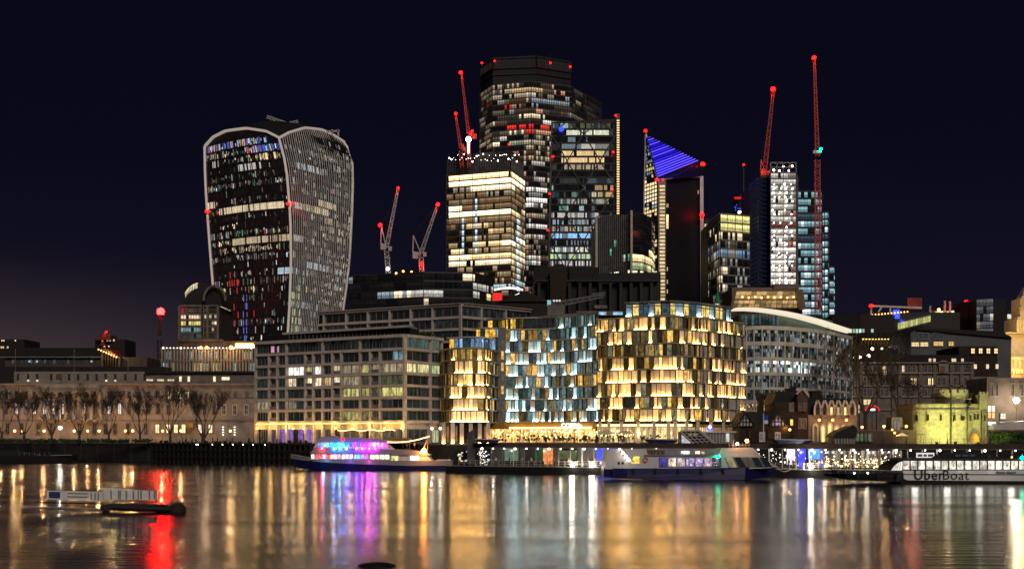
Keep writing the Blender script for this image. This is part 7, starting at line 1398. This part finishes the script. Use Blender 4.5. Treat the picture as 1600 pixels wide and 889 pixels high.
for i, px in enumerate((724, 762, 779, 801, 818, 848, 862, 884, 903, 921, 942)): p = pat(pk(px), -rng.uniform(1.4, 6)); person(p[0], p[1], 1.35, rng.uniform(0, 6.28), rng.choice(('stand', 'walk')), rng.choice((0, 1, 2)), 'person on the pier deck ' + ('left of the slanted pylon', 'before the grey door left of the pale green panel', 'in front of the pale green panel', 'in front of the dark doorway left of the emerald panel', 'in front of the emerald panel', 'just right of the orange panel', 'beside the orange life ring', 'at the left end of the grey wall', 'in front of the long grey wall panel', 'in front of the bright blue panel', 'at the right end of the blue panels')[i], 'people waiting on the left half of the pier')
for i, px in enumerate((1229, 1236, 1242, 1251, 1256, 1262, 1270, 1277, 1283, 1290, 1296, 1303, 1309, 1316, 1322, 1330, 1337, 1344, 1352, 1361, 1369, 1378, 1385, 1393)): p = pat(pk(px), -rng.uniform(1.2, 6)); person(p[0], p[1], 1.35, rng.uniform(0, 6.28), rng.choice(('stand', 'walk', 'stand')), rng.choice((0, 1, 2, 2)), ORD[i] + ' person from the left in the crowd under the right pier canopy', 'crowd on the right half of the pier')
t = thing('white_sign_board', 'white lit sign board on posts over the pier behind the long white boat', 'sign', (XX(1446, 200), 200, 1.3)); Y = 209; b = MB(); b.box(XX(1432, Y), XX(1460, Y), Y, Y + .15, ZZ(716, Y), ZZ(707, Y)); b.build('board', 'strip_sign' if 'strip_sign' in M else (emis('strip_sign', (1, .95, .9), .7) and 'strip_sign'), t); b = MB(); [b.bar(P(x, 716, Y + .1), (XX(x, Y), Y + .1, 1.3), .1) for x in (1435, 1457)]; b.build('posts', 'dark_metal', t); b = MB(); [b.box(XX(x, Y), XX(x + w_, Y), Y - .04, Y, ZZ(713, Y), ZZ(709.5, Y)) for x, w_ in ((1434, 7), (1443, 5), (1450, 8))]; b.build('dark_print', 'roof_grey', t)
# ---------------------------------------------------------------- boats
def hull(t, name, mat, st, Y, beam, camber=0):
    """stations (px, py top, py bottom, breadth share, tumble in at the waterline); each on its own width about the centre line"""
    b = MB(); cy_ = Y + beam / 2; ring = []
    for (px, yt, yb, fr, fb) in st:
        x = XX(px, Y); zt, zb = ZZ(yt, Y), ZZ(yb, Y); h = beam / 2 * fr; l = beam / 2 * fb; zm = (zt + zb) / 2; ring.append([(x, cy_ - h, zt), (x, cy_ - (h * .55 + l * .45), zm), (x, cy_ - l, zb), (x, cy_ + l, zb), (x, cy_ + (h * .55 + l * .45), zm), (x, cy_ + h, zt)])
    for p, q in zip(ring, ring[1:]):
        for i in range(6): j = (i + 1) % 6; b.face([p[i], q[i], q[j], p[j]][::-1])
    b.face(ring[0]); b.face(ring[-1][::-1]); return b.build(name, mat, t)
def party_boat():
    Y = 266; t = thing('party_boat', 'two deck party boat lit blue pink and red inside with a dark navy hull', 'boat', (XX(580, Y), Y, 0)); B_ = 7
    hull(t, 'hull', 'navy_paint', [(453, 716, 728, .06, .04), (470, 718.5, 733, .45, .25), (500, 721, 735.5, .85, .6), (540, 723.5, 737, 1, .85), (640, 727, 737, 1, .9), (706, 726.5, 736, .95, .85)], Y, B_)
    hull(t, 'bulwark', 'grey_paint', [(450, 709, 716.5, .12, .08), (468, 713, 719, .5, .46), (486, 715, 720.5, .78, .74), (500, 716, 721.5, .88, .86), (540, 718, 724, 1.01, 1), (640, 719.5, 727.5, 1.01, 1), (706, 719.5, 727, .96, .96)], Y, B_)
    b = MB(); slab_poly(b, [(484, 718), (490, 706.5), (640, 709), (655, 720)], Y + .5, 6); b.build('lower_cabin', 'white_paint', t)
    b = MB(); slab_poly(b, [(484, 708), (492, 699), (640, 702.5), (662, 706), (672, 711), (640, 711)], Y + .1, 6.8); b.build('upper_bulwark', 'grey_paint', t)
    b = MB(); slab_poly(b, [(489, 700), (496, 689), (600, 690), (614, 702)], Y + .8, 5.4); b.build('upper_cabin', 'white_paint', t)
    b = MB(); slab_poly(b, [(492, 690), (504, 682), (560, 683.5), (598, 687), (622, 690), (622, 691.5)], Y + .3, 6.4); b.build('roof', 'grey_paint', t); b = MB(); slab_poly(b, [(505, 683), (508, 680.5), (523, 680.5), (527, 683.2)], Y + 1.4, 4); b.build('roof_pod', 'grey_paint', t)
    up = [(.03, .22, .7), (.05, .4, 1), (.1, .75, 1), (.03, .4, .9), (.04, .35, .85), (.1, .8, 1), (.1, .6, 1), (.03, .25, .7), (.08, .1, .7), (.8, .05, .8), (.1, .12, .8), (.35, .05, .5), (.8, .05, .7), (1.2, .15, 1.1), (1.4, .5, 1.2), (.9, .25, 1), (.8, .2, .8), (1, .08, .5)]
    for i, c_ in enumerate(up): put('window', UWP, t, (XX(496.5 + i * 6.1, Y + .76), Y + .78), (XX(501.8 + i * 6.1, Y + .76), Y + .78), ZZ(698.3, Y), ZZ(690.8, Y), (*c_, .28))
    lo = [(.7, .6, .55), (1, .05, .05), (1, .12, .15), (1, .3, .35), (1, .1, .12), (1, .35, .4), (.9, .5, .6), (.9, .2, .3), (.4, .8, .5), (.8, .5, .9), (1, .6, .8), (.2, .3, 1), (.1, .3, 1), (.3, .2, 1), (1, .1, .7)]
    for i, c_ in enumerate(lo): put('window', UWP, t, (XX(486 + i * 6, Y + .46), Y + .48), (XX(491.3 + i * 6, Y + .46), Y + .48), ZZ(717, Y), ZZ(709.3, Y), (*c_, .28))
    for i in range(4): put('window', UWP, t, (XX(578.5 + i * 7.6, Y + .46), Y + .48), (XX(585.3 + i * 7.6, Y + .46), Y + .48), ZZ(717, Y), ZZ(710, Y), (1, .85, .45, .35))
    put('door', UWP, t, (XX(611, Y + .4), Y + .46), (XX(623, Y + .4), Y + .46), ZZ(723, Y), ZZ(711.4, Y), (.85, .8, .3, .10)); put('stern_window', UWP, t, (XX(641, Y + .3), Y + .3), (XX(655, Y + .3), Y + .3), ZZ(719, Y), ZZ(711.5, Y), (1, .9, .75, .35))
    b = MB(); slab_poly(b, [(640, 720), (648, 712), (668, 712), (676, 720)], Y + .4, 6); b.build('stern_house', 'white_paint', t)
    b = MB(); slab_poly(b, [(672, 727), (682, 718), (702, 718), (706, 727)], Y + .2, 6.4); b.build('stern_platform', 'white_paint', t)
    b = MB(); b.ball(P(662.5, 704.5, Y - .2), .55); b.build('stern_lamp', 'stern_orange', t); plight(t, P(662, 705, Y - 1.4), 420, (1, .42, .12), .3); b = MB(); b.bar(P(662, 700, Y), P(667, 688, Y), .14); b.build('stern_mast', 'fin_pale', t)
    b = MB(); n = 34
    for i in range(n): u = i / (n - 1); b.ball(P(606 + 64 * u, 690.5 - 9 * u ** 2.2 + .8 * math.sin(u * 3.1), Y + .2), .10, 0, 6, 4)
    b.build('deck_festoon', 'string_gold', t); b = MB(); [b.bar(P(x, y, Y + .4), P(x, 703, Y + .4), .08) for x, y in ((608, 690), (640, 688), (668, 683))]; b.build('festoon_posts', 'fin_grey', t)
    b = MB(); b.ball(P(535.5, 686.3, Y + .3), .3); b.build('red_lamp', 'beacon_red', t)
    for px, c_ in ((503, (1, .01, .02)), (522, (.01, .22, 1)), (531, (.01, .30, 1)), (541, (.05, .12, 1)), (557, (.25, .02, 1)), (566, (.45, .02, 1)), (577, (.9, .01, .8)), (586, (.6, .01, .9))):
        nm = 'streak_led_%d' % px; emis(nm, c_, 380); b = MB(); b.ball(P(px, 700.3, Y - .1), .14, 0, 8, 5); b.build('streak_led', nm, t)  # coloured emitters added to lay bright streaks on the water
    for k_, c_ in ((505, (.1, .6, 1)), (545, (.3, .1, 1)), (575, (1, .1, .8))): plight(t, P(k_, 722, Y - 1.5), 80, c_, .3)
    for i, px in enumerate((628, 634, 646, 652)): person(XX(px, Y), Y + 2 + i * .6, ZZ(703.5, Y), 2 + i, 'stand', i % 3, ORD[i] + ' passenger from the left standing on the open stern deck of the party boat', 'passengers on the party boat stern')
UWP = unit_window('window', 1, .05, 'room_glass', 'white_paint'); UWD = unit_window('window', 1, .05, 'room_glass', 'dark_metal')
party_boat()
t = thing('string_lights', 'gold string of bulbs along the terrace above the party boat', 'string lights', P(572, 672, 292)); b = MB()
for i in range(60): u = i / 59; b.ball(P(528 + 89 * u, 672 + .9 * math.sin(u * 19), 292), .085, 0, 5, 3)
b.build('bulbs', 'string_gold', t, kind='stuff'); b = MB(); [b.bar(P(x, 672, 292.2), (XX(x, 292.2), 292.2, G), .08) for x in (528, 557, 587, 617)]; b.build('posts', 'fin_grey', t)
b = MB(); b.box(XX(603, 291), XX(640, 291), 291, 295, G + .1, ZZ(684, 291)); tag(b.build('terrace_bar', 'fascia_ochre'), 'low ochre terrace bar counter behind the party boat stern', 'bar counter')
def ferry():
    Y = 205; t = thing('sightseeing_ferry', 'white and navy sightseeing ferry with raked front windows moored at the pier', 'boat', (XX(1080, Y), Y, 0)); B_ = 7.6
    hull(t, 'hull', 'navy_paint', [(944, 731.5, 745, .92, .85), (980, 731.5, 748, 1, .92), (1100, 731, 750, 1, .92), (1165, 730, 749.5, .95, .8), (1195, 729.5, 748, .62, .4), (1219, 730, 743, .08, .05)], Y, B_)
    b = MB(); slab_poly(b, [(945, 732.5), (948, 701.5), (1010, 701.5), (1012, 711), (1126, 711), (1134, 733)], Y + .2, 7.2); b.build('superstructure', 'white_paint', t)
    b = MB(); slab_poly(b, [(1120, 733), (1118, 712.5), (1186, 712.5), (1205, 730.8), (1160, 732.5)], Y + .5, 6.6); b.build('saloon', 'white_paint', t)
    b = MB(); slab_poly(b, [(1120, 712.6), (1128, 700), (1176, 699), (1190, 712.6)], Y + 1, 5.6); b.build('wheelhouse', 'white_paint', t)
    b = MB(); slab_poly(b, [(1007, 711.2), (1007, 710), (1120, 710), (1120, 711.2)], Y - .2, 7.8); b.build('deck_edge', 'grey_paint', t)
    for i in range(7):
        x0 = 1030 + i * 14; c_ = ((.15, .12, .6, .05), (1, .85, .55, .10), (.9, .7, .7, .08), (.5, .42, .9, .07), (.6, .4, .8, .07), (.75, .5, .7, .07), (.3, .25, .3, .02))[i]
        put('side_window', UWD, t, (XX(x0, Y), Y + .17), (XX(x0 + 13, Y), Y + .17), ZZ(729.2, Y), ZZ(714.5, Y), c_)
    W = MB(); r_ = random.Random(6)
    for i in range(60): px = r_.uniform(1045, 1120); q = P(px, r_.uniform(716, 728), Y + .14); W.face([q, q + Vector((.22, 0, 0)), q + Vector((.22, 0, .14)), q + Vector((0, 0, .14))], 0, r_.choice(((.8, .6, 1), (1, .9, .7), (.6, .5, .9))))
    W.build('cabin_lights', 'far_glass', t, kind='stuff')
    for i in range(5):
        x0 = 1134 + i * 13.5; sl = 6; b = MB(); h = 15.5 if i < 4 else 13; b.face([P(x0 + sl, 729.5, Y + .42), P(x0 + 12 + sl, 729.5, Y + .42), P(x0 + 10.5 - .6, 714.2, Y + .42), P(x0 - 1.2, 714.2, Y + .42)], 0, ((.30, .26, .12), (.01, .01, .012), (.06, .05, .03), (.008, .008, .01), (.006, .006, .01))[i]); b.bar(P(x0 + sl, 729.5, Y + .4), P(x0 - 1.2, 714.2, Y + .4), .12, m=1); b.build('raked_window', ['far_glass', 'grey_paint'], t)
    for (x0, x1, y0, y1, c_) in ((1065, 1080, 704.5, 709.3, (1, .92, .85, .22)), (1088, 1096, 704.5, 709.3, (1, .85, .65, .16)), (1097, 1104, 705, 709.3, (1, .5, .2, .1)), (1010, 1020, 703.5, 710.5, (.5, .25, .12, .012)), (1021, 1030, 703.5, 710.5, (.5, .25, .12, .012)), (1031, 1040, 703.5, 710.5, (.5, .3, .12, .012))):
        put('upper_window', UWD, t, (XX(x0, Y), Y + 1.5), (XX(x1, Y), Y + 1.5), ZZ(y1, Y), ZZ(y0, Y), c_)
    b = MB(); slab_poly(b, [(1010, 711), (1010, 701), (1126, 701), (1126, 711)], Y + 1.6, 4.6); b.build('upper_cabin', 'grey_paint', t)
    b = MB(); b.face([P(986, 723.5, Y + .16), P(999, 724, Y + .16), P(999, 712.5, Y + .16), P(990, 713, Y + .16)], 0, (1.1, .8, .12)); b.build('yellow_doorway', 'far_glass', t)
    b = MB(); c0 = P(1008.5, 718, Y); n = 12
    for j in range(n): a0, a1 = 2 * math.pi * j / n, 2 * math.pi * (j + 1) / n; b.bar(c0 + Vector((.35 * math.cos(a0), 0, .35 * math.sin(a0))), c0 + Vector((.35 * math.cos(a1), 0, .35 * math.sin(a1))), .12)
    b.build('life_ring', 'orange_ring', t)
    b = MB()
    for i in range(4): b.ball(P(968 + i * 4.7, 702 + i * 5.4, Y), .16 + .03 * i, 0, 6, 4)
    b.build('stair_lamps', 'lamp_white', t); b = MB(); b.bar(P(966, 700, Y + .1), P(984, 722, Y + .1), .18); b.bar(P(972, 700, Y + .1), P(990, 722, Y + .1), .18); b.build('stair_rail', 'grey_paint', t)
    b = MB(); b.bar(P(1122, 725, Y), P(1122, 714, Y), .08); b.build('lamp_post', 'fin_pale', t); b = MB(); b.ball(P(1122, 713, Y - .4), .26); b.build('green_lamp', 'beacon_green', t)
    b = MB(); [b.bar(P(1140 + i * 5, 700, Y + 1.5), P(1140 + i * 5, 692, Y + 1.5), .09) for i in range(7)]; b.bar(P(1138, 695, Y + 1.5), P(1172, 695, Y + 1.5), .08); b.bar(P(1146, 700, Y + 2), P(1146, 686, Y + 2), .14); b.build('mast_rails', 'fin_grey', t)
    b = MB(); b.ball(P(1152, 693, Y + 1), .22); b.build('white_lamp', 'lamp_white', t); b = MB(); b.ball(P(1167, 688.5, Y + 1), .30); b.build('orange_lamp', 'beacon_orange', t); plight(t, P(1150, 694, Y + .3), 70, (1, .3, .1), .2); plight(t, P(1166, 690, Y + .3), 60, (1, .45, .12), .2)
    for i in range(16): b = MB(); b.bar(P(1190 + i * 1.8, 730, Y + .5 + i * .16), P(1178 + i * 2.0, 704 + i * 1.45, Y + .5 + i * .16), .05); b.build('bow_rail', 'fin_pale', t)
    for px in (1025, 1050, 1075, 1100): b = MB(); b.bar(P(px, 710, Y), P(px, 706, Y), .07); b.build('deck_post', 'fin_pale', t)
    row(t, [967, 973], 721, 725, 3, Y + .18, (.01, .01, .01), name='port_hole')
    plight(t, P(1060, 722, Y - 2), 30, (.5, .35, 1), .3); plight(t, P(975, 715, Y - 3), 45, (1, .85, .7), .3)
ferry()
def river_bus():
    Y = 190; t = thing('river_bus', 'long white catamaran ferry with lit window band and large dark lettering on its side', 'boat', (XX(1500, Y), Y, 0)); B_ = 8
    hull(t, 'dark_bow', 'black', [(1298, 740.5, 744, .1, .06), (1325, 739.5, 749, .7, .6), (1370, 739, 751.5, 1, .9), (1415, 738.5, 752.5, 1, .95)], Y, B_)
    hull(t, 'waterline_band', 'brick_dark', [(1408, 748, 755, 1.0, .9), (1500, 749, 757, 1.0, .9), (1640, 750, 758.5, 1.0, .9)], Y, B_)
    b = MB(); slab_poly(b, [(1411, 735), (1640, 734), (1640, 751.5), (1418, 750), (1412.5, 747.5)], Y - .05, 7.9); b.build('white_side', 'white_paint', t)
    b = MB(); slab_poly(b, [(1391, 735), (1397, 727), (1405, 721.5), (1414, 718.3), (1640, 717.5), (1640, 734.6), (1411, 735.4)], Y + .4, 7); b.build('saloon_body', 'cloth_dark', t)
    b = MB(); slab_poly(b, [(1400, 718.5), (1412, 716.3), (1640, 715.6), (1640, 717.8)], Y, 7.8); b.build('saloon_roof', 'black', t)
    for i in range(17):
        x0 = 1411 + i * 12.1; put('saloon_window', UWD, t, (XX(x0, Y), Y + .3), (XX(x0 + 11.4, Y), Y + .3), ZZ(734, Y), ZZ(718.8, Y), (*((1, .96, .80) if i % 5 else (.95, .85, .7)), rng.uniform(.07, .13)))
    b = MB(); b.face([P(1392, 734.5, Y + .3), P(1410, 734.5, Y + .3), P(1410, 720.5, Y + .3), P(1404, 722.5, Y + .3), P(1397, 728, Y + .3)], 0, (.95, .92, .85)); b.build('curved_front_window', 'far_glass', t)
    for i in range(5): b = MB(); b.bar(P(1393 + i * 4, 734.5, Y + .2), P(1397 + i * 3.6, 728 - i * 2, Y + .2), .06); b.build('front_mullion', 'fin_pale', t)
    b = MB(); slab_poly(b, [(1468, 716), (1476, 711), (1490, 708.3), (1530, 707), (1552, 709.5), (1558, 713), (1574, 716)], Y + 2, 4); b.build('wheelhouse', 'cloth_dark', t); row(t, [1497, 1508, 1519], 709.5, 713, 9, Y + 2, (.03, .03, .035), name='wheelhouse_window')
    b = MB(); b.tube(P(1544, 716, Y + 1), P(1544, 711, Y + 1), .35, .35, 8, cap=True); b.build('vent', 'cloth_mid', t)
    b = MB(); b.bar(P(1411, 740.6, Y - .12), P(1640, 741, Y - .12), .14, .1); b.build('rubbing_strake', 'roof_dark', t)
    text(t, 'Uber', 2.02, (XX(1427, Y), Y - .16, ZZ(748.7, Y)), 0, 'roof_dark', bold=.03, space=1.08); text(t, 'Boat', 2.02, (XX(1471.5, Y), Y - .16, ZZ(748.7, Y)), 0, 'roof_dark', bold=-.012, space=1.08); text(t, 'thames clippers', .40, (XX(1556, Y), Y - .16, ZZ(739, Y)), 0, 'roof_dark', bold=.008, space=1.15)
    b = MB(); b.ball(P(1597, 715, Y - .2), .28); b.build('green_lamp', 'beacon_green', t); b = MB(); b.bar(P(1597, 717, Y), P(1597, 709, Y), .1); b.build('lamp_mast', 'fin_grey', t); b = MB(); b.ball(P(1581, 714, Y), .14); b.build('yellow_lamp', 'lamp_warm', t)
    for i in range(9): b = MB(); b.bar(P(1310 + i * 11, 740, Y + .6), P(1310 + i * 11, 734.5, Y + .6), .06); b.build('bow_rail_post', 'fin_grey', t)
    b = MB(); b.bar(P(1308, 735, Y + .6), P(1400, 734.5, Y + .6), .05); b.build('bow_rail', 'fin_grey', t)
    b = MB(); b.ball(P(1356, 738.5, Y - .1), .12); b.ball(P(1335, 739, Y), .1); b.build('bow_lamps', 'lamp_white', t); b = MB(); b.box(XX(1309, Y), XX(1328, Y), Y + 2, Y + 3.5, ZZ(739.6, Y), ZZ(734.5, Y)); b.build('deck_lockers', 'cloth_dark', t)
    r_ = random.Random(12)
    for i in range(19):
        px = 1418 + i * 9.6 + r_.uniform(-2, 2); person(XX(px, Y + .0), Y + .02 + .9, ZZ(734.5, Y) - .32, r_.choice((1.57, -1.57, 0)), 'sit', r_.choice((0, 0, 1, 2)), ORD[i] + ' seated passenger from the left in the windows of the long white catamaran', 'passengers seated in the white catamaran')
    for i in range(4): plight(t, P(1430 + i * 50, 738, Y - 4), 60, (1, .95, .85), .5)
river_bus()
def barge():
    Y = 342; t = thing('dark_barge', 'low unlit dark barge moored below the river wall at the far left', 'boat', (XX(50, Y), Y, 0))
    hull(t, 'hull', 'black', [(-30, 712, 722, .9, .8), (30, 712, 723, 1, .9), (80, 711.5, 723, 1, .9), (110, 711, 721, .85, .6), (112.5, 711, 719, .5, .4)], Y, 6)
    b = MB(); slab_poly(b, [(-30, 712), (-30, 704), (20, 703), (28, 707), (52, 709), (60, 712)], Y + 1, 4); b.build('deck_house', 'cloth_dark', t); b = MB(); b.bar(P(80, 711, Y - .1), P(112, 710.6, Y - .1), .25); b.build('gunwale', 'fin_grey', t); b = MB(); [b.bar(P(x, 712, Y + .5), P(x, 706, Y + .5), .08) for x in range(30, 80, 8)]; b.build('stanchions', 'fin_grey', t)
barge()
t = thing('moored_dinghy', 'small black dinghy afloat right of the dark barge', 'boat', (XX(138, 350), 350, 0)); hull(t, 'hull', 'black', [(126, 718, 722, .3, .2), (134, 718.5, 723, 1, .8), (148, 718, 723, .9, .8)], 348, 2)
def mooring():
    Y = 119; t = thing('mooring_pontoon', 'floating mooring boom with two long pale banner boards and a round float', 'pontoon', (XX(165, Y), Y, 0)); z = lambda y: ZZ(y, Y)
    pl = pmat('banner_cloth', (.85, .82, .78), .7, var=.15, scale=1.2) 
    b = MB(); slab_poly(b, [(74, 766), (160, 768), (160, 783), (74, 779.5)], Y - .6, .12); b.build('banner_board', 'banner_cloth', t); b = MB(); slab_poly(b, [(159, 762), (246, 767), (246, 781), (159, 780.5)], Y + .1, .12); b.build('banner_board', 'banner_cloth', t)
    b = MB(); slab_poly(b, [(76, 767.5), (94, 768), (94, 778.5), (76, 777.8)], Y - .62, .015); b.build('blue_print', 'blue_cover', t); b = MB(); slab_poly(b, [(105, 769.5), (137, 770.2), (137, 772), (105, 771.3)], Y - .62, .015); slab_poly(b, [(105, 774.5), (137, 775.3), (137, 777.5), (105, 776.7)], Y - .62, .015); b.build('grey_print_lines', 'fin_grey', t)
    for x0 in (145, 151, 156): b = MB(); b.box(XX(x0, Y), XX(x0 + 2, Y), Y - .63, Y - .61, z(780.5), z(769)); b.build('grey_strip', 'fin_grey', t)  # flat grey strips laid on the boards
    for x0 in (172, 184, 196, 207, 219, 232, 240): b = MB(); b.box(XX(x0, Y), XX(x0 + 2.2, Y), Y + .06, Y + .09, z(779.5), z(766)); b.build('grey_strip', 'fin_grey', t)
    for a_, c_, r_ in (((38, 791.5), (162, 796), .14), ((58, 784), (160, 786.5), .06), ((158, 792), (285, 796), .3), ((170, 788.5), (262, 790), .16)): b = MB(); b.tube(P(*a_, Y), P(*c_, Y), r_, r_, 10, cap=True); b.build('float_tube', 'fin_grey' if r_ == .14 else 'black', t)
    b = MB(); b.ball(P(278, 797, Y), .78, 0, 14, 9); b.build('float_ball', 'brick_dark', t, smooth=True)
    for x in (76, 104, 132, 160, 188, 216, 244): b = MB(); b.bar(P(x, 794, Y + .1), P(x, 765, Y + .0), .06); b.build('banner_post', 'dark_metal', t)
    b = MB(); b.bar(P(74, 765.5, Y - .5), P(160, 767.5, Y - .5), .06); b.bar(P(159, 763, Y + .2), P(246, 766.5, Y + .2), .06); b.build('top_rail', 'dark_metal', t); b = MB(); b.tube(P(162, 796, Y), P(172, 797, Y), .34, .34, 10, cap=True); b.build('coupling', 'black', t)
mooring()
t = thing('mooring_buoy', 'dark rounded mooring buoy just breaking the water at the bottom edge', 'buoy', (XX(587, 69), 69, 0)); b = MB(); p = (XX(587, 69), 69.5, -.05); b.ball(p, 1.1, 0, 16, 9, .22); b.build('float', 'black', t, smooth=True)

# fenders and mooring lines
for nm, pxs, Y, y0, y1 in (('sightseeing_ferry', (958, 990, 1024, 1060, 1096, 1130), 204.7, 733, 741), ('river_bus', (1340, 1372, 1402), 189.6, 740, 748)):
    t = bpy.data.objects[nm]
    for px in pxs: b = MB(); b.tube(P(px, y1, Y), P(px, y0, Y), .2, .2, 8, cap=True); b.tube(P(px, y0, Y), P(px, y0 - 3, Y + .2), .03, .03, 4); b.build('fender', 'cloth_dark', t)
t = thing('mooring_rope', 'sagging mooring rope from the ferry bow to the pier pontoon', 'rope', P(1216, 730, 212)); b = MB(); pr = None
for i in range(9):
    u = i / 8; q = P(1214, 731, 207).lerp(Vector((*pat(pk(1236), 0), 1.4)), u) - Vector((0, 0, .5 * math.sin(math.pi * u)))
    if pr is not None: b.tube(pr, q, .05, .05, 5)
    pr = q
b.build('rope', 'curtain', t)
